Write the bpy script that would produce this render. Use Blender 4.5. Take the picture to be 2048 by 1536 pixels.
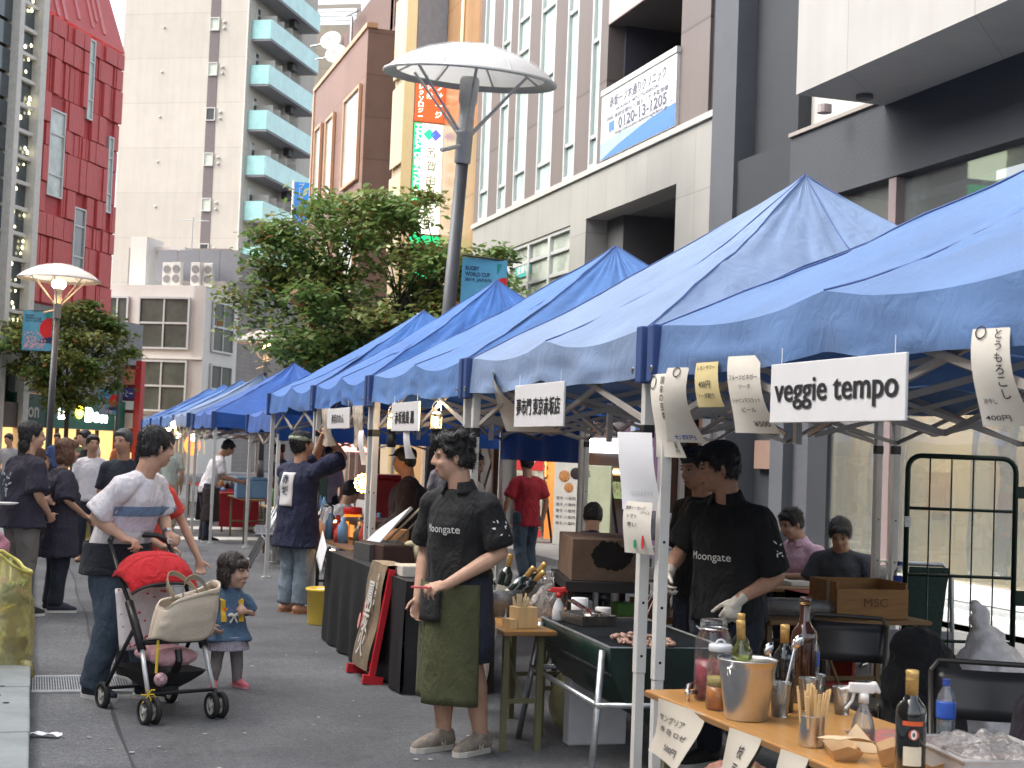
import bpy, math, random
from math import sin, cos, pi, radians
from mathutils import Vector, Matrix, noise, Quaternion
for _o in list(bpy.data.objects): bpy.data.objects.remove(_o)
SC = bpy.context.scene
COL = SC.collection
random.seed(7)
V = Vector
# ------------------------------------------------------------------ camera
YAW, PITCH, ROLL, CAMH, FOC = radians(17.6), radians(2.65), radians(2.2), 1.63, 3000.0
fw = V((sin(YAW)*cos(PITCH), cos(YAW)*cos(PITCH), sin(PITCH)))
rt = V((cos(YAW), -sin(YAW), 0)); up = rt.cross(fw)
rt2 = rt*cos(ROLL)+up*sin(ROLL); up2 = up*cos(ROLL)-rt*sin(ROLL)
cd = bpy.data.cameras.new('camera'); cam = bpy.data.objects.new('camera', cd); COL.objects.link(cam)
cam.matrix_world = Matrix(((rt2.x, up2.x, -fw.x, 0), (rt2.y, up2.y, -fw.y, 0), (rt2.z, up2.z, -fw.z, CAMH), (0, 0, 0, 1)))
cd.sensor_width = 36; cd.lens = FOC/2048*36; cd.clip_end = 2000; cd.clip_start = .05
cd.dof.use_dof = True; cd.dof.focus_distance = 8.5; cd.dof.aperture_fstop = 8.0
SC.camera = cam
# ------------------------------------------------------------------ sky and sun
SUN_EL, SUN_AZ = radians(48), radians(-75)      # azimuth measured from +Y towards +X
wd = bpy.data.worlds.new('World'); SC.world = wd; wd.use_nodes = True
_n = wd.node_tree.nodes; _l = wd.node_tree.links
sky = _n.new('ShaderNodeTexSky'); sky.sky_type = 'NISHITA'; sky.sun_disc = False
sky.sun_elevation = SUN_EL; sky.sun_rotation = SUN_AZ
sky.air_density = 1.0; sky.dust_density = 5.0; sky.ozone_density = .6
_bg = _n['Background']; _bg.inputs[1].default_value = .15
_hs = _n.new('ShaderNodeHueSaturation'); _hs.inputs['Saturation'].default_value = .38; _l.new(sky.outputs[0], _hs.inputs['Color']); _l.new(_hs.outputs[0], _bg.inputs[0])   # thin white cloud veil over the evening sky
sd = bpy.data.lights.new('sun', 'SUN'); sd.energy = .5; sd.angle = radians(60); sd.color = (1, .93, .84)
sun = bpy.data.objects.new('sun', sd); COL.objects.link(sun)
_sd = V((sin(SUN_AZ)*cos(SUN_EL), cos(SUN_AZ)*cos(SUN_EL), sin(SUN_EL)))
sun.rotation_euler = _sd.to_track_quat('Z', 'Y').to_euler(); sun.location = (0, 0, 40)
vs = SC.view_settings; vs.view_transform = 'Standard'; vs.look = 'None'; vs.gamma = 1; vs.exposure = 1.72
try: SC.cycles.use_denoising = True
except Exception: pass
SC.cycles.max_bounces = 7; SC.cycles.transparent_max_bounces = 16; SC.cycles.caustics_reflective = False; SC.cycles.caustics_refractive = False
SC.cycles.sample_clamp_indirect = 6

# ------------------------------------------------------------------ materials
def M(name, col, rough=.6, metal=0., var=.12, scale=6., bump=0., bscale=40., spec=.5, emit=0., trans=0., alpha=1., dirt=0., sheen=0., coat=0., sub=0., stretch=(1, 1, 1), col2=None, ior=1.45, ecol=None):
    m = bpy.data.materials.new(name); m.use_nodes = True
    nt = m.node_tree; n = nt.nodes; l = nt.links; p = n['Principled BSDF']
    p.inputs['Roughness'].default_value = rough; p.inputs['Metallic'].default_value = metal
    p.inputs['Specular IOR Level'].default_value = spec; p.inputs['IOR'].default_value = ior
    p.inputs['Transmission Weight'].default_value = trans; p.inputs['Alpha'].default_value = alpha
    p.inputs['Coat Weight'].default_value = coat; p.inputs['Sheen Weight'].default_value = sheen
    if sub: p.inputs['Subsurface Weight'].default_value = sub; p.inputs['Subsurface Radius'].default_value = (.02, .008, .005)
    c = tuple(col)+(1,)
    tc = n.new('ShaderNodeTexCoord'); mp = n.new('ShaderNodeMapping'); mp.inputs['Scale'].default_value = stretch
    l.new(tc.outputs['Object'], mp.inputs[0])
    if var or col2 or dirt:
        nz = n.new('ShaderNodeTexNoise'); nz.inputs['Scale'].default_value = scale; nz.inputs['Detail'].default_value = 6; nz.inputs['Roughness'].default_value = .65
        l.new(mp.outputs[0], nz.inputs[0])
        cr = n.new('ShaderNodeValToRGB'); cr.color_ramp.elements[0].position = .3; cr.color_ramp.elements[1].position = .7
        cr.color_ramp.elements[0].color = tuple(max(0, x*(1-var)) for x in col)+(1,)
        cr.color_ramp.elements[1].color = (tuple(col2) if col2 else tuple(min(1, x*(1+var)) for x in col))+(1,)
        l.new(nz.outputs[0], cr.inputs[0]); last = cr.outputs[0]
        if dirt:
            n2 = n.new('ShaderNodeTexNoise'); n2.inputs['Scale'].default_value = scale*.35; n2.inputs['Detail'].default_value = 8
            l.new(mp.outputs[0], n2.inputs[0])
            mr = n.new('ShaderNodeMapRange'); mr.inputs[1].default_value = .48; mr.inputs[2].default_value = .72; mr.inputs[4].default_value = dirt
            l.new(n2.outputs[0], mr.inputs[0])
            mx = n.new('ShaderNodeMixRGB'); mx.inputs[2].default_value = tuple(x*.45 for x in col)+(1,)
            l.new(mr.outputs[0], mx.inputs[0]); l.new(last, mx.inputs[1]); last = mx.outputs[0]
        l.new(last, p.inputs['Base Color'])
        rr = n.new('ShaderNodeMapRange'); rr.inputs[3].default_value = max(.02, rough-.08); rr.inputs[4].default_value = min(1, rough+.08)
        l.new(nz.outputs[0], rr.inputs[0]); l.new(rr.outputs[0], p.inputs['Roughness'])
    else: p.inputs['Base Color'].default_value = c
    if bump:
        nb = n.new('ShaderNodeTexNoise'); nb.inputs['Scale'].default_value = bscale; nb.inputs['Detail'].default_value = 5
        l.new(mp.outputs[0], nb.inputs[0]); bp = n.new('ShaderNodeBump'); bp.inputs['Strength'].default_value = bump; bp.inputs['Distance'].default_value = .02
        l.new(nb.outputs[0], bp.inputs['Height']); l.new(bp.outputs[0], p.inputs['Normal'])
    if emit:
        p.inputs['Emission Color'].default_value = (tuple(ecol)+(1,)) if ecol else c; p.inputs['Emission Strength'].default_value = emit
    return m

MT = {}
def mt(name, *a, **k):
    if name not in MT: MT[name] = M(name, *a, **k)
    return MT[name]
def flat(name, col, rough=.6, **k): return mt(name, col, rough, var=k.pop('var', 0.06), **k)
def glow(name, col, s): return mt(name, col, .5, emit=s, var=0)

BLK = flat('print_black', (.015, .014, .016), .7)
WHT = flat('print_white', (.78, .78, .76), .6)
STEEL = mt('steel', (.5, .51, .52), .28, 1., var=.15, scale=20, bump=.02)
CHROME = mt('chrome', (.7, .7, .71), .12, 1., var=.05, scale=15)
GALV = mt('galvanised_pipe', (.42, .44, .45), .42, .9, var=.2, scale=30, bump=.05)
POLEW = mt('white_pole', (.62, .61, .58), .38, 0, var=.06, scale=5, bump=.03, bscale=60, dirt=.25, spec=.5)
BPLAS = mt('black_plastic', (.018, .018, .02), .42, var=.2, scale=12)
WOOD = mt('table_wood', (.42, .21, .06), .38, var=.18, scale=5, stretch=(7, .6, 6), bump=.06, bscale=18, dirt=.25, coat=.2)
CRATE = mt('crate_wood', (.34, .17, .06), .65, var=.25, scale=6, stretch=(1, 5, 8), bump=.15, bscale=16, dirt=.3)
PALEWOOD = mt('pale_wood', (.68, .46, .22), .6, var=.15, scale=9, stretch=(3, 3, .4), bump=.05)
PAPER = mt('paper', (.72, .68, .6), .85, var=.05, scale=5, bump=.1, bscale=9)
PAPERW = mt('white_paper', (.78, .78, .8), .85, var=.03, scale=5, bump=.08, bscale=9)
KRAFT = mt('kraft_card', (.52, .34, .18), .75, var=.1, scale=14, bump=.05)
INK = flat('ink', (.04, .035, .04), .8)
INKRED = flat('ink_red', (.5, .03, .03), .8)
INKGRN = flat('ink_green', (.02, .28, .1), .8)
INKBLU = flat('ink_blue', (.03, .08, .4), .8)
def glassmat(name, col=(1, 1, 1), rough=.03, haze=.06, refl=.9, bump=0., bscale=30):
    """thin clear film or glass: tinted transparency, a fresnel reflection and a little haze"""
    if name in MT: return MT[name]
    m = bpy.data.materials.new(name); m.use_nodes = True; n = m.node_tree.nodes; l = m.node_tree.links; n.remove(n['Principled BSDF'])
    tr = n.new('ShaderNodeBsdfTransparent'); tr.inputs[0].default_value = tuple(col)+(1,); gl = n.new('ShaderNodeBsdfGlossy'); gl.inputs['Roughness'].default_value = rough; gl.inputs[0].default_value = (.9, .9, .9, 1)
    df = n.new('ShaderNodeBsdfDiffuse'); df.inputs[0].default_value = tuple(min(1, x*.9) for x in col)+(1,); lw = n.new('ShaderNodeLayerWeight'); lw.inputs[0].default_value = .35
    mr = n.new('ShaderNodeMapRange'); mr.inputs[3].default_value = .03; mr.inputs[4].default_value = refl; l.new(lw.outputs['Fresnel'], mr.inputs[0])
    a = n.new('ShaderNodeMixShader'); a.inputs[0].default_value = haze; l.new(tr.outputs[0], a.inputs[1]); l.new(df.outputs[0], a.inputs[2])
    b = n.new('ShaderNodeMixShader'); l.new(mr.outputs[0], b.inputs[0]); l.new(a.outputs[0], b.inputs[1]); l.new(gl.outputs[0], b.inputs[2]); l.new(b.outputs[0], n['Material Output'].inputs[0])
    if bump:
        tc = n.new('ShaderNodeTexCoord'); nz = n.new('ShaderNodeTexNoise'); nz.inputs['Scale'].default_value = bscale; nz.inputs['Detail'].default_value = 4; nz.inputs['Distortion'].default_value = 1.5; l.new(tc.outputs['Object'], nz.inputs[0])
        bp = n.new('ShaderNodeBump'); bp.inputs['Strength'].default_value = bump; bp.inputs['Distance'].default_value = .03; l.new(nz.outputs[0], bp.inputs['Height'])
        for q in (gl, df, lw): l.new(bp.outputs[0], q.inputs['Normal'])
    MT[name] = m; return m
CLEAR = glassmat('clear_plastic', (.9, .92, .92), .08, .1)
CGLASS = glassmat('clear_glass', (.93, .96, .96), .03, .03, .45)

# ------------------------------------------------------------------ mesh builder
class MB:
    def __init__(s): s.v = []; s.f = []
    def add(s, vs, fs):
        b = len(s.v); s.v += [tuple(x) for x in vs]; s.f += [tuple(i+b for i in q) for q in fs]; return s
    def bx(s, x0, x1, y0, y1, z0, z1, m=None):
        vs = [V((x, y, z)) for z in (z0, z1) for y in (y0, y1) for x in (x0, x1)]
        if m is not None: vs = [m @ q for q in vs]
        return s.add(vs, [(0, 2, 3, 1), (4, 5, 7, 6), (0, 1, 5, 4), (2, 6, 7, 3), (0, 4, 6, 2), (1, 3, 7, 5)])
    def box(s, c, d, rot=None):
        m = Matrix.Translation(c)
        if rot is not None: m = m @ (rot if isinstance(rot, Matrix) else Matrix.Rotation(rot, 4, 'Z'))
        return s.bx(-d[0]/2, d[0]/2, -d[1]/2, d[1]/2, -d[2]/2, d[2]/2, m)
    def cyl(s, a, b, r0, r1=None, n=10, cap=True):
        a, b = V(a), V(b); r1 = r0 if r1 is None else r1
        d = (b-a); q = d.to_track_quat('Z', 'Y') if d.length > 1e-9 else Quaternion()
        vs = []; 
        for c, r in ((a, r0), (b, r1)):
            for i in range(n): t = 2*pi*i/n; vs.append(c+q @ V((r*cos(t), r*sin(t), 0)))
        fs = [(i, (i+1) % n, n+(i+1) % n, n+i) for i in range(n)]
        if cap: fs += [tuple(range(n-1, -1, -1)), tuple(range(n, 2*n))]
        return s.add(vs, fs)
    def bar(s, a, b, w, h=None):
        a, b = V(a), V(b); h = w if h is None else h; d = b-a
        q = d.to_track_quat('Z', 'Y'); m = Matrix.Translation((a+b)/2) @ q.to_matrix().to_4x4()
        return s.bx(-w/2, w/2, -h/2, h/2, -d.length/2, d.length/2, m)
    def tube(s, pts, r, n=8, closed=False):
        pts = [V(p) for p in pts]; N = len(pts); vs = []; prev = None
        for i, p in enumerate(pts):
            if closed: d = pts[(i+1) % N]-pts[i-1]
            else: d = pts[min(i+1, N-1)]-pts[max(i-1, 0)]
            d.normalize()
            if prev is None:
                a = V((0, 0, 1)) if abs(d.z) < .9 else V((1, 0, 0)); u = d.cross(a).normalized()
            else: u = (prev-d*prev.dot(d)).normalized()
            prev = u; w = d.cross(u); rr = r[i] if isinstance(r, (list, tuple)) else r
            vs += [p+(u*cos(2*pi*k/n)+w*sin(2*pi*k/n))*rr for k in range(n)]
        fs = []
        for i in range(N if closed else N-1):
            j = (i+1) % N
            fs += [(i*n+k, i*n+(k+1) % n, j*n+(k+1) % n, j*n+k) for k in range(n)]
        if not closed: fs += [tuple(range(n-1, -1, -1)), tuple((N-1)*n+k for k in range(n))]
        return s.add(vs, fs)
    def lathe(s, prof, c=(0, 0, 0), n=20, m=None, closed=False):
        vs = []; 
        for r, z in prof:
            for k in range(n):
                t = 2*pi*k/n; q = V((r*cos(t), r*sin(t), z)); vs.append((m @ q if m is not None else q)+V(c))
        fs = []
        for i in range(len(prof)-1): fs += [(i*n+k, i*n+(k+1) % n, (i+1)*n+(k+1) % n, (i+1)*n+k) for k in range(n)]
        if prof[0][0] > 1e-6: fs.append(tuple(range(n-1, -1, -1)))
        if prof[-1][0] > 1e-6 and not closed: fs.append(tuple((len(prof)-1)*n+k for k in range(n)))
        return s.add(vs, fs)
    def ell(s, c, r, n=12, m=None):
        r = (r, r, r) if isinstance(r, (int, float)) else r; vs = []; k = max(4, n//2); fs = []
        R = m.to_3x3() if m is not None else None
        for i in range(k+1):
            a = pi*i/k
            for j in range(n):
                b = 2*pi*j/n; q = V((r[0]*sin(a)*cos(b), r[1]*sin(a)*sin(b), r[2]*cos(a)))
                vs.append(V(c)+(R @ q if R is not None else q))
        for i in range(k):
            for j in range(n): fs.append((i*n+j, (i+1)*n+j, (i+1)*n+(j+1) % n, i*n+(j+1) % n))
        return s.add(vs, fs)
    def caps(s, a, ra, b, rb, n=10):
        s.ell(a, ra, n); s.ell(b, rb, n); return s.cyl(a, b, ra, rb, n)
    def chain(s, pts, rs, n=10):
        for i in range(len(pts)-1): s.caps(pts[i], rs[i], pts[i+1], rs[i+1], n)
        return s
    def grid(s, fn, nu, nv):
        vs = [V(fn(i/nu, j/nv)) for j in range(nv+1) for i in range(nu+1)]; w = nu+1
        return s.add(vs, [(j*w+i, j*w+i+1, (j+1)*w+i+1, (j+1)*w+i) for j in range(nv) for i in range(nu)])
    def prism(s, pts, z0, z1, m=None):
        n = len(pts); vs = [V((x, y, z0)) for x, y in pts]+[V((x, y, z1)) for x, y in pts]
        if m is not None: vs = [m @ q for q in vs]
        return s.add(vs, [(i, (i+1) % n, n+(i+1) % n, n+i) for i in range(n)]+[tuple(range(n-1, -1, -1)), tuple(range(n, 2*n))])
    def poly(s, pts): return s.add(pts, [tuple(range(len(pts)))])
    def obj(s, name, mat, parent=None, smooth=False, bevel=0., loc=None, rot=None, solid=0., kind=None):
        me = bpy.data.meshes.new(name); me.from_pydata(s.v, [], s.f); me.update()
        return finish(name, me, mat, parent, smooth, bevel, loc, rot, solid, kind)

def finish(name, me, mat, parent=None, smooth=False, bevel=0., loc=None, rot=None, solid=0., kind=None):
    if mat is not None: me.materials.append(mat)
    if smooth: me.polygons.foreach_set('use_smooth', [True]*len(me.polygons))
    o = bpy.data.objects.new(name, me); COL.objects.link(o)
    if parent is not None: o.parent = parent
    if loc is not None: o.location = loc
    if rot is not None: o.rotation_euler = rot if not isinstance(rot, (int, float)) else (0, 0, rot)
    if bevel:
        b = o.modifiers.new('bevel', 'BEVEL'); b.width = bevel; b.segments = 2; b.limit_method = 'ANGLE'
    if solid:
        b = o.modifiers.new('solid', 'SOLIDIFY'); b.thickness = solid; b.offset = 0
    if kind: o['kind'] = kind
    return o
def tag(o, label, cat, group=None):
    o['label'] = label; o['category'] = cat
    if group: o['group'] = group
    return o
def thing(name, label, cat, loc=(0, 0, 0), rz=0, group=None, rot=None):
    o = bpy.data.objects.new(name, None); COL.objects.link(o); o.empty_display_size = .1
    o.location = loc; o.rotation_euler = rot if rot is not None else (0, 0, rz)
    return tag(o, label, cat, group)
def struct(o): o['kind'] = 'structure'; return o
def dup(root, loc=None, rz=None, label=None, group=None):
    def cp(o, par):
        c = o.copy(); COL.objects.link(c)
        if par is not None: c.parent = par
        for ch in o.children: cp(ch, c)
        return c
    r = cp(root, None)
    if loc is not None: r.location = loc
    if rz is not None: r.rotation_euler = (0, 0, rz)
    if label: r['label'] = label
    if group: r['group'] = group
    return r
_tc = bpy.data.curves.new('lettering_source', 'FONT'); _to = bpy.data.objects.new('lettering_source', _tc)
_tcache = {}
_TS = bpy.data.scenes.new('workbench'); _TV = _TS.view_layers[0]
def evalmesh(o):
    _TS.collection.objects.link(o); _TV.update(); me = bpy.data.meshes.new_from_object(o.evaluated_get(_TV.depsgraph)); _TS.collection.objects.unlink(o); return me
def textmesh(body, bold=0., ext=0.):
    k = (body, bold, ext)
    if k not in _tcache:
        _tc.body = body; _tc.offset = bold; _tc.extrude = ext; _tc.resolution_u = 3; _tc.align_x = 'CENTER'; _tc.align_y = 'CENTER'
        me = evalmesh(_to)
        vs = [tuple(v.co) for v in me.vertices]; fs = [tuple(p.vertices) for p in me.polygons]
        _tcache[k] = (vs, fs); bpy.data.meshes.remove(me)
    return _tcache[k]
def text(body, mat, parent, o, ux, uy, w=None, h=None, bold=.01, name='lettering', lift=.002, ext=0., warp=None):
    """flat print centred at o; ux, uy = unit vectors of reading and up direction; w,h = size in metres"""
    vs, fs = textmesh(body, bold, ext)
    if not vs: return None
    xs = [v[0] for v in vs]; ys = [v[1] for v in vs]; cx, cy = (max(xs)+min(xs))/2, (max(ys)+min(ys))/2
    W, H = max(1e-6, max(xs)-min(xs)), max(1e-6, max(ys)-min(ys))
    sx = (w/W) if w else (h/H); sy = (h/H) if h else sx
    ux, uy = V(ux), V(uy); nz = ux.cross(uy).normalized(); o = V(o)
    P = []
    for x, y, z in vs:
        p = o+ux*((x-cx)*sx)+uy*((y-cy)*sy)+nz*(lift+z*sx)
        P.append(warp(p) if warp else p)
    return MB().add(P, fs).obj(name, mat, parent)
def vtext(body, mat, parent, o, ux, uy, size, pitch=None, **k):
    """vertical Japanese lettering, top to bottom, starting at o"""
    mb = MB(); pitch = pitch or size*1.15; ux, uy = V(ux), V(uy); nz = ux.cross(uy).normalized()
    for i, ch in enumerate(body):
        if ch == ' ': continue
        vs, fs = textmesh(ch, k.get('bold', .012), 0.)
        if not vs: continue
        xs = [v[0] for v in vs]; ys = [v[1] for v in vs]; cx, cy = (max(xs)+min(xs))/2, (max(ys)+min(ys))/2
        S = size/max(.5, max(max(xs)-min(xs), max(ys)-min(ys)))
        c = V(o)-uy*(i*pitch+pitch/2)
        mb.add([c+ux*((x-cx)*S)+uy*((y-cy)*S)+nz*.002 for x, y, z in vs], fs)
    return mb.obj(k.get('name', 'lettering'), mat, parent)
def remesh(mb, vox, it=4, fac=.6, fold=0., fs=(9, 9, 4), seed=0, fine=0.):
    me = bpy.data.meshes.new('tmp'); me.from_pydata(mb.v, [], mb.f); me.update()
    o = bpy.data.objects.new('tmp', me)
    r = o.modifiers.new('r', 'REMESH'); r.mode = 'VOXEL'; r.voxel_size = vox
    if it: s = o.modifiers.new('s', 'SMOOTH'); s.factor = fac; s.iterations = it
    out = evalmesh(o)
    bpy.data.objects.remove(o); bpy.data.meshes.remove(me)
    out.materials.clear()
    if fold or fine:
        N = [v.normal.copy() for v in out.vertices]; off = V((seed*3.7, seed*1.3, seed*2.1))
        for v, nn in zip(out.vertices, N):
            c = v.co; d = 0
            if fold:
                q = V((c.x*fs[0], c.y*fs[1], c.z*fs[2]))+off
                d += fold*(1-2*abs(noise.noise(q)))+fold*.5*noise.noise(q*2.3)
            if fine: d += fine*noise.noise(c*38+off)
            v.co = c+nn*d
    return out
def rings(c, r, n=12): return [(c[0]+r*cos(2*pi*i/n), c[1]+r*sin(2*pi*i/n)) for i in range(n)]
def RX(a): return Matrix.Rotation(a, 4, 'X')
def RY(a): return Matrix.Rotation(a, 4, 'Y')
def RZ(a): return Matrix.Rotation(a, 4, 'Z')
def T(*a): return Matrix.Translation(V(a))
D = radians
XA, YA, ZA = V((1, 0, 0)), V((0, 1, 0)), V((0, 0, 1))
# ================================================================== ground
def asphalt(name, c, sc=1.):
    m = bpy.data.materials.new(name); m.use_nodes = True; nt = m.node_tree; n = nt.nodes; l = nt.links; p = n['Principled BSDF']
    tc = n.new('ShaderNodeTexCoord')
    def nz(s, d=6, r=.6):
        q = n.new('ShaderNodeTexNoise'); q.inputs['Scale'].default_value = s; q.inputs['Detail'].default_value = d; q.inputs['Roughness'].default_value = r
        l.new(tc.outputs['Object'], q.inputs[0]); return q
    a, b, d = nz(.8, 8, .6), nz(90, 3, .7), nz(3.5, 8, .7)
    vo = n.new('ShaderNodeTexVoronoi'); vo.inputs['Scale'].default_value = 120; l.new(tc.outputs['Object'], vo.inputs[0])
    cr = n.new('ShaderNodeValToRGB'); e = cr.color_ramp.elements; e[0].position = .35; e[1].position = .68
    e[0].color = tuple(x*.55 for x in c)+(1,); e[1].color = tuple(x*1.5 for x in c)+(1,)
    mx = n.new('ShaderNodeMixRGB'); mx.blend_type = 'MULTIPLY'; mx.inputs[0].default_value = .75
    l.new(b.outputs[0], cr.inputs[0]); l.new(cr.outputs[0], mx.inputs[1])
    c2 = n.new('ShaderNodeValToRGB'); g = c2.color_ramp.elements; g[0].position = .38; g[1].position = .66; g[0].color = (.5, .5, .52, 1); g[1].color = (1.15, 1.15, 1.14, 1)
    l.new(a.outputs[0], c2.inputs[0]); l.new(c2.outputs[0], mx.inputs[2])
    sp = n.new('ShaderNodeMapRange'); sp.inputs[1].default_value = .0; sp.inputs[2].default_value = .22; sp.inputs[3].default_value = 1; sp.inputs[4].default_value = 0
    l.new(vo.outputs['Distance'], sp.inputs[0])
    gt = n.new('ShaderNodeMath'); gt.operation = 'GREATER_THAN'; gt.inputs[1].default_value = .63; l.new(d.outputs[0], gt.inputs[0])
    mu = n.new('ShaderNodeMath'); mu.operation = 'MULTIPLY'; l.new(sp.outputs[0], mu.inputs[0]); mu.inputs[1].default_value = .35
    m2 = n.new('ShaderNodeMixRGB'); m2.inputs[2].default_value = (.3, .3, .3, 1); l.new(mu.outputs[0], m2.inputs[0]); l.new(mx.outputs[0], m2.inputs[1])
    # worn stains and gum spots
    v2 = n.new('ShaderNodeTexVoronoi'); v2.inputs['Scale'].default_value = 2.1; l.new(tc.outputs['Object'], v2.inputs[0])
    s2 = n.new('ShaderNodeMapRange'); s2.inputs[1].default_value = .045; s2.inputs[2].default_value = .06; s2.inputs[3].default_value = .45; s2.inputs[4].default_value = 0; l.new(v2.outputs['Distance'], s2.inputs[0])
    m3 = n.new('ShaderNodeMixRGB'); m3.inputs[2].default_value = (.2, .2, .19, 1); l.new(s2.outputs[0], m3.inputs[0]); l.new(m2.outputs[0], m3.inputs[1])
    l.new(m3.outputs[0], p.inputs['Base Color']); p.inputs['Roughness'].default_value = .82
    md = nz(24, 4, .75); cm = n.new('ShaderNodeValToRGB'); k = cm.color_ramp.elements; k[0].position = .32; k[1].position = .7; k[0].color = (.62, .62, .63, 1); k[1].color = (1.3, 1.3, 1.29, 1); l.new(md.outputs[0], cm.inputs[0])
    m5 = n.new('ShaderNodeMixRGB'); m5.blend_type = 'MULTIPLY'; m5.inputs[0].default_value = .8; l.new(m3.outputs[0], m5.inputs[1]); l.new(cm.outputs[0], m5.inputs[2])
    sn = nz(1.7, 9, .72); cs = n.new('ShaderNodeValToRGB'); k = cs.color_ramp.elements; k[0].position = .30; k[1].position = .47; k[0].color = (.5, .5, .5, 1); k[1].color = (1, 1, 1, 1); l.new(sn.outputs[0], cs.inputs[0])
    m6 = n.new('ShaderNodeMixRGB'); m6.blend_type = 'MULTIPLY'; m6.inputs[0].default_value = .7; l.new(m5.outputs[0], m6.inputs[1]); l.new(cs.outputs[0], m6.inputs[2]); l.new(m6.outputs[0], p.inputs['Base Color'])
    bp = n.new('ShaderNodeBump'); bp.inputs['Strength'].default_value = .7; bp.inputs['Distance'].default_value = .008; l.new(b.outputs[0], bp.inputs['Height']); l.new(bp.outputs[0], p.inputs['Normal'])
    return m
ASPH = asphalt('road_asphalt', (.125, .13, .138)); ASPH3 = asphalt('patch_asphalt', (.085, .088, .095)); ASPH2 = asphalt('gutter_asphalt', (.15, .155, .162))
struct(MB().grid(lambda u, v: (-150+u*300, -40+v*340, 0), 2, 2).obj('ground', ASPH))
struct(MB().grid(lambda u, v: (.56-.14*v+(-.52+.14*v)*(1-u)+.012*sin(v*90), 3+v*50, .004), 1, 60).obj('road_edge_strip', ASPH2))
_sm = mt('seam_tar', (.04, .04, .042), .7, var=.3, scale=9)
struct(MB().grid(lambda u, v: (.56-.14*v+.012*sin(v*90)+(u-.5)*(.018+.008*sin(v*170)), 3+v*50, .008), 1, 120).obj('road_seam', _sm))
LINEW = mt('road_paint', (.6, .6, .58), .7, var=.15, scale=12, dirt=.4)
for i, (y0, y1) in enumerate(((25.2, 26.0), (28.2, 29.1), (31.3, 32.2))):
    struct(MB().grid(lambda u, v: (1.9+u*3.4, y0+v*(y1-y0)+u*.5, .006), 8, 1).obj('crossing_stripe', LINEW))
KERB = mt('kerb_concrete', (.30, .33, .33), .8, var=.14, scale=5, bump=.2, bscale=70, dirt=.3)
kb = MB(); kb.bx(-60, -.31, -2, 58, 0, .11); pv = struct(kb.obj('pavement', KERB))
_kb = None
for i in range(64):
    y = 3.05+.72*i
    if y > 46: break
    if _kb is None:
        _kb = MB().bx(-.30, .06, .004, .713, .0, .122).obj('kerb_stone', KERB, pv, bevel=.012); _kb.location = (0, y, 0); _k0 = _kb
    else:
        c = _k0.copy(); COL.objects.link(c); c.location = (random.uniform(-.003, .003), y, random.uniform(-.003, .003))
_b = MB()
for (y, x) in ((9.2, -.12), (8.95, -.07), (9.55, -.1)): _b.cyl((x, y, .1225), (x, y, .1245), .018, n=10)
_b.obj('kerb_hole', BLK, pv)
rp_ = random.Random(12)
for i in range(7):
    x, y = rp_.uniform(.8, 2.2), rp_.uniform(8, 30); w, h = rp_.uniform(.25, .7), rp_.uniform(.3, 1.4)
    struct(MB().add([(x+rp_.uniform(-.03, .03), y, .0042+.0002*i), (x+w, y+rp_.uniform(-.05, .05), .0042+.0002*i), (x+w+rp_.uniform(-.05, .05), y+h, .0042+.0002*i), (x-rp_.uniform(0, .05), y+h, .0042+.0002*i)], [(0, 1, 2, 3)]).obj('road_patch', ASPH2 if i % 2 else ASPH3))
lt = MB(); rl = random.Random(31)
for i in range(170):
    x, y = rl.uniform(.1, 2.6), 7+26*rl.random()**1.6; r = rl.uniform(.004, .014); a = rl.uniform(0, 6); lt.add([(x+r*cos(a+k*1.3)*rl.uniform(.6, 1.6), y+r*sin(a+k*1.3)*rl.uniform(.6, 1.6), .0095) for k in range(5)], [(0, 1, 2, 3, 4)])
lt = lt.obj('litter_specks', mt('litter_speck', (.42, .42, .4), .8, var=.4, scale=3), kind='stuff'); tag(lt, 'tiny pale litter specks and gum spots on the road', 'litter')
# right hand pavement in front of the shops
RP = mt('pavement_tiles', (.2, .2, .2), .75, var=.15, scale=4, bump=.2, bscale=50, dirt=.3)
struct(MB().bx(7.4, 9.3, 6, 60, 0, .1).obj('pavement_shopside', RP))
# drain grate
dg = thing('drain_grate', 'galvanised drain grate let into the road at the kerb', 'drain grate', (.07, 9.97, .0))
b = MB(); b.bx(0, .62, 0, .08, .004, .016); b.bx(0, .62, .62, .70, .004, .016); b.obj('frame', GALV, dg)
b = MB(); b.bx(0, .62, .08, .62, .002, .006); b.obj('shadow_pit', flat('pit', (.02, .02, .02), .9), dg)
b = MB()
for i in range(38): b.bx(.004+i*.0163, .012+i*.0163, .08, .62, .007, .015)
for j in range(9): b.bx(0, .62, .1+j*.06, .108+j*.06, .0105, .0145)
o = b.obj('bars', GALV, dg); o['kind'] = 'stuff'
b = MB(); b.grid(lambda u, v: (.03+u*.2, 8.5+v*.06+.02*sin(u*5), .012+.02*abs(sin(u*7+v*2))), 8, 3)
tag(b.obj('paper_scrap', PAPERW, solid=.001), 'crumpled white paper scrap lying by the kerb', 'litter')

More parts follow.
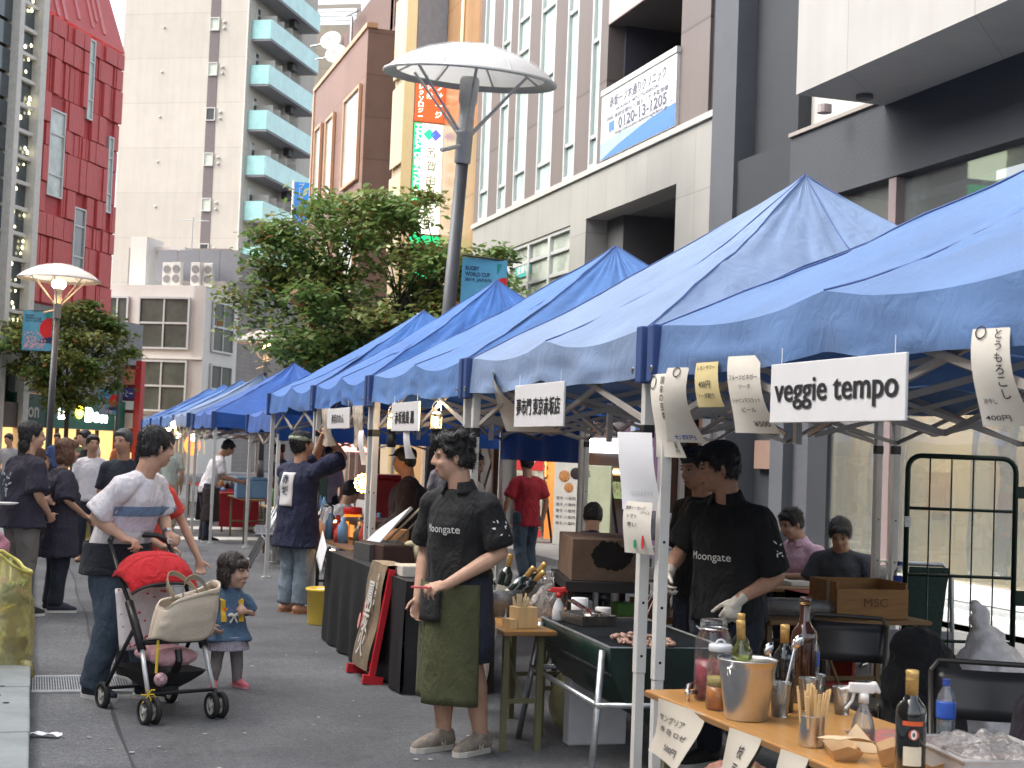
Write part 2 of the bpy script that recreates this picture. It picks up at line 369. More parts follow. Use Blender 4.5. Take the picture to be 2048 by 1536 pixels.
# ================================================================== buildings
def wmat(name, c, mode, sx, sz, gap=.02, rough=.7, var=.08, gcol=.6, bump=.25, dirt=.2, offset=0.):
    """wall cladding: joints on a brick grid in local x,z"""
    m = M(name, c, rough, var=var, scale=1.2, dirt=dirt, bump=.08, bscale=30); nt = m.node_tree; n = nt.nodes; l = nt.links; p = n['Principled BSDF']
    tc = n.new('ShaderNodeTexCoord'); sp = n.new('ShaderNodeSeparateXYZ'); l.new(tc.outputs['Object'], sp.inputs[0])
    ad = n.new('ShaderNodeMath'); l.new(sp.outputs[0], ad.inputs[0]); l.new(sp.outputs[1], ad.inputs[1])
    cb = n.new('ShaderNodeCombineXYZ'); l.new(ad.outputs[0], cb.inputs[0]); l.new(sp.outputs[2], cb.inputs[1])
    br = n.new('ShaderNodeTexBrick'); br.offset = offset; br.inputs['Scale'].default_value = 1; br.inputs['Brick Width'].default_value = sx; br.inputs['Row Height'].default_value = sz
    br.inputs['Mortar Size'].default_value = gap/2; br.inputs['Color1'].default_value = (1, 1, 1, 1); br.inputs['Color2'].default_value = (.9, .9, .9, 1); br.inputs['Mortar'].default_value = (gcol, gcol, gcol, 1)
    l.new(cb.outputs[0], br.inputs[0])
    lk = p.inputs['Base Color'].links[0]; src = lk.from_socket
    ms = n.new('ShaderNodeMapping'); ms.inputs['Scale'].default_value = (2.6, 2.6, .16); l.new(tc.outputs['Object'], ms.inputs[0]); ns = n.new('ShaderNodeTexNoise'); ns.inputs['Scale'].default_value = 1.; ns.inputs['Detail'].default_value = 7; ns.inputs['Roughness'].default_value = .7; l.new(ms.outputs[0], ns.inputs[0])
    cs = n.new('ShaderNodeValToRGB'); cs.color_ramp.elements[0].position = .36; cs.color_ramp.elements[1].position = .56; cs.color_ramp.elements[0].color = (.94, .935, .93, 1); cs.color_ramp.elements[1].color = (1, 1, 1, 1); l.new(ns.outputs[0], cs.inputs[0])
    mst = n.new('ShaderNodeMixRGB'); mst.blend_type = 'MULTIPLY'; mst.inputs[0].default_value = 1; l.new(src, mst.inputs[1]); l.new(cs.outputs[0], mst.inputs[2]); src = mst.outputs[0]
    mx = n.new('ShaderNodeMixRGB'); mx.blend_type = 'MULTIPLY'; mx.inputs[0].default_value = 1; l.new(src, mx.inputs[1]); l.new(br.outputs[0], mx.inputs[2]); l.new(mx.outputs[0], p.inputs['Base Color'])
    return m
def winmat(name, c, rough=.08): return mt(name, c, rough, var=.25, scale=.6, spec=.8)
ALU = mt('window_aluminium', (.52, .53, .52), .4, .3, var=.05)
def window(par, x0, x1, z0, z1, pane, frame=ALU, fw=.06, y=0., nx=1, nz=1, proud=.05, name='window', zs=None, rec=.12):
    """opening filled with a frame and separate panes; y = wall face, outward is -y"""
    b = MB(); b.bx(x0, x0+fw, y-proud, y+rec, z0, z1); b.bx(x1-fw, x1, y-proud, y+rec, z0, z1)
    b.bx(x0+fw, x1-fw, y-proud, y+rec, z0, z0+fw); b.bx(x0+fw, x1-fw, y-proud, y+rec, z1-fw, z1)
    for i in range(1, nx):
        xm = x0+(x1-x0)*i/nx; b.bx(xm-fw*.4, xm+fw*.4, y-proud*.6, y+rec, z0+fw, z1-fw)
    zs = zs or [z0+(z1-z0)*j/nz for j in range(1, nz)]
    for zm in zs: b.bx(x0+fw, x1-fw, y-proud*.7, y+rec, zm-fw*.5, zm+fw*.5)
    w = b.obj(name, frame, par)
    ed = [z0]+list(zs)+[z1]
    for i in range(nx):
        for j in range(len(ed)-1):
            a0 = x0+(x1-x0)*i/nx+fw*.3; a1 = x0+(x1-x0)*(i+1)/nx-fw*.3
            MB().bx(a0, a1, y+.02, y+.05, ed[j]+fw*.2, ed[j+1]-fw*.2).obj('pane', pane, w)
    return w
R60, RM30, RM90 = radians(60), radians(-30), radians(-90)

# ---- red panelled building with green shop, and its white framed neighbour
RED = mt('red_metal', (.56, .10, .095), .5, var=.1, scale=2)
def corr(m, freq=40):
    n = m.node_tree.nodes; l = m.node_tree.links; tc = n.new('ShaderNodeTexCoord'); w = n.new('ShaderNodeTexWave'); w.inputs['Scale'].default_value = freq/6.28*1.0
    l.new(tc.outputs['Object'], w.inputs[0]); bp = n.new('ShaderNodeBump'); bp.inputs['Strength'].default_value = .6; bp.inputs['Distance'].default_value = .03
    l.new(w.outputs[1], bp.inputs['Height']); l.new(bp.outputs[0], n['Principled BSDF'].inputs['Normal'])
corr(RED, 16)
REDD = mt('red_metal_recess', (.42, .05, .055), .55, var=.1, scale=2)
rb = thing('red_building', 'tall building clad in ribbed red metal panels above a green fronted shop', 'building', (-.5, 63.1, 0), R60)
MB().bx(0, 7.15, .16, 7, 7.0, 18.9).obj('wall', REDD, rb)
b = MB(); b.add([(0, 0, 18.95), (7.15, 0, 18.95), (5.5, 2.2, 27), (0, 2.2, 27), (0, 7, 18.95), (7.15, 7, 18.95), (5.5, 7, 27), (0, 7, 27)], [(0, 1, 2, 3), (1, 5, 6, 2), (3, 2, 6, 7), (0, 3, 7, 4)]); rf = b.obj('roof', RED, rb)
for (u0, u1, t0, t1) in ((.5, .75, .05, .9), (1.1, 1.35, .0, .8), (1.75, 2.0, .0, .9), (2.4, 2.62, .2, .95), (3.0, 3.2, .05, .6), (4.2, 4.4, .05, .45), (4.7, 4.9, .1, .5), (5.2, 5.5, .05, .95)):
    b = MB(); q = [V((u0-.25*t0, 2.2*t0-.05, 18.95+8*t0)), V((u1-.25*t0, 2.2*t0-.05, 18.95+8*t0)), V((u1-.25*t1, 2.2*t1-.05, 18.95+8*t1)), V((u0-.25*t1, 2.2*t1-.05, 18.95+8*t1))]
    b.add(q+[x+V((0, .12, 0)) for x in q], [(0, 1, 2, 3), (4, 5, 6, 7), (0, 1, 5, 4), (1, 2, 6, 5), (2, 3, 7, 6), (3, 0, 4, 7)])
    b.obj('roof_rib', mt('red_rib', (.62, .2, .2), .5), rf)
wins = [(1.05, 2.3, 11.5, 15.1), (4.0, 4.5, 15.3, 18.8), (3.4, 4.4, 8.6, 11.4), (6.1, 6.55, 11.6, 15.0)]
LITW = mt('pale_blind_window', (.52, .6, .56), .2, var=.3, scale=1.5); GREYW = winmat('grey_window', (.2, .22, .22))
for k, (a, c_, z0, z1) in enumerate(wins): window(rb, a, c_, z0, z1, GREYW if k == 2 else LITW, fw=.07, y=.05, zs=[z0+(z1-z0)*.25, z0+(z1-z0)*.72])
rr = random.Random(3); _pm = {}
z = 7.05; rowi = 0
hs = [1.25, 1.5, .95]*3+[.8]
while z < 18.6 and rowi < 12:
    h = hs[rowi % len(hs)]; h = min(h, 18.9-z); x = .02
    while x < 7.1:
        w = rr.choice([.16, .2, .24, .3, .42, .55, .8, 1.1]); w = min(w, 7.13-x)
        cells = [(x, x+w)]
        for (a, c_, z0, z1) in wins:
            if z < z1 and z+h > z0:
                nc = []
                for p0, p1 in cells:
                    if p1 <= a or p0 >= c_: nc.append((p0, p1)); continue
                    if p0 < a: nc.append((p0, a))
                    if p1 > c_: nc.append((c_, p1))
                cells = nc
        for p0, p1 in cells:
            if p1-p0 > .12:
                d = rr.choice([0, .0, .03, .06]) if w > .5 else rr.choice([.1, .12, .06, .13])
                MB().bx(p0+.025, p1-.025, d-.02, .17, z+.03, z+h-.03).obj('panel', RED, rb)
        x += w
    z += h; rowi += 1
DKG = mt('shop_green', (.015, .13, .085), .5, var=.08); DKG2 = mt('shop_dark_green', (.004, .05, .04), .45)
GREYF = mt('grey_facade', (.2, .21, .22), .6, var=.1)
MB().bx(-.6, 10.5, .1, 6, 3.35, 6.98).obj('upper_storey', GREYF, rb)
MB().bx(-.6, 10.5, .4, 6, 0, 1.95).obj('shop_front', flat('shop_interior', (.5, .3, .12), .6, emit=.55, ecol=(1, .55, .2)), rb)
for x in (-.6, 1.3, 3.4, 5.2, 6.9, 8.6): MB().bx(x, x+.09, .25, .4, 0, 1.95).obj('mullion', flat('dark_frame', (.05, .04, .035)), rb)
MB().bx(1.9, 10.5, -.05, .42, 1.96, 3.3).obj('shop_fascia', DKG, rb); MB().bx(-.6, 1.88, -.02, .42, 1.96, 3.3).obj('shop_fascia', DKG2, rb)
text('Bon', flat('letter_grey', (.45, .45, .4)), rb, (.65, -.03, 2.65), XA, ZA, h=.62, bold=.02)
LITT = glow('lit_letter', (1, .97, .9), 5.); LITY = glow('lit_yellow', (1, .8, .05), 4.)
text('Le', LITT, rb, (3.2, -.06, 2.65), XA, ZA, h=.62, bold=.05); text('Bon', LITT, rb, (6.1, -.06, 2.6), XA, ZA, w=2.0, h=.62, bold=.05)
MB().ell((4.55, -.08, 2.75), (.34, .03, .34), 14).obj('sign_emblem', LITY, rb)
wf = thing('star_light_building', 'narrow glass building with white frame and hanging star lights', 'building', (-.5, 63.1, 0), R60)
WFR = mt('white_frame', (.6, .59, .55), .5); DKW = winmat('dark_glass', (.06, .08, .09), .06)
MB().bx(-4.4, -.45, .3, 6, 0, 22).obj('core', flat('dark_core', (.05, .05, .05)), wf)
MB().bx(-.42, .0, -.3, .4, 0, 22).obj('pillar', WFR, wf); MB().bx(-2.05, -1.72, -.25, .35, 0, 22).obj('pillar', WFR, wf)
STAR = glow('star_light', (1, .9, .55), 1.6); rr = random.Random(5)
for k, z in enumerate([5.4+i*1.02 for i in range(15)]):
    MB().bx(-1.72, -.42, -.1, .3, z, z+.14).obj('transom', WFR, wf)
    MB().bx(-1.72, -.42, .1, .14, z+.14, z+1.02).obj('pane', DKW, wf); MB().bx(-4.4, -2.05, .1, .14, z+.14, z+1.02).obj('pane', DKW, wf)
    for j in range(3):
        cx, cz = rr.uniform(-1.6, -.55), z+rr.uniform(.2, .95); r = rr.uniform(.05, .11)
        pts = [(r*(1 if i % 2 else .45)*cos(i*pi/5), r*(1 if i % 2 else .45)*sin(i*pi/5)) for i in range(10)]
        MB().prism(pts, -.02, .02, T(cx, -.0, cz) @ RX(pi/2)).obj('star_lamp', STAR, wf)
MB().bx(-4.4, -.0, -.2, .3, 4.4, 5.35).obj('fascia', flat('cream_fascia', (.55, .5, .42)), wf)
MB().bx(-4.4, .1, -.1, .3, 1.9, 2.9).obj('shop_sign', flat('brown_sign', (.12, .09, .08)), wf)
MB().bx(-4.4, -.0, .1, .3, 0, 1.9).obj('shop_front', MT['shop_interior'], wf)

# ---- low white building with big windows
WPL = mt('white_plaster', (.65, .62, .57), .7, var=.06, scale=.6, dirt=.15, bump=.05)
lb = thing('white_corner_building', 'low white corner building with large gridded windows and rooftop units', 'building', (7.85, 76.2, 0), RM30)
OLW = mt('olive_window', (.085, .09, .075), .3, var=.35, scale=.8, spec=.25)
MB().bx(-7.6, 0, .02, 4.3, 2.9, 9.45).obj('wall', WPL, lb); MB().bx(-7.6, -.0, .3, 4.2, 0, 2.9).obj('ground_floor', mt('taupe_base', (.36, .33, .3), .7), lb)
for z0, z1 in ((6.2, 8.85), (3.05, 5.65)):
    window(lb, -3.55, -.75, z0, z1, OLW, fw=.1, y=-.06, nx=2, nz=2, rec=.05); window(lb, -5.35, -4.1, z0, z1, OLW, fw=.1, y=-.06, nx=2, nz=2, rec=.05)
MB().bx(-7.6, .0, -.08, .02, 5.72, 5.82).obj('string_course', WPL, lb)
sidew = bpy.data.objects.new('side_wall', None); COL.objects.link(sidew); sidew.parent = lb; sidew.rotation_euler = (0, 0, radians(90))
MB().bx(.02, 4.3, -.01, .6, 0, 9.44).obj('return_wall', WPL, sidew)
for z0, z1 in ((6.2, 8.8), (3.05, 5.6)): window(lb, 0, 0.001, 0, 0.001, OLW) if False else window(sidew, .9, 3.6, z0, z1, OLW, fw=.1, y=-.09, nx=2, nz=2, rec=.05)
for x in (-5.2, -2.2): 
    b = MB(); b.add([(x-.9, -1.2, 2.5), (x+.9, -1.2, 2.5), (x+.55, -.2, 2.85), (x-.55, -.2, 2.85), (x-.9, .02, 2.5), (x+.9, .02, 2.5)], [(0, 1, 2, 3), (0, 3, 4), (1, 5, 2), (0, 4, 5, 1), (3, 2, 5, 4)]); b.obj('canopy', flat('canopy_grey', (.1, .1, .1)), lb)
ACW = mt('ac_white', (.58, .57, .53), .5)
for k, (x, y) in enumerate(((-2.95, 1.2), (-2.35, 1.0), (-1.3, 1.0), (-.7, 1.2))):
    ac = MB().bx(x, x+.5, y, y+.35, 9.5, 10.75).obj('air_conditioner', ACW, lb, bevel=.02)
    b = MB(); b.cyl((x+.25, y-.01, 10.4), (x+.25, y-.03, 10.4), .2, n=16); b.cyl((x+.25, y-.01, 9.9), (x+.25, y-.03, 9.9), .2, n=16); b.obj('fan_grille', flat('grille', (.2, .2, .2)), ac)
b = MB(); b.bx(-5.2, -4.3, 2, 4, 9.45, 12.2); b.bx(-4.3, -2.6, 3, 4, 11.6, 11.8); b.obj('roof_hut', WPL, lb)
for x in (-3.6, -2.4, -1.2, -.15): MB().bx(x, x+1.1, 1.9, 1.95, 9.9, 11.5).obj('screen_panel', flat('screen_grey', (.22, .23, .25)), lb)
b = MB(); b.cyl((-2.0, 2.5, 9.4), (-2.0, 2.5, 13.3), .03); b.cyl((-2.9, 2.5, 13.2), (-1.1, 2.5, 13.1), .02); b.obj('aerial', GALV, lb)
# red signboard column beside it
sb = thing('red_sign_tower', 'tall red shop sign tower with stacked white sign panels', 'sign', (4.3, 70.4, 0), RM30)
MB().bx(0, .28, 0, .4, 0, 5.2).obj('mast', flat('sign_red', (.4, .02, .02), .4), sb); MB().bx(-1.1, 0, .1, .3, 1.0, 5.0).obj('panel_frame', flat('sign_dark', (.15, .02, .02)), sb)
for z0, z1, m in ((4.1, 4.8, flat('sgn_orange', (.6, .2, .12))), (3.45, 3.95, flat('sgn_navy', (.05, .05, .2))), (2.95, 3.35, WHT), (2.1, 2.8, flat('sgn_pink', (.65, .5, .45)))): MB().bx(-1.0, -.05, .06, .1, z0, z1).obj('sign_panel', m, sb)
text('コーヒー', WHT, sb, (-.52, .05, 3.7), XA, ZA, w=.8, h=.3)

# ---- cream tower with teal balconies
CREAM = wmat('cream_wall', (.60, .555, .48), 'b', 30, 2.9, gap=.05, var=.04, gcol=.8, dirt=.1)
tw = thing('cream_tower', 'tall cream apartment tower with turquoise glass balconies', 'apartment tower', (11.8, 94.9, 0), RM30)
MB().bx(-8.7, 0, 0, 12, 0, 39).obj('wall', CREAM, tw)
BRN = mt('brown_panel', (.17, .14, .14), .6); TEAL = mt('teal_glass', (.5, .82, .77), .15, var=.15, scale=.8, spec=.7)
MB().bx(-2.72, -2.08, -.03, .06, 9, 38.9).obj('stair_strip', BRN, tw)
SW = mt('small_window', (.6, .66, .55), .2); 
for k in range(9):
    z = 13.3+2.9*k
    window(tw, -2.72, -2.08, z, z+.85, SW if k % 3 else winmat('dk_small', (.03, .03, .03)), frame=WFR, fw=.06, y=-.075, rec=.05)
    for dz in (.15, .55):
        MB().ell((-1.75, -.02, z+dz), (.11, .14, .1), 10).obj('vent_cap', WFR, tw)
    MB().ell((-5.9, -.02, z+.3), (.09, .1, .07), 8).obj('vent_cap', WFR, tw)
b = MB(); b.cyl((-.12, -.06, 9), (-.12, -.06, 39), .06); b.obj('drain_pipe', WFR, tw)
bs = bpy.data.objects.new('balcony_side', None); COL.objects.link(bs); bs.parent = tw; bs.rotation_euler = (0, 0, radians(90))
SOFF = mt('soffit_grey', (.32, .32, .34), .7); GLSTL = mt('balcony_glass', (.38, .72, .68), .1, var=.2, scale=.9, spec=.7, coat=.3)
for k in range(8):
    z = 12.9+2.9*k
    sl = MB().bx(.3, 9.0, -1.3, -.01, z-.22, z).obj('balcony', SOFF, bs)
    MB().bx(.3, 9.0, -1.34, -1.28, z-.1, z+1.12).obj('glass_front', TEAL, sl); MB().bx(.26, .31, -1.28, -.01, z-.1, z+1.12).obj('glass_end', GLSTL, sl)
    for x in (1.6, 2.9, 4.4, 6.3): MB().bx(x, x+.06, -1.1, -.01, z, z+1.75).obj('partition', WPL, sl)
    MB().bx(5.3, 6.2, -.9, -.5, z-.75, z-.3).obj('hanging_unit', flat('unit_dark', (.05, .05, .05)), sl)
    MB().bx(1.0, 1.5, -.03, .02, z+.2, z+2.1).obj('door', winmat('balc_dark', (.05, .06, .06)), sl)
    MB().bx(.8, 1.0, -.05, .02, z+.2, z+2.1).obj('door_curtain', WFR, sl)
MB().bx(-9, 26, -3.2, 3, 0, 12.6).obj('podium', wmat('taupe_tile', (.27, .24, .22), 'b', .5, .25, gap=.02, var=.08), bs)
MB().bx(2.2, 3.6, -3.26, -3.2, 2.5, 7.5).obj('podium_window', GREYW, bs)

# ---- beige block behind
bb = thing('beige_block', 'plain beige high block with roof railing behind the others', 'building', (22.2, 112, 0), RM30)
MB().bx(-14, 0, 0, 10, 0, 34).obj('wall', wmat('beige_wall', (.36, .32, .26), 'b', 30, 3.4, gap=.07, gcol=.75), bb)
b = MB(); b.bx(-14, 0, .02, .12, 35.3, 35.6)
for x in (-14, -9.3, -4.6, -.3): b.bx(x, x+.3, .0, .2, 34, 35.3)
for z in (34.3, 34.65, 35.0): b.bx(-14, 0, .06, .1, z, z+.06)
b.obj('roof_railing', flat('rail_beige', (.33, .3, .25)), bb)

# ---- brown tiled building
bt = thing('brown_tile_building', 'brown stone clad building with slim windows and roof aerials', 'building', (9.5, 56.0, 0), RM90)
BRT = wmat('brown_tile', (.25, .155, .125), 'b', 3.1, 1.35, gap=.05, var=.1, gcol=.7, rough=.45)
MB().bx(0, 9.5, 0, 11, 0, 15).obj('wall', BRT, bt)
MB().bx(0, 9.5, .9, 10, 15.02, 17.2).obj('set_back_storey', mt('dark_brown', (.14, .09, .075), .6), bt)
MB().bx(-.08, 9.56, -.06, .3, 15.0, 15.16).obj('coping', mt('gold_coping', (.55, .33, .2), .35, var=.1), bt); MB().bx(-.12, .1, -.05, .1, 0, 15.1).obj('corner_trim', MT['gold_coping'], bt)
PW = mt('pale_window', (.42, .45, .42), .15, var=.3, scale=.5, spec=.6)
for x0, x1, z0, z1 in ((.9, 2.2, 10.3, 13.4), (3.1, 4.6, 10.4, 13.3), (6.4, 9.0, 10.2, 13.3), (.9, 2.2, 6.2, 9), (3.1, 4.6, 6.2, 9), (6.4, 9, 6.2, 9)): window(bt, x0, x1, z0, z1, PW, fw=.1, y=-.07, frame=MT['gold_coping'], rec=.05)
b = MB(); b.cyl((3.6, .6, 15), (3.6, .6, 17.0), .05); b.cyl((2.6, .6, 17.3), (4.6, .6, 16.95), .04); b.obj('aerial', GALV, bt)
for x, z in ((.3, 16.9), (1.5, 16.1)):
    q = T(x, .5, z) @ RZ(radians(60)) @ RX(radians(70))
    d = MB().lathe([(0, 0), (.2, .03), (.4, .11), (.42, .12), (.4, .14), (.2, .05), (0, .02)], n=20, m=q.to_3x3().to_4x4(), c=(x, .5, z)).obj('satellite_dish', flat('dish_white', (.6, .6, .58)), bt, smooth=True)
    b = MB(); b.cyl((x, .5, z), (x-.55, -.2, z-.1), .03); b.cyl((x, .55, z), (x+.1, .6, 15.0), .035); b.obj('dish_arm', GALV, bt)
b = MB(); b.bx(8.6, 9.0, .9, 1.0, 15.2, 19.5); b.bx(9.2, 9.35, .9, 1.0, 15.2, 19.5); b.bar((8.8, .95, 18.8), (9.3, .95, 17.4), .1); b.obj('roof_ladder', flat('ladder_brown', (.16, .1, .08)), bt)

# ---- bronze building with lit clinic signs
gb = thing('bronze_building', 'narrow bronze clad building carrying lit projecting signs', 'building', (9.7, 46.0, 0), RM90)
BRZ = wmat('bronze_panel', (.33, .19, .09), 'b', 1.3, 2.6, gap=.04, var=.12, gcol=.6, rough=.3, dirt=.15)
MB().bx(5.5, 12.5, .03, 10, 0, 26).obj('wall', BRZ, gb)
GOLD = mt('gold_glass', (.75, .52, .2), .12, .85, var=.35, scale=.7); GOLDD = mt('gold_frame', (.4, .3, .12), .4, .5)
MB().bx(2.0, 5.5, .2, 10, 0, 26).obj('stair_core', flat('core_beige', (.38, .3, .2)), gb)
for z in (2.5, 7.2, 9.9, 12.6, 15.3, 18, 20.7): MB().bx(2.1, 4.2, .1, .2, z+.1, z+2.5).obj('gold_pane', GOLD, gb)
MB().bx(4.25, 5.5, -.05, .25, 0, 26).obj('gold_column', GOLDD, gb)
b = MB(); b.cyl((8.4, -.05, 0), (8.4, -.05, 26), .09); b.obj('drain_pipe', mt('pipe_tan', (.42, .33, .23), .5), gb)
MB().bx(10.2, 10.3, -.04, .0, 11, 16).obj('light_strip', flat('strip', (.8, .6, .35), emit=.4), gb)
sg = thing('clinic_sign', 'lit projecting clinic sign with red and white panels', 'sign', (9.76, 37.4, 0), 0)
MB().bx(-.84, -.0, .01, .2, 4.0, 18).obj('cabinet', flat('cabinet_bronze', (.3, .22, .12), .4), sg)
MB().bx(-.80, -.04, -.01, .008, 11.55, 17.9).obj('blank_panel', mt('blue_grey_panel', (.26, .29, .34), .4), sg)
SRED = mt('sign_lit_red', (.85, .06, .02), .5, emit=.55, var=0, ecol=(1, .1, .03)); SWHT = mt('sign_lit_white', (.8, .8, .7), .5, emit=.8, var=0); SGRN = mt('sign_lit_green', (.02, .4, .15), .5, emit=.5, var=0, ecol=(0, .8, .25))
MB().bx(-.80, -.04, -.01, .008, 10.12, 11.5).obj('red_panel', SRED, sg)
MB().bx(-.60, -.04, -.01, .008, 7.2, 10.06).obj('white_panel', SWHT, sg); MB().bx(-.80, -.605, -.01, .008, 7.2, 10.06).obj('green_panel', SGRN, sg); MB().bx(-.80, -.04, -.01, .008, 6.0, 7.15).obj('green_panel', SGRN, sg); MB().bx(-.80, -.04, -.01, .008, 3.4, 5.95).obj('white_panel', SWHT, sg)
for i, s in enumerate(('マッサージ', '整体院', 'リフレクソロジー')): vtext(s, glow('sign_white_ink', (1, .9, .8), .8), sg, (-.18-i*.24, -.015, 11.4), XA, ZA, .13 if len(s) > 6 else .18, .155 if len(s) > 6 else .24, bold=.02)
text('HAGA DENTAL CLINIC 8F', MT['sign_white_ink'], sg, (-.70, -.015, 8.65), -ZA, XA, w=2.75, h=.14, bold=.02)
vtext('芳賀歯科医院', flat('sign_grey_ink', (.25, .22, .12)), sg, (-.32, -.015, 9.5), XA, ZA, .28, .36)
for dx, m in ((-.09, glow('em_green', (.02, .5, .2), .6)), (.09, glow('em_blue', (.08, .1, .6), .6))): MB().prism([(0, .16), (.16, 0), (0, -.16), (-.16, 0)], -.004, .004, T(-.32+dx, -.02, 9.78) @ RX(pi/2)).obj('emblem', m, sg)
s2 = thing('blue_projecting_sign', 'blue projecting sign with white Japanese lettering', 'sign', (8.5, 52, 0), 0)
SBL = flat('sign_blue', (.03, .2, .55), emit=.25); MB().bx(-.25, .27, 0, .15, 10.15, 10.82).obj('panel', SBL, s2); MB().bx(-.25, .27, 0, .15, 9.4, 10.1).obj('panel', SBL, s2); MB().bx(.27, 1.0, .05, .09, 10.1, 10.15).obj('bracket', GALV, s2); MB().bx(-.3, -.25, -.02, .17, 9.36, 10.86).obj('edge', WHT, s2)
vtext('プレミ', WHT, s2, (.0, -.004, 10.8), XA, ZA, .2, .21); vtext('西ビル', WHT, s2, (.0, -.004, 10.08), XA, ZA, .2, .21)
# ---- grey tile and brown panel clinic building (right side)
hb = thing('clinic_building', 'grey tiled building with tall slim windows and a clinic banner', 'building', (9.5, 33.4, 0), RM90)
GT = wmat('grey_tile', (.33, .325, .30), 'b', .95, 1.15, gap=.022, var=.06, gcol=.72, rough=.45, dirt=.12); BP = wmat('brown_metal', (.15, .125, .115), 'b', 30, 4.2, gap=.05, var=.06, gcol=.6, rough=.45)
def wl(x0, x1, z0, z1, m=GT, y0=0., y1=.5, par=hb, name='wall'): return MB().bx(x0, x1, y0, y1, z0, z1).obj(name, m, par)
wl(0, 13.05, 6.0, 6.8); wl(0, 13.05, 2.75, 4.0); wl(6.72, 7.58, 4.0, 6.0); wl(0, .2, 4.0, 6.0); wl(11.66, 13.05, 4.0, 6.0); wl(7.58, 11.66, 4.0, 4.5); 
wl(-.03, 13.1, 6.8, 6.9, flat('cornice', (.42, .41, .38)), -.05, .5, name='cornice')
DKR = mt('loggia_dark', (.17, .165, .165), .7); wl(7.5, 11.8, 4.4, 6.05, DKR, 1.9, 2.0, name='loggia_back'); wl(7.48, 7.58, 4.4, 6.05, DKR, .5, 2, name='loggia_side'); wl(7.5, 11.7, 6.0, 6.1, DKR, .5, 2, name='loggia_ceiling'); wl(11.66, 11.76, 4.4, 6.05, DKR, .5, 2, name='loggia_side')
OFFW = mt('office_window', (.42, .46, .4), .08, var=.45, scale=1.1, spec=.8)
for i in range(5): window(hb, .2+i*1.304, .2+(i+1)*1.304, 4.0, 6.0, OFFW, fw=.07, y=.08, zs=[5.15, 5.6], rec=.1)
MB().bx(3.2, 4.2, .06, .075, 5.32, 5.64).obj('window_sign', flat('teal_sign', (.05, .36, .33)), hb); text('皮膚科', WHT, hb, (3.7, .055, 5.48), XA, ZA, w=.75, h=.18)
MB().bx(.1, 6.8, .9, 1.0, 3.9, 6.1).obj('office_inner_wall', flat('office_in', (.45, .42, .34)), hb)
PALEG = mt('frosted_green_window', (.44, .55, .52), .1, var=.18, scale=.5, spec=.8)
ww = [(33.05, 32.3), (31.6, 30.95), (30.45, 29.6), (28.9, 27.95), (27.25, 26.6), (25.85, 25.38)]
edges = [0]+[v for p in ww for v in (33.4-p[0], 33.4-p[1])]+[8.4]
for i in range(0, len(edges), 2): MB().bx(edges[i]+.002, edges[i+1]-.002, .0, .4, 6.9, 26).obj('brown_panel', BP, hb)
for k, (a, c_) in enumerate(ww):
    zz = [7.6, 10.2, 10.9, 14.1, 14.8, 18] if k % 2 == 0 else [7.5, 9.3, 10.7, 13.2, 14.6, 17]
    window(hb, 33.4-a, 33.4-c_, 6.92, 26, PALEG, fw=.07, y=.05, zs=zz, rec=.12)
MB().bx(0, 8.4, .42, 8, 0.1, 26).obj('core', flat('core_dark', (.1, .1, .1)), hb)
wl(8.4, 12.75, 9.4, 26, BP, 0, 5, name='upper_wall'); MB().bx(8.4, 11.65, -.002, .0, 9.42, 10.6).obj('pink_panel', flat('pink_panel', (.5, .36, .34)), hb)
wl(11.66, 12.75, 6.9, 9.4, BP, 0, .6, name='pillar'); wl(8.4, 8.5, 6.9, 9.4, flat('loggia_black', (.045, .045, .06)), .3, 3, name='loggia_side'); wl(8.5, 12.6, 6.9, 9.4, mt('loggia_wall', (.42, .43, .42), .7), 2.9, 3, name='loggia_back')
wl(12.75, 12.95, 2, 26, flat('dark_purple', (.05, .045, .05)), .05, 5, name='return_wall')
sgn = MB().bx(8.35, 11.66, -.06, -.0, 6.92, 8.1).obj('clinic_banner', flat('banner_white', (.6, .6, .59), .4), hb)
MB().bx(8.33, 11.68, -.08, .06, 8.1, 8.2).obj('banner_rail', flat('rail_white', (.5, .5, .48)), sgn)
b = MB(); b.poly([(8.35, -.064, 6.93), (11.65, -.064, 6.93), (11.65, -.064, 7.3), (10.6, -.064, 7.25), (9.2, -.064, 7.08)]); b.obj('print', flat('banner_blue', (.08, .2, .5)), sgn)
b = MB(); b.poly([(8.35, -.063, 6.93), (10.4, -.063, 7.22), (9.4, -.063, 7.28), (8.35, -.063, 7.22)]); b.obj('print', flat('banner_pale', (.3, .4, .56)), sgn)
GI = flat('banner_ink', (.11, .12, .17))
text('赤坂一ツ木通りクリニック', GI, sgn, (10.0, -.064, 7.9), XA, ZA, w=2.5, h=.2); text('AKASAKA HITOTSUGIDORI', GI, sgn, (10.0, -.064, 7.73), XA, ZA, w=1.9, h=.06)
text('内科 美容皮膚科 人間ドック 予防接種', GI, sgn, (10.0, -.064, 7.62), XA, ZA, w=2.7, h=.08); text('0120-13-1205', GI, sgn, (10.25, -.064, 7.46), XA, ZA, w=2.1, h=.19, bold=.02)
MB().bx(8.75, 9.0, -.064, -.061, 7.38, 7.55).obj('print', MT['banner_blue'], sgn); text('http://akasaka-hitotsugiclinic.jp', GI, sgn, (10.2, -.066, 7.3), XA, ZA, w=2.3, h=.08)
MB().bx(8.4, 11.6, -.064, -.062, 7.355, 7.36).obj('print', GI, sgn)
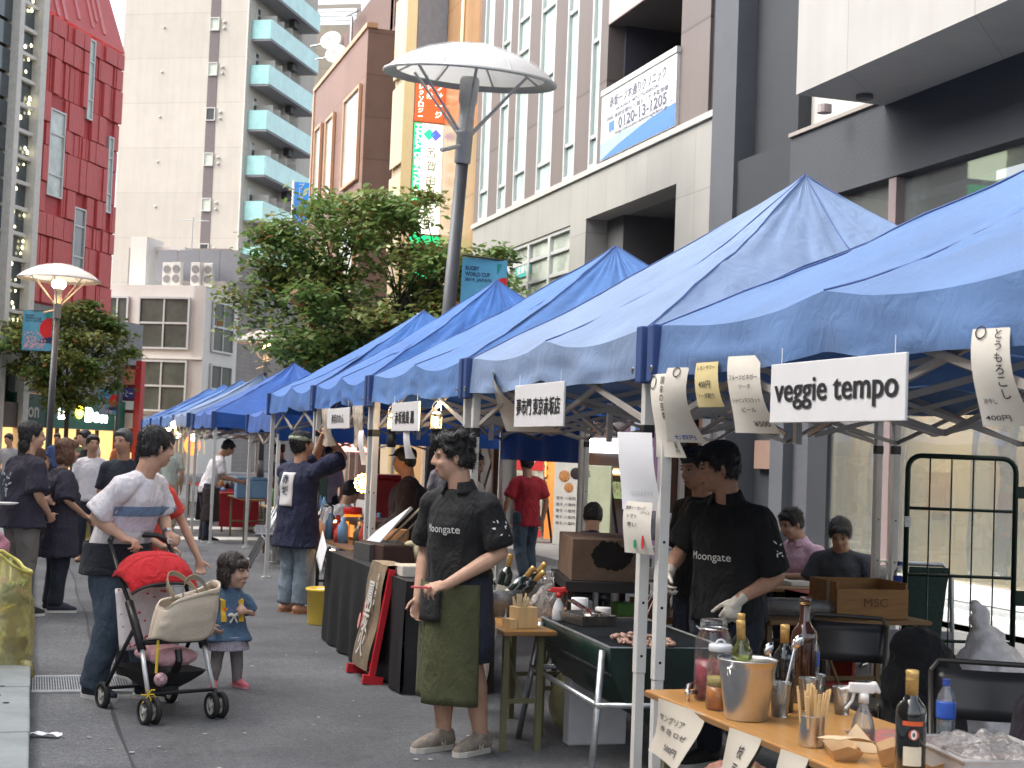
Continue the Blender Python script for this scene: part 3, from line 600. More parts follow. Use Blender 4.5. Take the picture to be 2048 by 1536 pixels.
# restaurants under it
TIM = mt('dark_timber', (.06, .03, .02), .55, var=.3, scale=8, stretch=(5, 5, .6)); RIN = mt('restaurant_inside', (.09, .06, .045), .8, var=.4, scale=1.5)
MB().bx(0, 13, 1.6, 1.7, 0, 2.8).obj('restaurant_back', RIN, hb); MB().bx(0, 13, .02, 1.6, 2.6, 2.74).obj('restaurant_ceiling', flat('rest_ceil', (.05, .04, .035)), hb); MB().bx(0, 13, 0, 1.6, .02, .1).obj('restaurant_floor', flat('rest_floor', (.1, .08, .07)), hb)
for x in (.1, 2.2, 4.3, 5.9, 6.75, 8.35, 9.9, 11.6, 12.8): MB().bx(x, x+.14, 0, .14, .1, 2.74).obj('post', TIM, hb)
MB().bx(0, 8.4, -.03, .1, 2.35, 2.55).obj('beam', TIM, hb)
for x, y in ((1.1, .3), (3.2, .3), (5.0, .3)): b = MB(); b.bar((x-.9, y, .3), (x+.9, y, 2.3), .05); b.bar((x+.9, y+.06, .3), (x-.9, y+.06, 2.3), .05); b.obj('cross_brace', TIM, hb)
ORG = glow('orange_lit', (1, .32, .05), 1.6); BULB = glow('warm_bulb', (1, .7, .35), 14)
MB().bx(5.0, 5.75, .1, .16, .5, 1.75).obj('lit_cabinet', ORG, hb)
for x, z in ((.8, 1.9), (1.7, 2.0), (2.9, 1.85), (3.7, 2.1), (4.6, 1.9), (6.1, 1.9), (7.3, 2.05)): MB().ell((x, .7, z), .05, 8).obj('bulb', BULB, hb, smooth=True)
LANT = glow('paper_lantern', (1, .82, .55), 1.3)
for x in (6.05, 8.9, 3.4): MB().ell((x, .5, 1.75), (.12, .12, .16), 12).obj('paper_lantern', LANT, hb, smooth=True)
oc = thing('orange_post_sign', 'tall orange post sign with brushed black Japanese lettering', 'sign', (9.28, 26.0, .1), RM90)
MB().cyl((0, 0, 0), (0, 0, 2.45), .3, n=20).obj('post', mt('orange_post', (.62, .2, .05), .6, var=.2, scale=3, emit=.25, ecol=(1, .35, .08)), oc, smooth=True)
vtext('すしはじめの', INK, oc, (0, -.31, 2.3), XA, ZA, .27, .31, bold=.03)
wsn = thing('white_lit_sign', 'wide white backlit sign over the dark restaurant front', 'sign', (9.4, 24.95, 0), RM90)
MB().bx(0, 2.05, -.1, .05, 1.70, 1.95).obj('panel', mt('lit_white_panel', (.8, .8, .8), .5, emit=1.6, var=0), wsn, bevel=.02); text('ばしんべ', flat('sign_pink_ink', (.5, .25, .25)), wsn, (1.3, -.104, 1.83), XA, ZA, w=.9, h=.13)
MB().bx(0, 3.2, -.05, .05, 1.33, 1.45).obj('strip', flat('amber_strip', (.35, .22, .08), emit=.5), wsn); text('SUNTORY BEER SOFTDRINKS', LITT, wsn, (1.5, -.055, 1.39), XA, ZA, w=2.4, h=.05)
MB().ell((.35, -.2, 2.25), (.13, .13, .09), 12).obj('lamp_shade', mt('lit_shade', (.9, .8, .8), .5, emit=1.2, var=0), wsn)
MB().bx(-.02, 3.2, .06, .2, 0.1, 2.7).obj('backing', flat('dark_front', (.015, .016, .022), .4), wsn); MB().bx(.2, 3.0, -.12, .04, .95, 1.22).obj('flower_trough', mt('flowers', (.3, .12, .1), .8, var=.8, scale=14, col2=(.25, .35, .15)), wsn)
fs = thing('fan_sign', 'orange fan shaped lit sign with a yellow strip below it', 'sign', (9.15, 22.1, 0), RM90)
MB().prism([(0, -.18)]+[(.42*cos(radians(a)), .42*sin(radians(a))-.18) for a in range(35, 146, 11)], -.05, .05, T(0, 0, 2.05) @ RX(pi/2)).obj('fan', glow('fan_orange', (1, .25, .08), .7), fs)
MB().bx(.0, .14, -.06, .04, 1.5, 2.1).obj('strip', glow('strip_amber', (1, .55, .1), 1.6), fs)
# ---- dark slate shop building
ib = thing('slate_shop_building', 'dark slate and white stucco building with a tall shop window', 'building', (9.5, 20.35, 0), RM90)
SL1 = mt('slate_face', (.085, .092, .104), .75, var=.1, scale=1.5, bump=.15, bscale=35); SL2 = mt('slate_dark', (.032, .036, .043), .7, var=.12, scale=2, bump=.15, bscale=35); BK = flat('recess_black', (.02, .022, .025))
def w2(x0, x1, z0, z1, m, y0=0., y1=.5, name='wall'): return MB().bx(x0, x1, y0, y1, z0, z1).obj(name, m, ib)
w2(0, .78, 0, 26, SL1, -.06, 3, 'pillar'); w2(.78, 2.1, 5.98, 26, SL2, .25, .8, 'upper_recess'); w2(.78, 2.42, 5.0, 5.97, SL2, .0, .8, 'fascia'); w2(.78, 2.1, 0, 5.0, BK, .9, 1, 'recess'); 
w2(.79, 1.95, 0.1, 2.3, SL2, .4, .9, 'doorway'); MB().bx(1.0, 1.75, .3, .42, 1.55, 1.95).obj('lit_panel', flat('dim_brown_lit', (.2, .13, .1), emit=.15), ib)
w2(2.42, 16.5, 5.06, 6.0, mt('fascia_slate', (.058, .064, .074), .7, var=.12, scale=1.2, bump=.2, bscale=40, dirt=.2), -.02, .8, 'fascia'); w2(2.42, 16.5, 6.0, 6.05, flat('flashing', (.3, .27, .24)), -.06, .8, 'flashing')
w2(2.05, 2.42, 0, 5.06, SL1, 0, .8, 'pillar'); w2(2.42, 3.0, 0, 5.06, mt('slate_mid', (.085, .09, .105), .7), .15, .8, 'pillar'); w2(3.0, 3.5, 0, 5.06, SL2, .05, .8, 'pillar')
WST = wmat('white_stucco', (.37, .36, .345), 'b', 2.35, 40, gap=.02, var=.04, gcol=.75, bump=.3); w2(2.1, 16.5, 6.05, 26, mt('off_white', (.5, .49, .46), .8, var=.05), .45, .9, 'upper_wall')
MB().bx(4.75, 16.5, -1.2, .44, 5.95, 9.2).obj('stucco_bay', WST, ib); b = MB(); b.cyl((3.9, -.35, 6.0), (3.9, -.35, 6.1), .09, n=12); b.cyl((5.1, -.5, 5.3+.7), (5.1, -.5, 5.95), .055, n=12); b.obj('pipe', mt('pipe_mauve', (.35, .3, .3), .5), ib)
b = MB(); b.cyl((5.1, -.5, 5.9), (5.1, -.5, 5.95), .1, n=14); b.obj('pipe_collar', flat('collar', (.1, .1, .1)), ib)
GLS = mt('shop_glass', (.2, .23, .23), .015, var=0, alpha=.36, spec=1., ior=1.9)
for u0, u1 in ((3.5, 4.9), (4.95, 8.6), (8.65, 12.4), (12.45, 16.4)):
    MB().bx(u0, u1, .1, .12, .45, 5.04).obj('shop_pane', GLS, ib); MB().bx(u1, u1+.05, .06, .16, .42, 5.05).obj('mullion', flat('bronze_mullion', (.14, .1, .09)), ib)
MB().bx(4.86, 5.02, .0, .2, .42, 5.05).obj('mullion', flat('mauve_mullion', (.24, .19, .19), .4), ib)
w2(3.45, 3.6, .4, 5.05, mt('ochre_jamb', (.45, .35, .15), .7), .13, .8, 'jamb')
IVO = mt('papered_wall', (.56, .47, .25), .8, var=.15, scale=.8); w2(3.5, 16.5, .3, 5.05, IVO, 1.2, 1.25, 'shop_back_wall')
PLS = glassmat('plastic_sheet', (.86, .87, .82), .12, .22, .8, .5, 4)
def drape(u0, u1, z0, z1, sd, y=.35):
    return MB().grid(lambda u, v: (u0+(u1-u0)*u+.12*v*sin(u*9+sd)*(1-v), y+.07*sin(u*22+sd+2*v)+.05*noise.noise(V((u*6, v*4, sd))), z1+(z0-z1)*v), 60, 14).obj('plastic_sheet', PLS, ib, smooth=True)
drape(3.7, 4.9, .5, 3.25, 1); drape(6.2, 8.7, .5, 3.2, 3); drape(8.8, 12, .5, 3.2, 5)
for (a, c_, z0, z1) in ((5.4, 6.1, 1.2, 1.9), (5.3, 5.7, 2.0, 2.4), (4.1, 4.5, 1.1, 1.6)): MB().bx(a, c_, 1.1, 1.18, z0, z1).obj('notice', flat('notice_tan', (.5, .33, .14)), ib)
LEDG = mt('white_ledge', (.66, .68, .68), .5, var=.05); GRA = mt('granite_step', (.34, .36, .36), .6, var=.2, scale=30)
w2(3.45, 16.5, .26, .42, LEDG, -.12, .3, 'ledge'); w2(3.3, 16.5, .11, .25, GRA, -.3, .3, 'step'); w2(3.3, 16.5, .1, .2, LEDG, -.62, -.3, 'step'); w2(3.3, 16.5, 0.03, .1, GRA, -.95, -.62, 'step')
# ---- brick building across the street (seen only as a reflection in the shop window)
op = thing('brick_building', 'brick building with arched windows and lit signs mirrored in the shop window', 'building', (-7.5, 20, 0), radians(90))
BRK = wmat('brick', (.2, .13, .09), 'b', .24, .08, gap=.012, gcol=1.5, offset=.5); MB().bx(-22, 34, 0, 8, 0, 12.6).obj('wall', BRK, op)
for i in range(8):
    x = -10+i*5.2
    for z in (4.2, 8.6):
        b = MB(); b.bx(x, x+2.2, -.12, .02, z, z+2.4); b.obj('window_surround', flat('stone_trim', (.38, .33, .26)), op); MB().bx(x+.25, x+1.95, -.14, -.1, z+.2, z+2.1).obj('pane', winmat('op_pane', (.28, .26, .18)), op)
        MB().prism([(1.25*cos(radians(a)), .45*sin(radians(a))) for a in range(0, 181, 20)], -.1, .1, T(x+1.1, -.05, z+2.4) @ RX(pi/2)).obj('arch', MT['stone_trim'], op)
for x, z0, z1, m in ((17.0, 10.1, 11.3, glow('op_sign_pale', (.75, .85, .6), 1.2)), (17.0, 8.4, 9.9, glow('op_sign_green', (.02, .4, .15), .9))): 
    MB().bx(x, x+.2, -1.3, -.1, z0, z1).obj('projecting_sign', m, op)
text('BAL', WHT, op, (16.99, -.7, 9.15), -ZA, V((0, 1, 0)), w=1.3, h=.5)
for u0 in (3.9, 6.6, 9.2, 11.8): MB().bx(u0, u0+1.3, .35, .75, 3.22, 3.28).obj('added_fill_light', glow('shop_fill_glow', (1, .82, .52), 9.), ib)  # unseen lamps added to light the shop and the seated men
w2(3.5, 16.5, 3.29, 3.36, flat('light_stop_ceiling', (.6, .57, .5)), .2, 1.2, 'light_stop_ceiling'); w2(3.5, 16.5, .3, .34, flat('shop_floor', (.4, .37, .3)), .15, 1.2, 'shop_floor'); w2(3.5, 16.5, 3.37, 5.05, flat('shop_painted_shade', (.05, .05, .05)), 1.1, 1.19, 'upper_shade_wall')  # added ceiling keeps lamp light low; dark wall paints unlit space above
# ================================================================== trees
def leafmat(name, c, c2):
    m = bpy.data.materials.new(name); m.use_nodes = True; nt = m.node_tree; n = nt.nodes; l = nt.links; p = n['Principled BSDF']
    g = n.new('ShaderNodeNewGeometry'); cr = n.new('ShaderNodeValToRGB'); e = cr.color_ramp.elements
    e[0].color = tuple(c)+(1,); e[1].color = tuple(c2)+(1,); e.new(.93).color = tuple(c2)+(1,); e[2].position = .97; e[2].color = (.2, .09, .03, 1)
    e[1].position = .9
    l.new(g.outputs['Random Per Island'], cr.inputs[0]); l.new(cr.outputs[0], p.inputs['Base Color'])
    p.inputs['Roughness'].default_value = .5; p.inputs['Specular IOR Level'].default_value = .35
    tr = n.new('ShaderNodeBsdfTranslucent'); l.new(cr.outputs[0], tr.inputs[0]); mx = n.new('ShaderNodeMixShader'); mx.inputs[0].default_value = .38
    l.new(p.outputs[0], mx.inputs[1]); l.new(tr.outputs[0], mx.inputs[2]); l.new(mx.outputs[0], n['Material Output'].inputs[0]); return m
BARK = mt('bark', (.05, .042, .036), .9, var=.3, scale=14, bump=.5, bscale=25, stretch=(1, 1, .3))
def tree(name, label, loc, trunk_h, cz, rx, ry, rz_, nclump, leaves, lsize, mats, seed, group=None, lean=(0, 0)):
    rn = random.Random(seed); t = thing(name, label, 'tree', loc, group=group); tb = MB(); br = []
    top = V((lean[0], lean[1], trunk_h)); tb.tube([(0, 0, 0), (lean[0]*.3, lean[1]*.3, trunk_h*.5), top], [.12, .095, .085], 10)
    tips = []
    for i in range(nclump):
        for _ in range(50):
            q = V((rn.uniform(-1, 1), rn.uniform(-1, 1), rn.uniform(-1, 1)))
            if .35 < q.length < 1: break
        k = 1-.25*abs(q.z)
        tips.append(V((q.x*rx*k, q.y*ry*k, cz+q.z*rz_))+V((lean[0], lean[1], 0)))
    mains = []
    for i in range(7):
        a = i*2.4+seed; e = V((lean[0]+cos(a)*rx*.45, lean[1]+sin(a)*ry*.45, cz+rz_*(-.25+.12*i*.8)))
        m1 = top.lerp(e, .5)+V((0, 0, .15)); tb.tube([top-V((0, 0, .1)), m1, e], [.06, .042, .026], 7); mains.append((m1, e))
    for p in tips:
        m1, e = min(mains, key=lambda q: (q[1]-p).length); s = m1.lerp(e, rn.uniform(.3, 1)); mid = s.lerp(p, .5)+V((rn.uniform(-.1, .1), rn.uniform(-.1, .1), rn.uniform(0, .15)))
        tb.tube([s, mid, p], [.022, .014, .006], 5)
    tb.obj('trunk', BARK, t, smooth=True)
    for ci, mat in enumerate(mats):
        lb_ = MB(); per = leaves//(nclump)
        for i, p in enumerate(tips):
            if i % len(mats) != ci: continue
            cr = rn.uniform(.36, .72)*min(rx, 2.6)/2.4
            for _ in range(per):
                q = V((rn.gauss(0, .5), rn.gauss(0, .5), rn.gauss(0, .24)))*cr; c = p+q-V((0, 0, .12*q.length**2))
                s = lsize*rn.uniform(.7, 1.35); a = rn.uniform(0, 2*pi); tl = rn.uniform(-.75, .35); ro = rn.uniform(-.6, .6)
                R = Matrix.Rotation(a, 3, 'Z') @ Matrix.Rotation(tl, 3, 'X') @ Matrix.Rotation(ro, 3, 'Y')
                lb_.add([c, c+R @ V((s*.3, s*.4, -s*.06)), c+R @ V((0, s, -s*.16)), c+R @ V((-s*.3, s*.4, -s*.06))], [(0, 1, 2), (0, 2, 3)])
        lb_.obj('crown', mat, t)
    return t
LF1 = leafmat('leaves_deep', (.08, .15, .042), (.165, .25, .07)); LF2 = leafmat('leaves_light', (.12, .19, .052), (.24, .31, .095)); LF3 = leafmat('leaves_yellowing', (.11, .15, .04), (.24, .26, .08))
tree('street_tree', 'broad leafy street tree behind the tents by the tall lamp', (6.5, 29.3, 0), 3.2, 4.6, 3.0, 2.5, 2.4, 135, 33000, .155, (LF1, LF2, LF1, LF3), 4)
tree('street_tree', 'leafy street tree beside the banner lamp near the green shop', (1.2, 60.5, 0), 2.8, 4.95, 2.85, 2.4, 2.2, 78, 12500, .21, (LF2, LF1, LF3), 9)

# ================================================================== mushroom street lamps
LPOST = mt('lamp_post', (.075, .08, .09), .5, .3, var=.1, scale=3, bump=.05); LGREY = mt('lamp_grey', (.42, .43, .42), .5, .2, var=.1)
FAB = mt('lamp_membrane', (.66, .67, .68), .6, var=.04, bump=.04)
for _m in (FAB,):
    _nn = _m.node_tree.nodes; _ll = _m.node_tree.links; _tr = _nn.new('ShaderNodeBsdfTranslucent'); _tr.inputs[0].default_value = (.75, .75, .72, 1); _mx = _nn.new('ShaderNodeMixShader'); _mx.inputs[0].default_value = .28; _ll.new(_nn['Principled BSDF'].outputs[0], _mx.inputs[1]); _ll.new(_tr.outputs[0], _mx.inputs[2]); _ll.new(_mx.outputs[0], _nn['Material Output'].inputs[0]); FABIN = mt('lamp_membrane_inside', (.6, .6, .56), .7)
def lamp(label, loc, lean, h, lit, rz=0, group=None):
    t = thing('street_lamp', label, 'street lamp', loc, rot=(lean[1], lean[0], rz), group=group)
    MB().cyl((0, 0, 0), (0, 0, h-.55), .12, .10, 16).obj('post', LPOST, t, smooth=True); MB().cyl((0, 0, 0), (0, 0, .9), .16, .15, 16).obj('post_base', LPOST, t, smooth=True)
    b = MB(); b.lathe([(.115, h-.56), (.13, h-.55), (.13, h-.1), (.15, h-.09), (.15, h-.04), (.125, h-.03), (.125, h+.35), (.15, h+.42), (.155, h+.75), (.13, h+.8)], n=18); b.obj('head_collar', LGREY, t, smooth=True)
    R = 1.36; b = MB(); n = 48; prof = [(R*.02, 1.32), (R*.3, 1.27), (R*.55, 1.17), (R*.75, 1.05), (R*.9, .92), (R, .79)]
    b.lathe([(r, h+z) for r, z in reversed(prof)], n=n, closed=True); b.f = [f for f in b.f if len(f) == 4]; d = b.obj('dish', FAB, t, smooth=True)
    b = MB(); ring = [(R*cos(2*pi*i/48), R*sin(2*pi*i/48), h+.78) for i in range(48)]; b.tube(ring, .028, 6, True); b.obj('rim', LGREY, d)
    b = MB()
    for i in range(48):
        a, c_ = 2*pi*i/48, 2*pi*(i+1)/48
        b.add([(R*cos(a), R*sin(a), h+.76), (R*cos(c_), R*sin(c_), h+.76), (R*.86*cos(c_), R*.86*sin(c_), h+.83), (R*.86*cos(a), R*.86*sin(a), h+.83)], [(0, 1, 2, 3)])
    b.obj('soffit_ring', LGREY, d)
    for i in range(8):
        a = i*pi/4+.2; MB().tube([(R*.1*cos(a), R*.1*sin(a), h+1.25), (R*.5*cos(a), R*.5*sin(a), h+1.13), (R*.95*cos(a), R*.95*sin(a), h+.80)], .018, 5).obj('rib', LGREY, d)
        MB().tube([(r*cos(a), r*sin(a), h+z+.017) for r, z in prof], .006, 4).obj('seam', flat('seam_grey', (.5, .5, .5)), d)
    for i in range(6):
        a = i*pi/3+.35; MB().cyl((.12*cos(a), .12*sin(a), h-.1+.04*(i % 2)), (.98*cos(a), .98*sin(a), h+.84), .024, n=8).obj('strut', LGREY, t)
    b = MB(); b.cyl((-.1, -.1, h-.3), (-.45, -.35, h-.42), .035); b.obj('spot_arm', LGREY, t)
    if lit:
        MB().ell((0, 0, h+.62), (.24, .24, .2), 16).obj('bulb', glow('lamp_bulb', (1, .62, .28), 9), t, smooth=True)
        ld = bpy.data.lights.new('lamp_light', 'POINT'); ld.energy = 48; ld.color = (1, .48, .16); ld.shadow_soft_size = .3
        lo = bpy.data.objects.new('lamp_light', ld); COL.objects.link(lo); lo.parent = t; lo.location = (0, 0, h+.45)
    return t
lamp('unlit mushroom street lamp on a leaning dark post carrying a sky blue banner', (6.13, 23.55, 0), (radians(1.2), radians(7)), 6.80, False)
lamp('lit mushroom street lamp with blue banner beside the left street tree', (.50, 53.5, 0), (radians(.6), 0), 6.2, True)
lamp('lit mushroom street lamp half hidden by the big tree crown', (9.55, 66, 0), (0, 0), 5.3, True)
# ================================================================== banners
BSKY = mt('banner_sky', (.11, .38, .58), .7, var=.12, scale=3); BRED = flat('banner_red', (.7, .02, .03)); BINK = flat('banner_navy', (.02, .04, .12)); BPINK = mt('blossom', (.75, .45, .5), .8, var=.3, scale=30)
def banner(name, label, loc, w, h, sgn=1, seed=1, rod=True, rz=0.):
    t = thing(name, label, 'banner', loc, rz); f = lambda x, z: .04*sin(x*5+z*2)
    MB().grid(lambda u, v: (sgn*w*u, f(w*u, h*v), -h*v), 14, 18).obj('cloth', BSKY, t, smooth=True)
    if rod: MB().cyl((0, 0, .03), (sgn*(w+.25), 0, -.02), .014).obj('rod', BPLAS, t); MB().cyl((0, 0, -h), (sgn*w, 0, -h-.02), .012).obj('rod', BPLAS, t)
    wp = lambda p: V((p.x, f(abs(p.x), -p.z)-.006, p.z))
    cx = sgn*w/2
    for i, s in enumerate(('RUGBY', 'WORLD CUP', '2019, JAPAN')):
        ww = w*(.32, .55, .58)[i]; x0 = (cx-w/2+.08*w)+ww/2; text(s, BINK, t, (x0, 0, -h*(.12+.07*i)), XA, ZA, w=ww, h=h*.05, bold=.03, warp=wp)
    pts = [(cx+w*.5, -h*.27)]+[(cx+w*.5+w*.42*cos(radians(a)), -h*.44+w*.42*sin(radians(a))) for a in range(92, 269, 8)]
    b = MB(); b.add([wp(V((x, 0, z))) for x, z in pts], [tuple(range(len(pts)))]); b.obj('red_sun', BRED, t)
    pts = [(cx+w*.5, -h*.62), (cx+w*.1, -h*.72), (cx-w*.02, -h*.8), (cx+w*.5, -h*.8)]; MB().add([wp(V((x, 0, z)))-V((0, .004, 0)) for x, z in pts], [(0, 1, 2, 3)]).obj('hill', BINK, t)
    rn = random.Random(seed); b = MB()
    for _ in range(150):
        x = cx+w*rn.uniform(-.42, .3); z = -h*(.5+.45*rn.random()**.7); 
        if x-cx > (-z/h-.5)*w*1.2: continue
        r = w*.022*rn.uniform(.6, 1.5); c = wp(V((x, 0, z)))-V((0, .005, 0)); b.add([c+V((r*cos(k*1.257), 0, r*sin(k*1.257))) for k in range(5)], [(0, 1, 2, 3, 4)])
    b.obj('blossoms', BPINK, t, kind='stuff'); MB().bx(cx+w*.28, cx+w*.42, -.012, -.006, -h*.17, -h*.05).obj('emblem', flat('emblem_teal', (.02, .3, .28)), t)
    return t
banner('street_banner', 'sky blue event banner with red sun on the leaning lamp post', (6.36, 22.9, 4.72), .74, 1.35)
banner('street_banner', 'sky blue event banner with red sun on the lit left lamp', (.42, 53.4, 5.85), .95, 1.35, -1, 3)
p_ = thing('banner_pole', 'slim grey pole with a small blue banner beside the red sign tower', 'pole', (3.35, 66, 0)); MB().cyl((0, 0, 0), (0, 0, 5.2), .09, .07).obj('post', LPOST, p_)
banner('street_banner', 'small sky blue event banner beside the red sign tower', (3.3, 65.9, 3.7), .75, 1.1, -1, 4)
# ================================================================== tents
def tentmat(name, c, under=.5):
    m = M(name, c, .62, var=.14, scale=1.9, sheen=.1, dirt=.2); nt = m.node_tree; n = nt.nodes; l = nt.links; p = n['Principled BSDF']
    tc = n.new('ShaderNodeTexCoord'); mp = n.new('ShaderNodeMapping'); mp.inputs['Scale'].default_value = (1, 1, 1); l.new(tc.outputs['Object'], mp.inputs[0])
    nz = n.new('ShaderNodeTexNoise'); nz.inputs['Scale'].default_value = 7; nz.inputs['Detail'].default_value = 4; nz.inputs['Distortion'].default_value = 1.2; l.new(mp.outputs[0], nz.inputs[0])
    n3 = n.new('ShaderNodeTexNoise'); n3.inputs['Scale'].default_value = 260; l.new(tc.outputs['Object'], n3.inputs[0])
    ad = n.new('ShaderNodeMath'); ad.operation = 'MULTIPLY_ADD'; ad.inputs[1].default_value = .06; l.new(n3.outputs[0], ad.inputs[0]); l.new(nz.outputs[0], ad.inputs[2])
    bp = n.new('ShaderNodeBump'); bp.inputs['Strength'].default_value = .35; bp.inputs['Distance'].default_value = .03; l.new(ad.outputs[0], bp.inputs['Height']); l.new(bp.outputs[0], p.inputs['Normal'])
    tr = n.new('ShaderNodeBsdfTranslucent'); tr.inputs[0].default_value = tuple(c)+(1,); mx = n.new('ShaderNodeMixShader'); mx.inputs[0].default_value = .06
    l.new(p.outputs[0], mx.inputs[1]); l.new(tr.outputs[0], mx.inputs[2]); l.new(mx.outputs[0], n['Material Output'].inputs[0]); return m
TB = [tentmat('tent_steel_blue', (.09, .18, .38)), tentmat('tent_lavender', (.165, .245, .405)), tentmat('tent_royal', (.06, .165, .42)), tentmat('tent_blue', (.03, .13, .41)), tentmat('tent_deep', (.014, .085, .35))]
TAPE = mt('tent_tape', (.035, .07, .2), .7); SEAM = mt('tent_seam', (.06, .10, .26), .8); TRUSS = mt('truss_bar', (.42, .39, .36), .45, .3, var=.1)
def tent(label, y0, y1, mat, xf=2.75, xb=5.75, eave=2.25, peak=3.3, seed=1, amp=1., detail=1., val=.235, legs=True):
    W, D = xb-xf, y1-y0; cx, cy = (xf+xb)/2, (y0+y1)/2
    t = thing('market_tent', label, 'tent', (cx, cy, 0), group='tents along the street')
    hx, hy = W/2, D/2; off = V((seed*5.1, seed*2.3, 0)); nu, nv = int(44*detail), int(22*detail)
    def edge(s): # s in 0..1 along an edge: droop between corner and mid post
        a = abs(s-.5)*2; return -.045*sin(pi*min(1, a))**1.3*amp + .025*max(0, 1-a*5)*amp
    def pan(side):
        def f(u, v):
            s = u; r = v               # r 0 peak .. 1 eave
            k = r; a = (s-.5)*2
            if side == 0: x, y = -hx*k, -hy*a*k
            elif side == 1: x, y = hx*k, hy*a*k
            elif side == 2: x, y = hx*a*-1*k, hy*k
            else: x, y = hx*a*k, -hy*k
            top = .045
            z = peak-(peak-eave)*(r**.93)-.10*sin(pi*r)*(1-abs(a)*.6)
            z += edge(s)*r**5
            q = V((s*11+side*7, r*2.2, 0))+off
            w = r*(1-r)*4
            z += .026*amp*w*(1-2*abs(noise.noise(q)))+.014*amp*w*(1-2*abs(noise.noise(q*2.7)))+.012*amp*(1-r**6)*noise.noise(V((s*38+side*5, r*2.5, seed)))+.02*amp*r*noise.noise(V((s*16+side*3, r*6, seed)))*(1-r**8)
            return (x, y, z)
        return f
    cn = MB()
    for sd_ in range(4): cn.grid(pan(sd_), nu, nv)
    c = cn.obj('canopy', mat, t, smooth=True)
    for sd_ in range(4):
        f = pan(sd_)
        def vf(u, v, f=f, sd_=sd_):
            x, y, z = f(u, 1.0); a = abs(u-.5)*2
            rip = .010*amp*sin(u*31+seed*2+sd_)+.034*amp*noise.noise(V((u*9, v*2.5, seed+sd_)))
            rip *= (1-a**6)*v; out = .004+.015*v+rip
            dx, dy = ((-out, 0), (out, 0), (0, out), (0, -out))[sd_]
            return (x+dx, y+dy, z-val*v*(1+.08*noise.noise(V((u*6, 3, seed))))+(.012*amp*max(0, 1-a*2.2)*v)-.03*amp*sin(pi*min(1, a))*v*-1)
        MB().grid(vf, nu, int(8*detail) or 2).obj('valance', mat, t, smooth=True)
        MB().tube([V(f(.5, r))+V((0, 0, .004)) for r in [i/16 for i in range(17)]], .004, 4).obj('seam', SEAM, c)
        MB().tube([V(f(.0, r))+V((0, 0, .003)) for r in [i/16 for i in range(17)]], .005, 4).obj('seam', SEAM, c)
    for sx in (-1, 1):
        for sy in (-1, 1):
            x, y = sx*hx, sy*hy; e = (sx*.012, sy*.012)
            b = MB(); b.bx(x-.035+e[0], x+.035+e[0], y-.035+e[1], y+.035+e[1], eave-val-.03, eave+.005); b.obj('corner_tape', TAPE, t, bevel=.008)
            if detail > .7: b = MB(); b.lathe([(.012, 0), (.018, .003), (.012, .006)], n=10, m=RY(-pi/2 if sx < 0 else pi/2), c=(x+sx*.05, y-sy*.03, eave-val+.03)); b.obj('grommet', STEEL, t)
            if legs:
                xx, yy = x-sx*.03, y-sy*.03
                lg = MB().bx(xx-.025, xx+.025, yy-.025, yy+.025, .62, eave-.02).obj('leg', POLEW, t, bevel=.003); MB().bx(xx-.021, xx+.021, yy-.021, yy+.021, .02, .65).obj('inner_leg', POLEW, lg); MB().bx(xx-.05, xx+.05, yy-.05, yy+.05, 0, .02).obj('foot', POLEW, lg)
                if detail > .7:
                    b = MB()
                    for z in (.7, .95, 1.25): b.cyl((xx, yy-.0252, z), (xx, yy-.0262, z), .007, n=8)
                    b.obj('bolt_hole', BLK, lg); MB().bx(xx-.027, xx+.027, yy-.027, yy+.027, eave-.52, eave-.46).obj('slider', BPLAS, lg)
    # scissor trusses
    def truss(a, c_, nb=2, name='truss_bar'):
        a, c_ = V(a), V(c_); d = (c_-a)/nb
        for i in range(nb):
            p, q = a+d*i, a+d*(i+1); side = (c_-a).normalized().cross(ZA)*.012
            hi, lo = V((0, 0, eave-.06)), V((0, 0, eave-.44))
            MB().bar(p+hi+side, q+lo+side, .016, .028).obj(name, TRUSS, t); MB().bar(p+lo-side, q+hi-side, .016, .028).obj(name, TRUSS, t)
            MB().box((q+V((0, 0, eave-.06))), (.05, .05, .06)).obj('joint', BPLAS, t) if i < nb-1 else None
    i_ = .04
    C4 = [(-hx+i_, -hy+i_, 0), (hx-i_, -hy+i_, 0), (hx-i_, hy-i_, 0), (-hx+i_, hy-i_, 0)]
    for k in range(4): truss(C4[k], C4[(k+1) % 4])
    if detail > .4:
        for p in ((-hx+i_, 0), (hx-i_, 0), (0, -hy+i_), (0, hy-i_)): truss((p[0], p[1], 0), (p[0]*.08, p[1]*.08, 0), 1)
        MB().bx(-.02, .02, -.02, .02, eave-.5, peak-.06).obj('centre_post', POLEW, t)
    return t
tent('pale steel blue market tent with the veggie tempo sign', 3.40, 6.42, TB[0], seed=1, peak=3.14, amp=.9)
tent('lavender grey market tent over the green drum grill', 6.58, 9.56, TB[1], seed=2, peak=3.38, xb=5.99)
tent('royal blue market tent over the black cloth table', 9.70, 12.58, TB[2], seed=3, peak=3.32, xb=5.97)
tent('blue market tent over the man tying up papers', 12.72, 15.30, TB[3], seed=4, amp=1.25, peak=3.32)
tent('blue market tent over the orange jar table', 15.40, 18.4, TB[3], seed=5, amp=1.25, detail=.6, peak=3.25)
tent('low deep blue market tent with a flat crest by the grey folding chairs', 20.7, 23.6, TB[4], xf=3.2, xb=6.1, seed=6, detail=.5, eave=2.08, peak=2.72, val=.27)
tent('deep blue market tent with a high crest over the leaning apron man', 24.4, 27.4, TB[4], seed=7, detail=.5, peak=3.05, eave=2.12, val=.25)
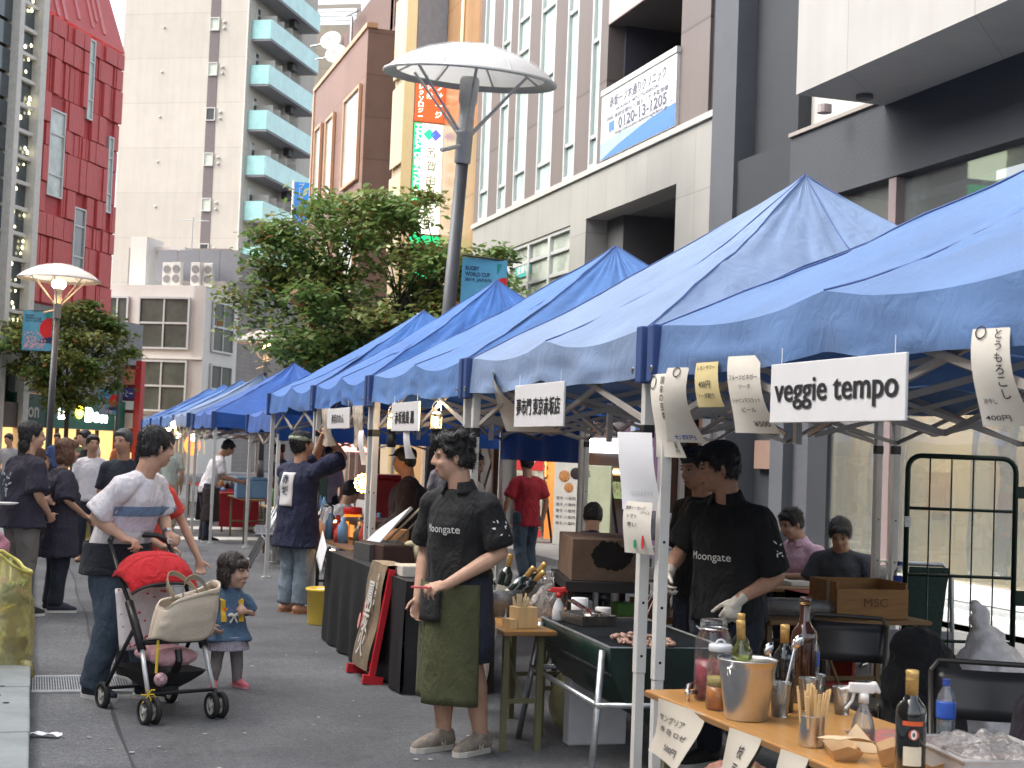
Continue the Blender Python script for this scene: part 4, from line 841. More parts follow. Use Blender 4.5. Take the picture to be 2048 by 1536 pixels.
FARL = ['faded lavender far tent next beyond the high crested one', 'second far tent beyond the high crested one', 'third far tent beyond the high crested one', 'farthest blue tent at the end of the row']
for k in range(4): tent(FARL[k], 28.2+3.1*k, 31.2+3.1*k, (TB[1], TB[2], TB[3], TB[3])[k], xf=2.72, seed=8+k, detail=.4, eave=2.15, peak=3.0)

# ================================================================== hanging signs and papers
def hang_sign(label, y_l, y_r, z0, z1, txt, tw, th, bold=.02, x=2.70, tilt=0.):
    t = thing('hanging_sign', label, 'sign', (x, (y_l+y_r)/2, z1), radians(-90)+tilt, group='white stall name boards'); w = abs(y_l-y_r); h = z1-z0
    MB().bx(-w/2, w/2, -.006, .006, -h, 0).obj('board', mt('sign_board', (.66, .66, .67), .5, var=.03), t, bevel=.003)
    for i, dx in enumerate((-1, 0, 1)): text(txt, BLK, t, (dx*th*.035, -.0065, -h*.52), XA, ZA, w=tw, h=th, bold=bold, lift=.002+.0006*i)
    for s in (-1, 1): MB().cyl((s*w*.42, 0, -.01), (s*w*.42, 0, .06), .0015, n=5).obj('string', WHT, t)
    return t
hang_sign('white board reading veggie tempo hung under the first tent', 5.20, 4.26, 1.785, 2.01, 'veggie tempo', .86, .115, .006)
hang_sign('white board with black Japanese stall name under the lavender tent', 8.43, 7.57, 1.785, 2.03, '夢市門 東京赤坂店', .76, .10, .008)
hang_sign('white board with Japanese stall name between the two lanterns', 11.62, 10.74, 1.77, 1.99, '赤坂焼鳥 鳳', .62, .10, .008)
hang_sign('white Japanese stall board above the man tying up papers', 14.35, 13.3, 1.80, 1.99, '赤坂のれん', .6, .09, .008)
def note(label, y, z1, w, h, mat=PAPER, curl=.06, lines=(), x=2.72, turn=0., tiltz=0., sway=.03, group='handwritten paper notes', vert=None, mark=None, folds=1.):
    t = thing('paper_note', label, 'paper note', (x, y, z1), radians(-90)+turn, group=group)
    f = lambda px, pz: V((px+tiltz*(-pz)+0., -.002+curl*(pz/h)**2*(1+px/w*.8)+.012*folds*sin(pz*14+px*9)+sway*(-pz/h)*px/w, pz))
    MB().grid(lambda u, v: f(w*(u-.5), -h*v), 10, 18).obj('sheet', mat, t, smooth=True)
    wp = lambda p: f(p.x, p.z)+V((0, -.0035, 0))
    for (s, px, pz, ww, hh, m) in lines: text(s, m, t, (px*w, 0, -pz*h), XA, ZA, w=ww*w, h=hh*h, bold=.008, warp=wp)
    if vert:
        for (s, px, pz, size, m) in vert:
            for i, ch in enumerate(s): text(ch, m, t, (px*w, 0, -(pz*h)-i*size*1.12), XA, ZA, h=size*.9, bold=.01, warp=wp)
    if mark:
        b = MB(); px, pz, r = mark; ring = [wp(V((px*w+r*cos(a*pi/10), 0, -pz*h+r*sin(a*pi/10)))) for a in range(20)]; b.tube(ring, .0022, 4, True); b.obj('drawn_ring', INK, t)
    return t
note('long paper menu strip beside the first tent pole with circled mark', 6.33, 2.02, .15, .38, vert=[('国産の豆腐', .22, .08, .036, INK), ('五百円', .3, .8, .022, INK)], mark=(-.33, .1, .028))
note('curling blank paper strip overlapping the long menu strip', 6.13, 2.04, .13, .33, curl=.12, tiltz=-.22, turn=.3, lines=[('七百円', 0, .93, .6, .06, INKBLU)], mark=(0, .06, .02))
note('yellowish square price note with orange corner sticker', 5.83, 2.05, .18, .19, mat=mt('yellow_paper', (.66, .55, .28), .85, var=.06), lines=[('レモンサワー', 0, .12, .75, .1, INK), ('400円', -.05, .5, .5, .17, INK), ('ソーダ割り', -.05, .75, .7, .12, INK)], curl=.03)
note('tapering cream drink note left of the veggie tempo sign', 5.48, 2.06, .2, .31, lines=[('フルーツビネガー', 0, .28, .85, .07, INK), ('ソーダ', .05, .4, .35, .06, INK), ('シャインマスカット', 0, .58, .85, .06, INK), ('ビール', 0, .7, .4, .06, INK), ('¥500', .2, .88, .4, .07, INK)], curl=.07, turn=.15)
note('long cream corn note right of the veggie tempo sign', 3.84, 2.06, .135, .29, vert=[('とうもろこし', .22, .06, .032, INK)], lines=[('400円', -.15, .92, .5, .06, INK), ('冷やし', -.2, .75, .3, .06, INK)], mark=(-.25, .04, .018), curl=.08, turn=.2)
note('white sheet tied halfway up the double tent pole', 6.47, 1.75, .19, .36, mat=PAPERW, x=2.66, turn=.55, curl=.03, tiltz=.10, folds=.5, lines=[('本日のおすすめ', .05, .78, .6, .07, flat('faint_ink', (.6, .6, .62))), ('田中', .0, .9, .3, .06, MT['faint_ink'])])
_po = note('cream poster with green and red chilli drawings on the double pole', 6.44, 1.43, .18, .24, x=2.68, turn=.3, curl=.02, tiltz=-.03, lines=[('激辛ソーセージ', -.05, .12, .7, .08, INK), ('トマト', -.15, .28, .35, .08, INK), ('辛い', -.15, .44, .35, .1, INK), ('ハラペーニョ', .28, .2, .3, .07, INK)])
for (dx, m) in ((-.03, INKGRN), (.045, INKRED)): MB().prism([(.012*cos(k*pi/6)*(1-.3*sin(k*pi/6)), .05*sin(k*pi/6)) for k in range(12)], -.001, .001, T(dx*.75, .001, -.18) @ Matrix.Scale(.75, 4) @ RX(pi/2)).obj('chilli_print', m, _po)
note('twisted white paper flapping left of the lavender tent board', 8.95, 2.13, .24, .36, curl=.25, turn=-.5, tiltz=-.25, sway=.2, lines=[('焼き鳥', -.1, .15, .6, .14, INK)])
note('white strip of paper hanging off the board between lanterns', 11.15, 1.83, .13, .27, mat=PAPERW, tiltz=-.22, curl=.04, lines=[('七百円', 0, .3, .6, .1, MT['faint_ink'])])
for k, y in enumerate((14.55, 13.05, 12.85)): note(['printed photo menu hanging left of the stall board above the man', 'printed food menu just right of the stall board above the man', 'narrow price slip hanging from the right hand food menu'][k], y, 2.0 if k < 2 else 1.78, .34 if k < 2 else .14, .36 if k < 2 else .3, mat=mt('photo_menu', (.5, .42, .36), .7, var=.6, scale=16, col2=(.7, .62, .5)) if k < 2 else PAPERW, curl=.05)
def lantern(label, y, z):
    t = thing('hanging_lantern', label, 'lantern', (2.78, y, z)); t.scale = (.62, .62, .62); DK = flat('lantern_black', (.02, .022, .025), .4)
    b = MB(); b.lathe([(.035, -.24), (.06, -.23), (.065, -.1), (.05, -.08), (.05, -.03), (.07, -.02), (.07, 0)], n=16); b.obj('base', DK, t, smooth=True)
    MB().lathe([(.062, 0), (.066, .06), (.062, .16)], n=18).obj('glass', glassmat('lantern_glass', (1, .92, .78), .1, .12), t, smooth=True)
    for dz in (.045, .105): MB().ell((0, 0, dz), (.026, .026, .03), 10).obj('bulb', glow('lantern_bulb', (1, .75, .4), 22), t, smooth=True)
    for i in range(6): a = i*pi/3; MB().cyl((.067*cos(a), .067*sin(a), 0), (.067*cos(a), .067*sin(a), .16), .003, n=5).obj('guard_wire', STEEL, t)
    b = MB(); b.lathe([(.07, .16), (.072, .175), (.04, .19), (.0, .2)], n=16); b.obj('cap', STEEL, t)
    MB().tube([(.06*cos(a), 0, .19+.13*sin(a)) for a in [pi*i/8 for i in range(9)]], .003, 5).obj('handle', STEEL, t)
    ld = bpy.data.lights.new('lantern_light', 'POINT'); ld.energy = 4; ld.color = (1, .7, .4); ld.shadow_soft_size = .05; lo = bpy.data.objects.new('lantern_light', ld); COL.objects.link(lo); lo.parent = t; lo.location = (0, 0, .25)
lantern('lit camping lantern hanging left of the stall board', 11.95, 1.79); lantern('lit camping lantern hanging right of the stall board', 10.55, 1.79)
# ================================================================== tables and goods
OLV = mt('olive_leg', (.16, .15, .08), .5, .2, var=.15)
def ftable(label, x0, x1, y0, y1, z, mat=WOOD, leg=OLV, along='y', name='folding_table', legin=.12):
    t = thing(name, label, 'table', ((x0+x1)/2, (y0+y1)/2, 0)); w, d = (x1-x0)/2, (y1-y0)/2
    MB().bx(-w, w, -d, d, z-.028, z).obj('table_top', mat, t, bevel=.006); b = MB(); b.bx(-w-.003, w+.003, -d-.003, d+.003, z-.024, z-.006); b.obj('edge_band', mt('table_edge', (.25, .13, .05), .5), t)
    for sx in (-1, 1):
        for sy in (-1, 1):
            x, y = sx*(w-.05), sy*(d-legin); MB().bx(x-.016, x+.016, y-.016, y+.016, 0, z-.03).obj('leg', leg, t)
    ends = [(-1, 1)] if along == 'y' else []
    for sy in (-1, 1): MB().bx(-w+.05, w-.05, sy*(d-legin)-.01, sy*(d-legin)+.01, .26, .285).obj('crossbar', leg, t); MB().bar((0, sy*(d-legin), .27), (0, sy*(d-legin-.35), z-.04), .016).obj('brace', leg, t)
    return t
GREENG = mt('bottle_green', (.02, .05, .02), .08, var=.1, spec=.8); DARKG = mt('bottle_dark', (.006, .008, .008), .07, var=0, spec=.8, coat=.6); BRNG = mt('bottle_brown', (.035, .012, .008), .08, var=.1, spec=.8, coat=.6); PALEB = glassmat('bottle_pale', (.62, .66, .3), .03, .06)
CORK = mt('foil_gold', (.62, .40, .14), .35, .5, var=.1, scale=30); LABW = mt('label_cream', (.62, .58, .46), .8)
def bottle(label, loc, h=.3, r=.037, glass=DARKG, foil=CORK, tilt=None, labels=True, foil_len=.06, rz=0, lab=None, cat='bottle', name='wine_bottle', group=None):
    t = thing(name, label, cat, loc, rot=tilt or (0, 0, rz), group=group)
    MB().lathe([(.0, .004), (r*.85, 0), (r, .006), (r, h*.62), (r*.92, h*.68), (r*.55, h*.74), (r*.39, h*.79), (r*.37, h*.97), (r*.36, h)], n=24).obj('glass', glass, t, smooth=True)
    MB().lathe([(r*.41, h-foil_len), (r*.42, h-.012), (r*.43, h-.010), (r*.43, h+.001), (r*.38, h+.003)], n=20).obj('foil', foil, t, smooth=True)
    for z in (h-.02, h-.025): MB().lathe([(r*.425, z), (r*.44, z+.001), (r*.425, z+.002)], n=20).obj('foil_ridge', mt('foil_ridge', (.4, .25, .08), .4, .5), t)
    if lab:
        for a0, a1, z0, z1, m in lab: MB().grid(lambda u, v: ((r+.0008)*cos(a0+(a1-a0)*u), (r+.0008)*sin(a0+(a1-a0)*u), z0+(z1-z0)*v), 14, 2).obj('label', m, t, smooth=True)
    return t
def cyl_thing(name, label, cat, loc, prof, mat, n=24, group=None, rot=None):
    t = thing(name, label, cat, loc, group=group, rot=rot); MB().lathe(prof, n=n, closed=prof[-1][0] < prof[-2][0] or True).obj('body', mat, t, smooth=True); return t
TZ = .72
ftable('long brown folding table with jars and bottles under the veggie tempo tent', 2.35, 2.98, 3.62, 5.52, TZ)
# drink dispenser
t = thing('drink_jar', 'big glass drink dispenser half full of red punch with a tap', 'jar', (2.52, 5.27, TZ))
MB().lathe([(0, .005), (.066, 0), (.07, .01), (.07, .215), (.066, .235), (.05, .262), (.047, .268), (.052, .272), (.052, .30), (.048, .305)], n=28).obj('glass', CGLASS, t, smooth=True)
MB().lathe([(0, .008), (.066, .008), (.067, .15), (0, .152)], n=24).obj('punch', mt('red_punch', (.34, .015, .045), .15, var=.5, scale=25, col2=(.45, .06, .08)), t, smooth=True)
MB().tube([(.053*cos(a), .053*sin(a), .27) for a in [2*pi*i/24 for i in range(24)]], .004, 6, True).obj('rim_wire', STEEL, t); b = MB(); b.cyl((.055, 0, .265), (.075, .01, .23), .003); b.cyl((-.055, 0, .265), (-.07, .01, .28), .003); b.obj('clip', STEEL, t)
tp = MB(); tp.cyl((-.068, -.01, .03), (-.12, -.03, .032), .008); tp.cyl((-.112, -.027, .045), (-.112, -.027, .0), .0085); tp.obj('tap', CHROME, t, smooth=True); b = MB(); b.cyl((-.112, -.027, .045), (-.108, -.026, .062), .01); b.bar((-.11, -.027, .064), (-.065, -.01, .07), .006); b.obj('tap_lever', CHROME, t)
t = thing('drink_jar', 'smaller glass jar of amber fruit drink with white lid', 'jar', (2.45, 5.06, TZ))
MB().lathe([(0, .004), (.046, 0), (.05, .01), (.05, .15), (.043, .185), (.036, .2), (.036, .215)], n=24).obj('glass', CGLASS, t, smooth=True); MB().lathe([(0, .006), (.047, .006), (.047, .085), (0, .086)], n=20).obj('drink', mt('amber_drink', (.6, .2, .035), .15, var=.3, scale=20), t, smooth=True); MB().lathe([(0, .087), (.047, .087), (.047, .118), (0, .12)], n=20).obj('fruit_layer', mt('fruit_layer', (.5, .36, .09), .5, var=.5, scale=60), t, smooth=True)
MB().lathe([(.042, .212), (.044, .215), (.044, .232), (.04, .238), (0, .239)], n=24).obj('lid', mt('lid_white', (.6, .62, .64), .35), t, smooth=True); MB().tube([(.018*cos(a), 0, .239+.016*sin(a)) for a in [pi*i/8 for i in range(9)]], .004, 6).obj('lid_handle', MT['lid_white'], t)
# ice bucket
t = thing('ice_bucket', 'stainless steel ice bucket holding wine bottles', 'bucket', (2.46, 4.86, TZ)); BKT = mt('bucket_steel', (.62, .61, .6), .3, 1., var=.12, scale=9, bump=.03, bscale=12)
MB().lathe([(0, .003), (.072, 0), (.076, .006), (.098, .175), (.1, .18), (.1, .184), (.101, .186), (.106, .21), (.109, .212), (.106, .215), (.099, .207), (.094, .18), (.073, .012), (0, .01)], n=40).obj('bucket_wall', BKT, t, smooth=True)
for s in (-1, 1): MB().ell((s*.102*-.9, s*-.045, .185), (.011, .011, .008), 10).obj('ear', CHROME, t); MB().tube([(s*-.096+.0, s*-.05+.012*cos(a), .168+.014*sin(a)) for a in [2*pi*i/12 for i in range(12)]], .002, 5, True).obj('ring', CHROME, t)
MB().lathe([(0, .0), (.088, .0), (0, .012)], n=20, c=(0, 0, .14)).obj('ice', mt('ice', (.7, .75, .78), .1, var=.1, alpha=.7), t)
bottle('pale wine bottle with gold cap leaning in the ice bucket', (2.455, 4.87, TZ+.035), .31, .038, PALEB, tilt=(D(-2), D(-3), 0), foil_len=.07)
bottle('dark wine bottle with gold cap behind the red punch jar', (2.66, 5.32, TZ), .32, .036, DARKG, foil_len=.06)
bottle('dark wine bottle with gold cap behind the ice bucket', (2.68, 5.0, TZ), .315, .04, DARKG, foil_len=.065)
bottle('tall brown sake bottle behind the ladle cup', (2.86, 5.18, TZ), .40, .05, BRNG, foil=BRNG, foil_len=.03)
def cup(label, loc, r=.038, h=.1, mat=CLEAR, name='plastic_cup', tilt=None):
    t = thing(name, label, 'cup', loc, rot=tilt or (0, 0, 0)); MB().lathe([(0, .002), (r*.72, 0), (r, h), (r*1.05, h+.002), (r*.97, h-.002), (r*.7, .004), (0, .005)], n=24).obj('wall', mat, t, smooth=True); return t
cup('clear cup of ladles and tongs right of the ice bucket', (2.615, 4.90, TZ), .04, .12)
t = thing('ladle_set', 'ladles and tongs standing in a clear cup', 'utensils', (2.615, 4.90, TZ))
for i, (dx, dy, h) in enumerate(((.05, .02, .24), (-.02, .03, .22), (.03, -.03, .26))): MB().tube([(0, 0, .01), (dx*.6, dy*.6, h*.5), (dx*1.3, dy*1.3, h)], .004, 6).obj('handle', CHROME if i < 2 else CLEAR, t); MB().ell((dx*1.45, dy*1.45, h+.015), (.018, .008, .026), 10, RY(.4)).obj('bowl', CHROME, t, smooth=True)
MB().ell((.085, .02, .27), (.028, .006, .022), 12, RZ(.6)).obj('tag', mt('tag_pale', (.55, .58, .5), .6), t)
for i, (x, y) in enumerate(((2.93, 5.2), (2.80, 5.03), (2.88, 4.92))): cup(['clear plastic cup nearest the tall sake bottle', 'clear plastic cup stacked by the ladles', 'short clear plastic cup behind the chopsticks'][i], (x, y, TZ), .036, .1+.015*(i == 1))
# chopsticks
t = thing('chopstick_can', 'round steel can crammed with wooden chopsticks', 'can', (2.45, 4.37, TZ)); MB().lathe([(0, .003), (.039, 0), (.041, .01), (.043, .1), (.044, .102), (.041, .1), (.038, .01), (0, .008)], n=28).obj('can_wall', BKT, t, smooth=True)
rn = random.Random(2)
for i in range(26):
    a = rn.uniform(0, 2*pi); r = .033*rn.random()**.5; p = V((r*cos(a), r*sin(a), .012)); L_ = rn.uniform(.165, .2); q = V((p.x*1.9+rn.uniform(-.01, .01), p.y*1.9+rn.uniform(-.01, .01), L_)); MB().bar(p, q, .0085, .0048).obj('chopstick', PALEWOOD, t)
# spray bottle
def spray(label, loc, mat, headm, liquid=None, s=1., rz=0., trig=None):
    t = thing('spray_bottle', label, 'spray bottle', loc, rz); MB().lathe([(0, .003), (.034*s, 0), (.037*s, .008), (.037*s, .055*s), (.03*s, .085*s), (.014*s, .125*s), (.013*s, .14*s)], n=22).obj('bottle', mat, t, smooth=True)
    if liquid: MB().lathe([(0, .004), (.034*s, .004), (.034*s, .05*s), (0, .051*s)], n=20).obj('liquid', liquid, t, smooth=True)
    b = MB(); b.cyl((0, 0, .135*s), (0, 0, .165*s), .016*s, n=16); b.obj('collar', headm, t, smooth=True)
    b = MB(); b.bx(-.03*s, .045*s, -.011*s, .011*s, .165*s, .195*s); b.caps(V((-.025, 0, .185))*s, .013*s, V((.045, 0, .175))*s, .009*s); b.cyl(V((.045, 0, .178))*s, V((.075, 0, .172))*s, .006*s); b.caps(V((-.03, 0, .19))*s, .013*s, V((-.045, 0, .17))*s, .008*s); finish('head', remesh(b, .005*s, 2), headm, t, True)
    MB().tube([V((.03, 0, .17))*s, V((.035, 0, .14))*s, V((.055, 0, .115))*s], [.006*s, .005*s, .004*s], 6).obj('trigger', trig or headm, t); MB().cyl((0, 0, .01), (0, 0, .14*s), .0025, n=6).obj('dip_tube', CLEAR, t)
spray('clear spray bottle with white trigger head beside the chopsticks', (2.62, 4.34, TZ), CLEAR, mt('spray_white', (.68, .66, .64), .4), glassmat('pink_liquid', (.85, .5, .38), .05, .15), 1.06, D(160))
def boat(label, loc, L_=.16, w=.1, h=.045, rz=0, mat=KRAFT):
    t = thing('food_boat', label, 'food tray', loc, rz, group='kraft card food boats'); f = .68
    b = MB(); bt_ = [(-L_/2*f, -w/2*f, 0), (L_/2*f, -w/2*f, 0), (L_/2*f, w/2*f, 0), (-L_/2*f, w/2*f, 0)]; tp_ = [(-L_/2, -w/2, h*.8), (-L_/6, -w/2*1.02, h*.72), (L_/6, -w/2*1.02, h*.72), (L_/2, -w/2, h*.8), (L_/2*1.06, 0, h*1.15), (L_/2, w/2, h*.8), (-L_/2, w/2, h*.8), (-L_/2*1.06, 0, h*1.15)]
    b.add(bt_+tp_, [(3, 2, 1, 0), (0, 1, 6, 5), (0, 5, 4), (1, 7, 6), (1, 2, 8, 7), (2, 9, 8), (2, 3, 10, 9), (3, 11, 10), (3, 0, 4, 11)]); b.obj('shell', mat, t, solid=.0015)
    return t
boat('kraft food boat with napkins in front of the chopstick can', (2.46, 4.19, TZ), .17, .1, rz=D(70)); boat('empty kraft food boat beside the red wine bottle', (2.57, 4.08, TZ), .15, .1, .06, rz=D(60)); boat('kraft food boat tucked behind the wine bottle', (2.62, 3.92, TZ), .16, .1, .05, rz=D(80))
tag(MB().grid(lambda u, v: (2.41+.09*u+.03*v, 4.27-.15*u*.4-.1*v, TZ+.048+.012*sin(u*3)+.01*v), 6, 6).obj('paper_napkin', mt('napkin_kraft', (.6, .45, .28), .8), None, True, solid=.002), 'stack of tan paper napkins lying in the kraft boat', 'napkin'); tag(MB().poly([(2.50, 4.30, TZ), (2.62, 4.22, TZ+.002), (2.57, 4.30, TZ+.085)]).obj('napkin_peak', MT['napkin_kraft'], None, solid=.002), 'folded tan napkin standing up like a sail', 'napkin')
LRED = mt('label_orange', (.62, .1, .03), .6)
bottle('dark red wine bottle with orange and cream labels and gold cap', (2.49, 3.86, TZ), .318, .0445, DARKG, foil_len=.075, rz=D(0), lab=[(D(-155), D(-75), .165, .178, LRED), (D(-150), D(-80), .05, .105, LABW)])
b = MB(); rr_ = .0455; cz = .14; 
wb = bpy.data.objects[[o.name for o in bpy.data.objects if o.get('label', '').startswith('dark red wine')][0]]
for rad, m, dz in ((.0155, flat('ring_print', (.5, .1, .06)), 0), (.0135, WHT, .0004), (.007, flat('face_print', (.1, .1, .1)), .0008)):
    b = MB(); vs = [V((0, 0, 0))]+[V((rad*cos(a*pi/9)*(1 if dz == 0 else .62), rad*sin(a*pi/9), 0)) for a in range(18)]; P_ = [V(((rr_+dz)*cos(D(-112)+v.x/rr_), (rr_+dz)*sin(D(-112)+v.x/rr_), cz+v.y)) for v in vs]; b.add(P_, [(0, i, i % 18+1) for i in range(1, 19)]); b.obj('round_label', m, wb)
# plastic tub
t = thing('plastic_tub', 'frosted plastic tub full of bagged food at the table end', 'tub', (2.76, 3.88, TZ), D(-8)); FRO = glassmat('frosted_plastic', (.85, .84, .84), .3, .45)
b = MB(); x, y, h = .16, .19, .085; b.bx(-x, x, -y, -y+.004, 0, h); b.bx(-x, x, y-.004, y, 0, h); b.bx(-x, -x+.004, -y+.004, y-.004, 0, h); b.bx(x-.004, x, -y+.004, y-.004, 0, h); b.bx(-x, x, -y, y, -.0, .004); b.obj('tub_wall', FRO, t); b = MB(); b.tube([(-x-.006, -y-.006, h), (x+.006, -y-.006, h), (x+.006, y+.006, h), (-x-.006, y+.006, h)], .006, 6, True); b.obj('rim', FRO, t)
BAG = glassmat('clear_bag', (.86, .84, .83), .12, .2, .9, .8, 26); MB().grid(lambda u, v: (-x*.92+2*x*.92*u, -y*.92+2*y*.92*v, .075+.05*noise.noise(V((u*5, v*6, 1)))+.03*sin(pi*u)*sin(pi*v)), 26, 30).obj('bags', BAG, t, smooth=True); MB().ell((0, 0, .045), (.13, .16, .04), 14).obj('food', mt('bagged_food', (.3, .16, .12), .6, var=.7, scale=18, col2=(.55, .45, .38)), t)
def pet(label, loc, s=1.):
    t = thing('water_bottle', label, 'water bottle', loc); MB().lathe([(0, .004), (.03*s, 0), (.033*s, .01*s), (.032*s, .06*s), (.033*s, .14*s), (.03*s, .165*s), (.012*s, .195*s), (.012*s, .205*s)], n=20).obj('bottle', CLEAR, t, smooth=True); MB().lathe([(0, .006), (.029*s, .006), (.03*s, .1*s), (0, .101*s)], n=18).obj('water', glassmat('water', (.8, .88, .95), .03, .1), t, smooth=True)
    MB().lathe([(.0338*s, .085*s), (.0345*s, .09*s), (.0345*s, .14*s), (.0338*s, .145*s)], n=20).obj('label_band', mt('label_blue', (.03, .1, .45), .4), t, smooth=True); MB().lathe([(.0145*s, .2*s), (.0145*s, .222*s), (0, .223*s)], n=16).obj('cap', mt('cap_blue', (.03, .07, .3), .4), t)
pet('water bottle with blue label standing behind the wine bottle', (3.12, 4.62, TZ-.05), 1.0); pet('water bottle with blue label by the black folding chair', (3.1, 5.55, TZ-.0), 1.0)
tag(MB().grid(lambda u, v: (2.7+.26*u, 4.1+.5*v, TZ+.004+.012*abs(noise.noise(V((u*4, v*5, 2))))), 14, 18).obj('newspaper', mt('newsprint', (.4, .36, .34), .8, var=.6, scale=12, col2=(.45, .1, .08)), None, True), 'crumpled printed paper spread behind the chopstick can', 'paper')
PAPERD = mt('shaded_paper', (.46, .42, .35), .85, var=.08, scale=5, bump=.1, bscale=9)  # darker paper copy: shade at the table front put into its colour
def drop_paper(label, x, y0, y1, z, h, lines, mat=PAPERD, sw=.07, cat='paper note'):
    t = thing('table_note', label, cat, (x, (y0+y1)/2, z), radians(-90)); w = abs(y1-y0); f = lambda px, pz: V((px+.25*pz*(-pz), -.004-sw*(-pz/h)**1.6*(1+.6*px/w)+.01*sin(pz*20+px*8), pz)); MB().grid(lambda u, v: f(w*(u-.5), -h*v), 10, 12).obj('sheet', mat, t, True); wp = lambda p: f(p.x, p.z)+V((0, -.004, .0))
    for (s, px, pz, ww, hh, m) in lines: text(s, m, t, (px*w, 0, -pz*h), XA, ZA, w=ww*w, h=hh*h, warp=wp)
drop_paper('cream handwritten note drooping off the front of the jar table', 2.345, 5.34, 4.96, TZ-.002, .2, [('サングリア', -.1, .3, .6, .13, INK), ('赤 白 ロゼ', 0, .5, .7, .1, INK), ('500円', .1, .78, .4, .12, INK)])
drop_paper('white note with a round stamp below the chopstick can', 2.345, 4.73, 4.52, TZ-.002, .17, [('枝', .1, .35, .2, .25, INK), ('豆', .12, .7, .2, .25, INK)], PAPERD); drop_paper('white corner note below the food boats', 2.345, 4.36, 4.2, TZ-.002, .16, [('○', 0, .5, .5, .4, INKBLU)], PAPERD)

# ------------------------------------------------------------------ drum grill
g = thing('drum_grill', 'half barrel charcoal grill in dark green on galvanised pipe legs', 'grill', (3.09, 7.50, 0), D(-4)); GRN = mt('drum_green', (.004, .012, .010), .4, var=.5, scale=4, dirt=.7, col2=(.006, .028, .02)); r = .31; L_ = .65; zt = .70
b = MB()
for sy in (-1, 1): pass
prof = [(r*cos(pi+pi*i/18), zt+r*1.25*sin(pi+pi*i/18)) for i in range(19)]
b.add([(x, -L_, z) for x, z in prof]+[(x, L_, z) for x, z in prof], [(i, i+1, 20+i, 19+i) for i in range(18)]); b.obj('drum_shell', GRN, g, smooth=True, solid=.008)
for sy in (-1, 1): b = MB(); b.add([(x, sy*(L_+.002), z) for x, z in prof], [tuple(range(19))]); b.obj('end_plate', GRN, g, solid=.006)
b = MB(); b.tube([(-r, -L_, zt), (r, -L_, zt), (r, L_, zt), (-r, L_, zt)], .008, 6, True); b.obj('rim', GALV, g)
b = MB(); b.bx(-r+.01, r-.01, -L_+.01, L_-.01, zt-.14, zt-.13); b.obj('coal_bed', mt('charcoal', (.015, .015, .016), .9, var=.6, scale=40, bump=.8, bscale=30), g)
b = MB()
for i in range(46): b.bx(-r+.014*i+.006, -r+.014*i+.0095, -L_, L_, zt-.006, zt-.002)
for i in range(60): b.bx(-r, r, -L_+.0196*i, -L_+.0196*i+.003, zt-.003, zt+.001)
b.obj('grill_mesh', mt('grill_wire', (.08, .085, .09), .45, .7), g, kind='stuff')
for sx in (-1, 1):
    for sy in (-1, 1): MB().cyl((sx*(r+.02), sy*(L_-.06), zt-.02), (sx*(r+.10), sy*(L_+.06), 0), .018, n=12).obj('leg', GALV, g, smooth=True)
for sy in (-1, 1): MB().cyl((-r-.06, sy*(L_-.0), .42), (r+.06, sy*(L_-.0), .42), .015).obj('crossbar', GALV, g, smooth=True)
for sx in (-1, 1): MB().cyl((sx*(r+.055), -L_, .42), (sx*(r+.055), L_, .42), .015).obj('rail', GALV, g, smooth=True)
t = thing('meat_pile', 'heap of chopped meat sizzling on the grill', 'meat', (3.02, 7.08, zt)); MEAT = mt('grilled_meat', (.32, .13, .09), .5, var=.5, scale=30, col2=(.6, .4, .32), bump=.4, bscale=80); rn = random.Random(8)
for i in range(110): a = rn.uniform(0, 2*pi); q = rn.random()**.5; MB().ell((.15*q*cos(a)-.03, .22*q*sin(a), .01+.04*(1-q)*rn.random()), (rn.uniform(.012, .026), rn.uniform(.008, .018), rn.uniform(.007, .014)), 7, RZ(a*3) @ RX(a)).obj('meat_piece', MEAT, t, smooth=True)
t = thing('steel_tray', 'steel tray with tongs resting on the far end of the grill', 'tray', (2.98, 7.85, zt+.004), D(4)); b = MB(); x, y, h = .105, .16, .055; b.add([(-x*.9, -y*.93, .002), (x*.9, -y*.93, .002), (x*.9, y*.93, .002), (-x*.9, y*.93, .002), (-x, -y, h), (x, -y, h), (x, y, h), (-x, y, h)], [(0, 1, 2, 3), (0, 4, 5, 1), (1, 5, 6, 2), (2, 6, 7, 3), (3, 7, 4, 0)]); b.obj('pan', mt('tray_steel', (.35, .32, .29), .3, .9, var=.3, scale=20), t, solid=.003); MB().tube([(-x, -y, h), (x, -y, h), (x, y, h), (-x, y, h)], .004, 6, True).obj('rim', STEEL, t)
for s in (-1, 1): MB().tube([(.06*s*.3, -.1, .06), (.01*s, .02, .075), (-.02+.012*s, .19, .11)], .007, 6).obj('tongs', CHROME, t)
MB().lathe([(.05, 0), (.06, .03), (.062, .032)], n=20, c=(.02, -.03, .03)).obj('bowl', CHROME, t, smooth=True)
spray('white spray bottle with red trigger on the grill corner', (2.87, 8.02, zt), mt('spray_body_white', (.62, .62, .62), .5), mt('spray_red', (.6, .03, .03), .4), None, .95, D(150), mt('spray_white2', (.7, .7, .7), .4))
cyl_thing('paper_roll', 'roll of white kitchen paper behind the grill tray', 'paper roll', (3.12, 8.35, .67), [(0, 0), (.05, 0), (.05, .125), (.02, .125), (.02, .1)], PAPERW); cyl_thing('white_pot', 'small white pot next to the paper roll', 'pot', (3.25, 8.3, .67), [(0, 0), (.045, 0), (.048, .07), (.044, .075), (0, .076)], WHT)
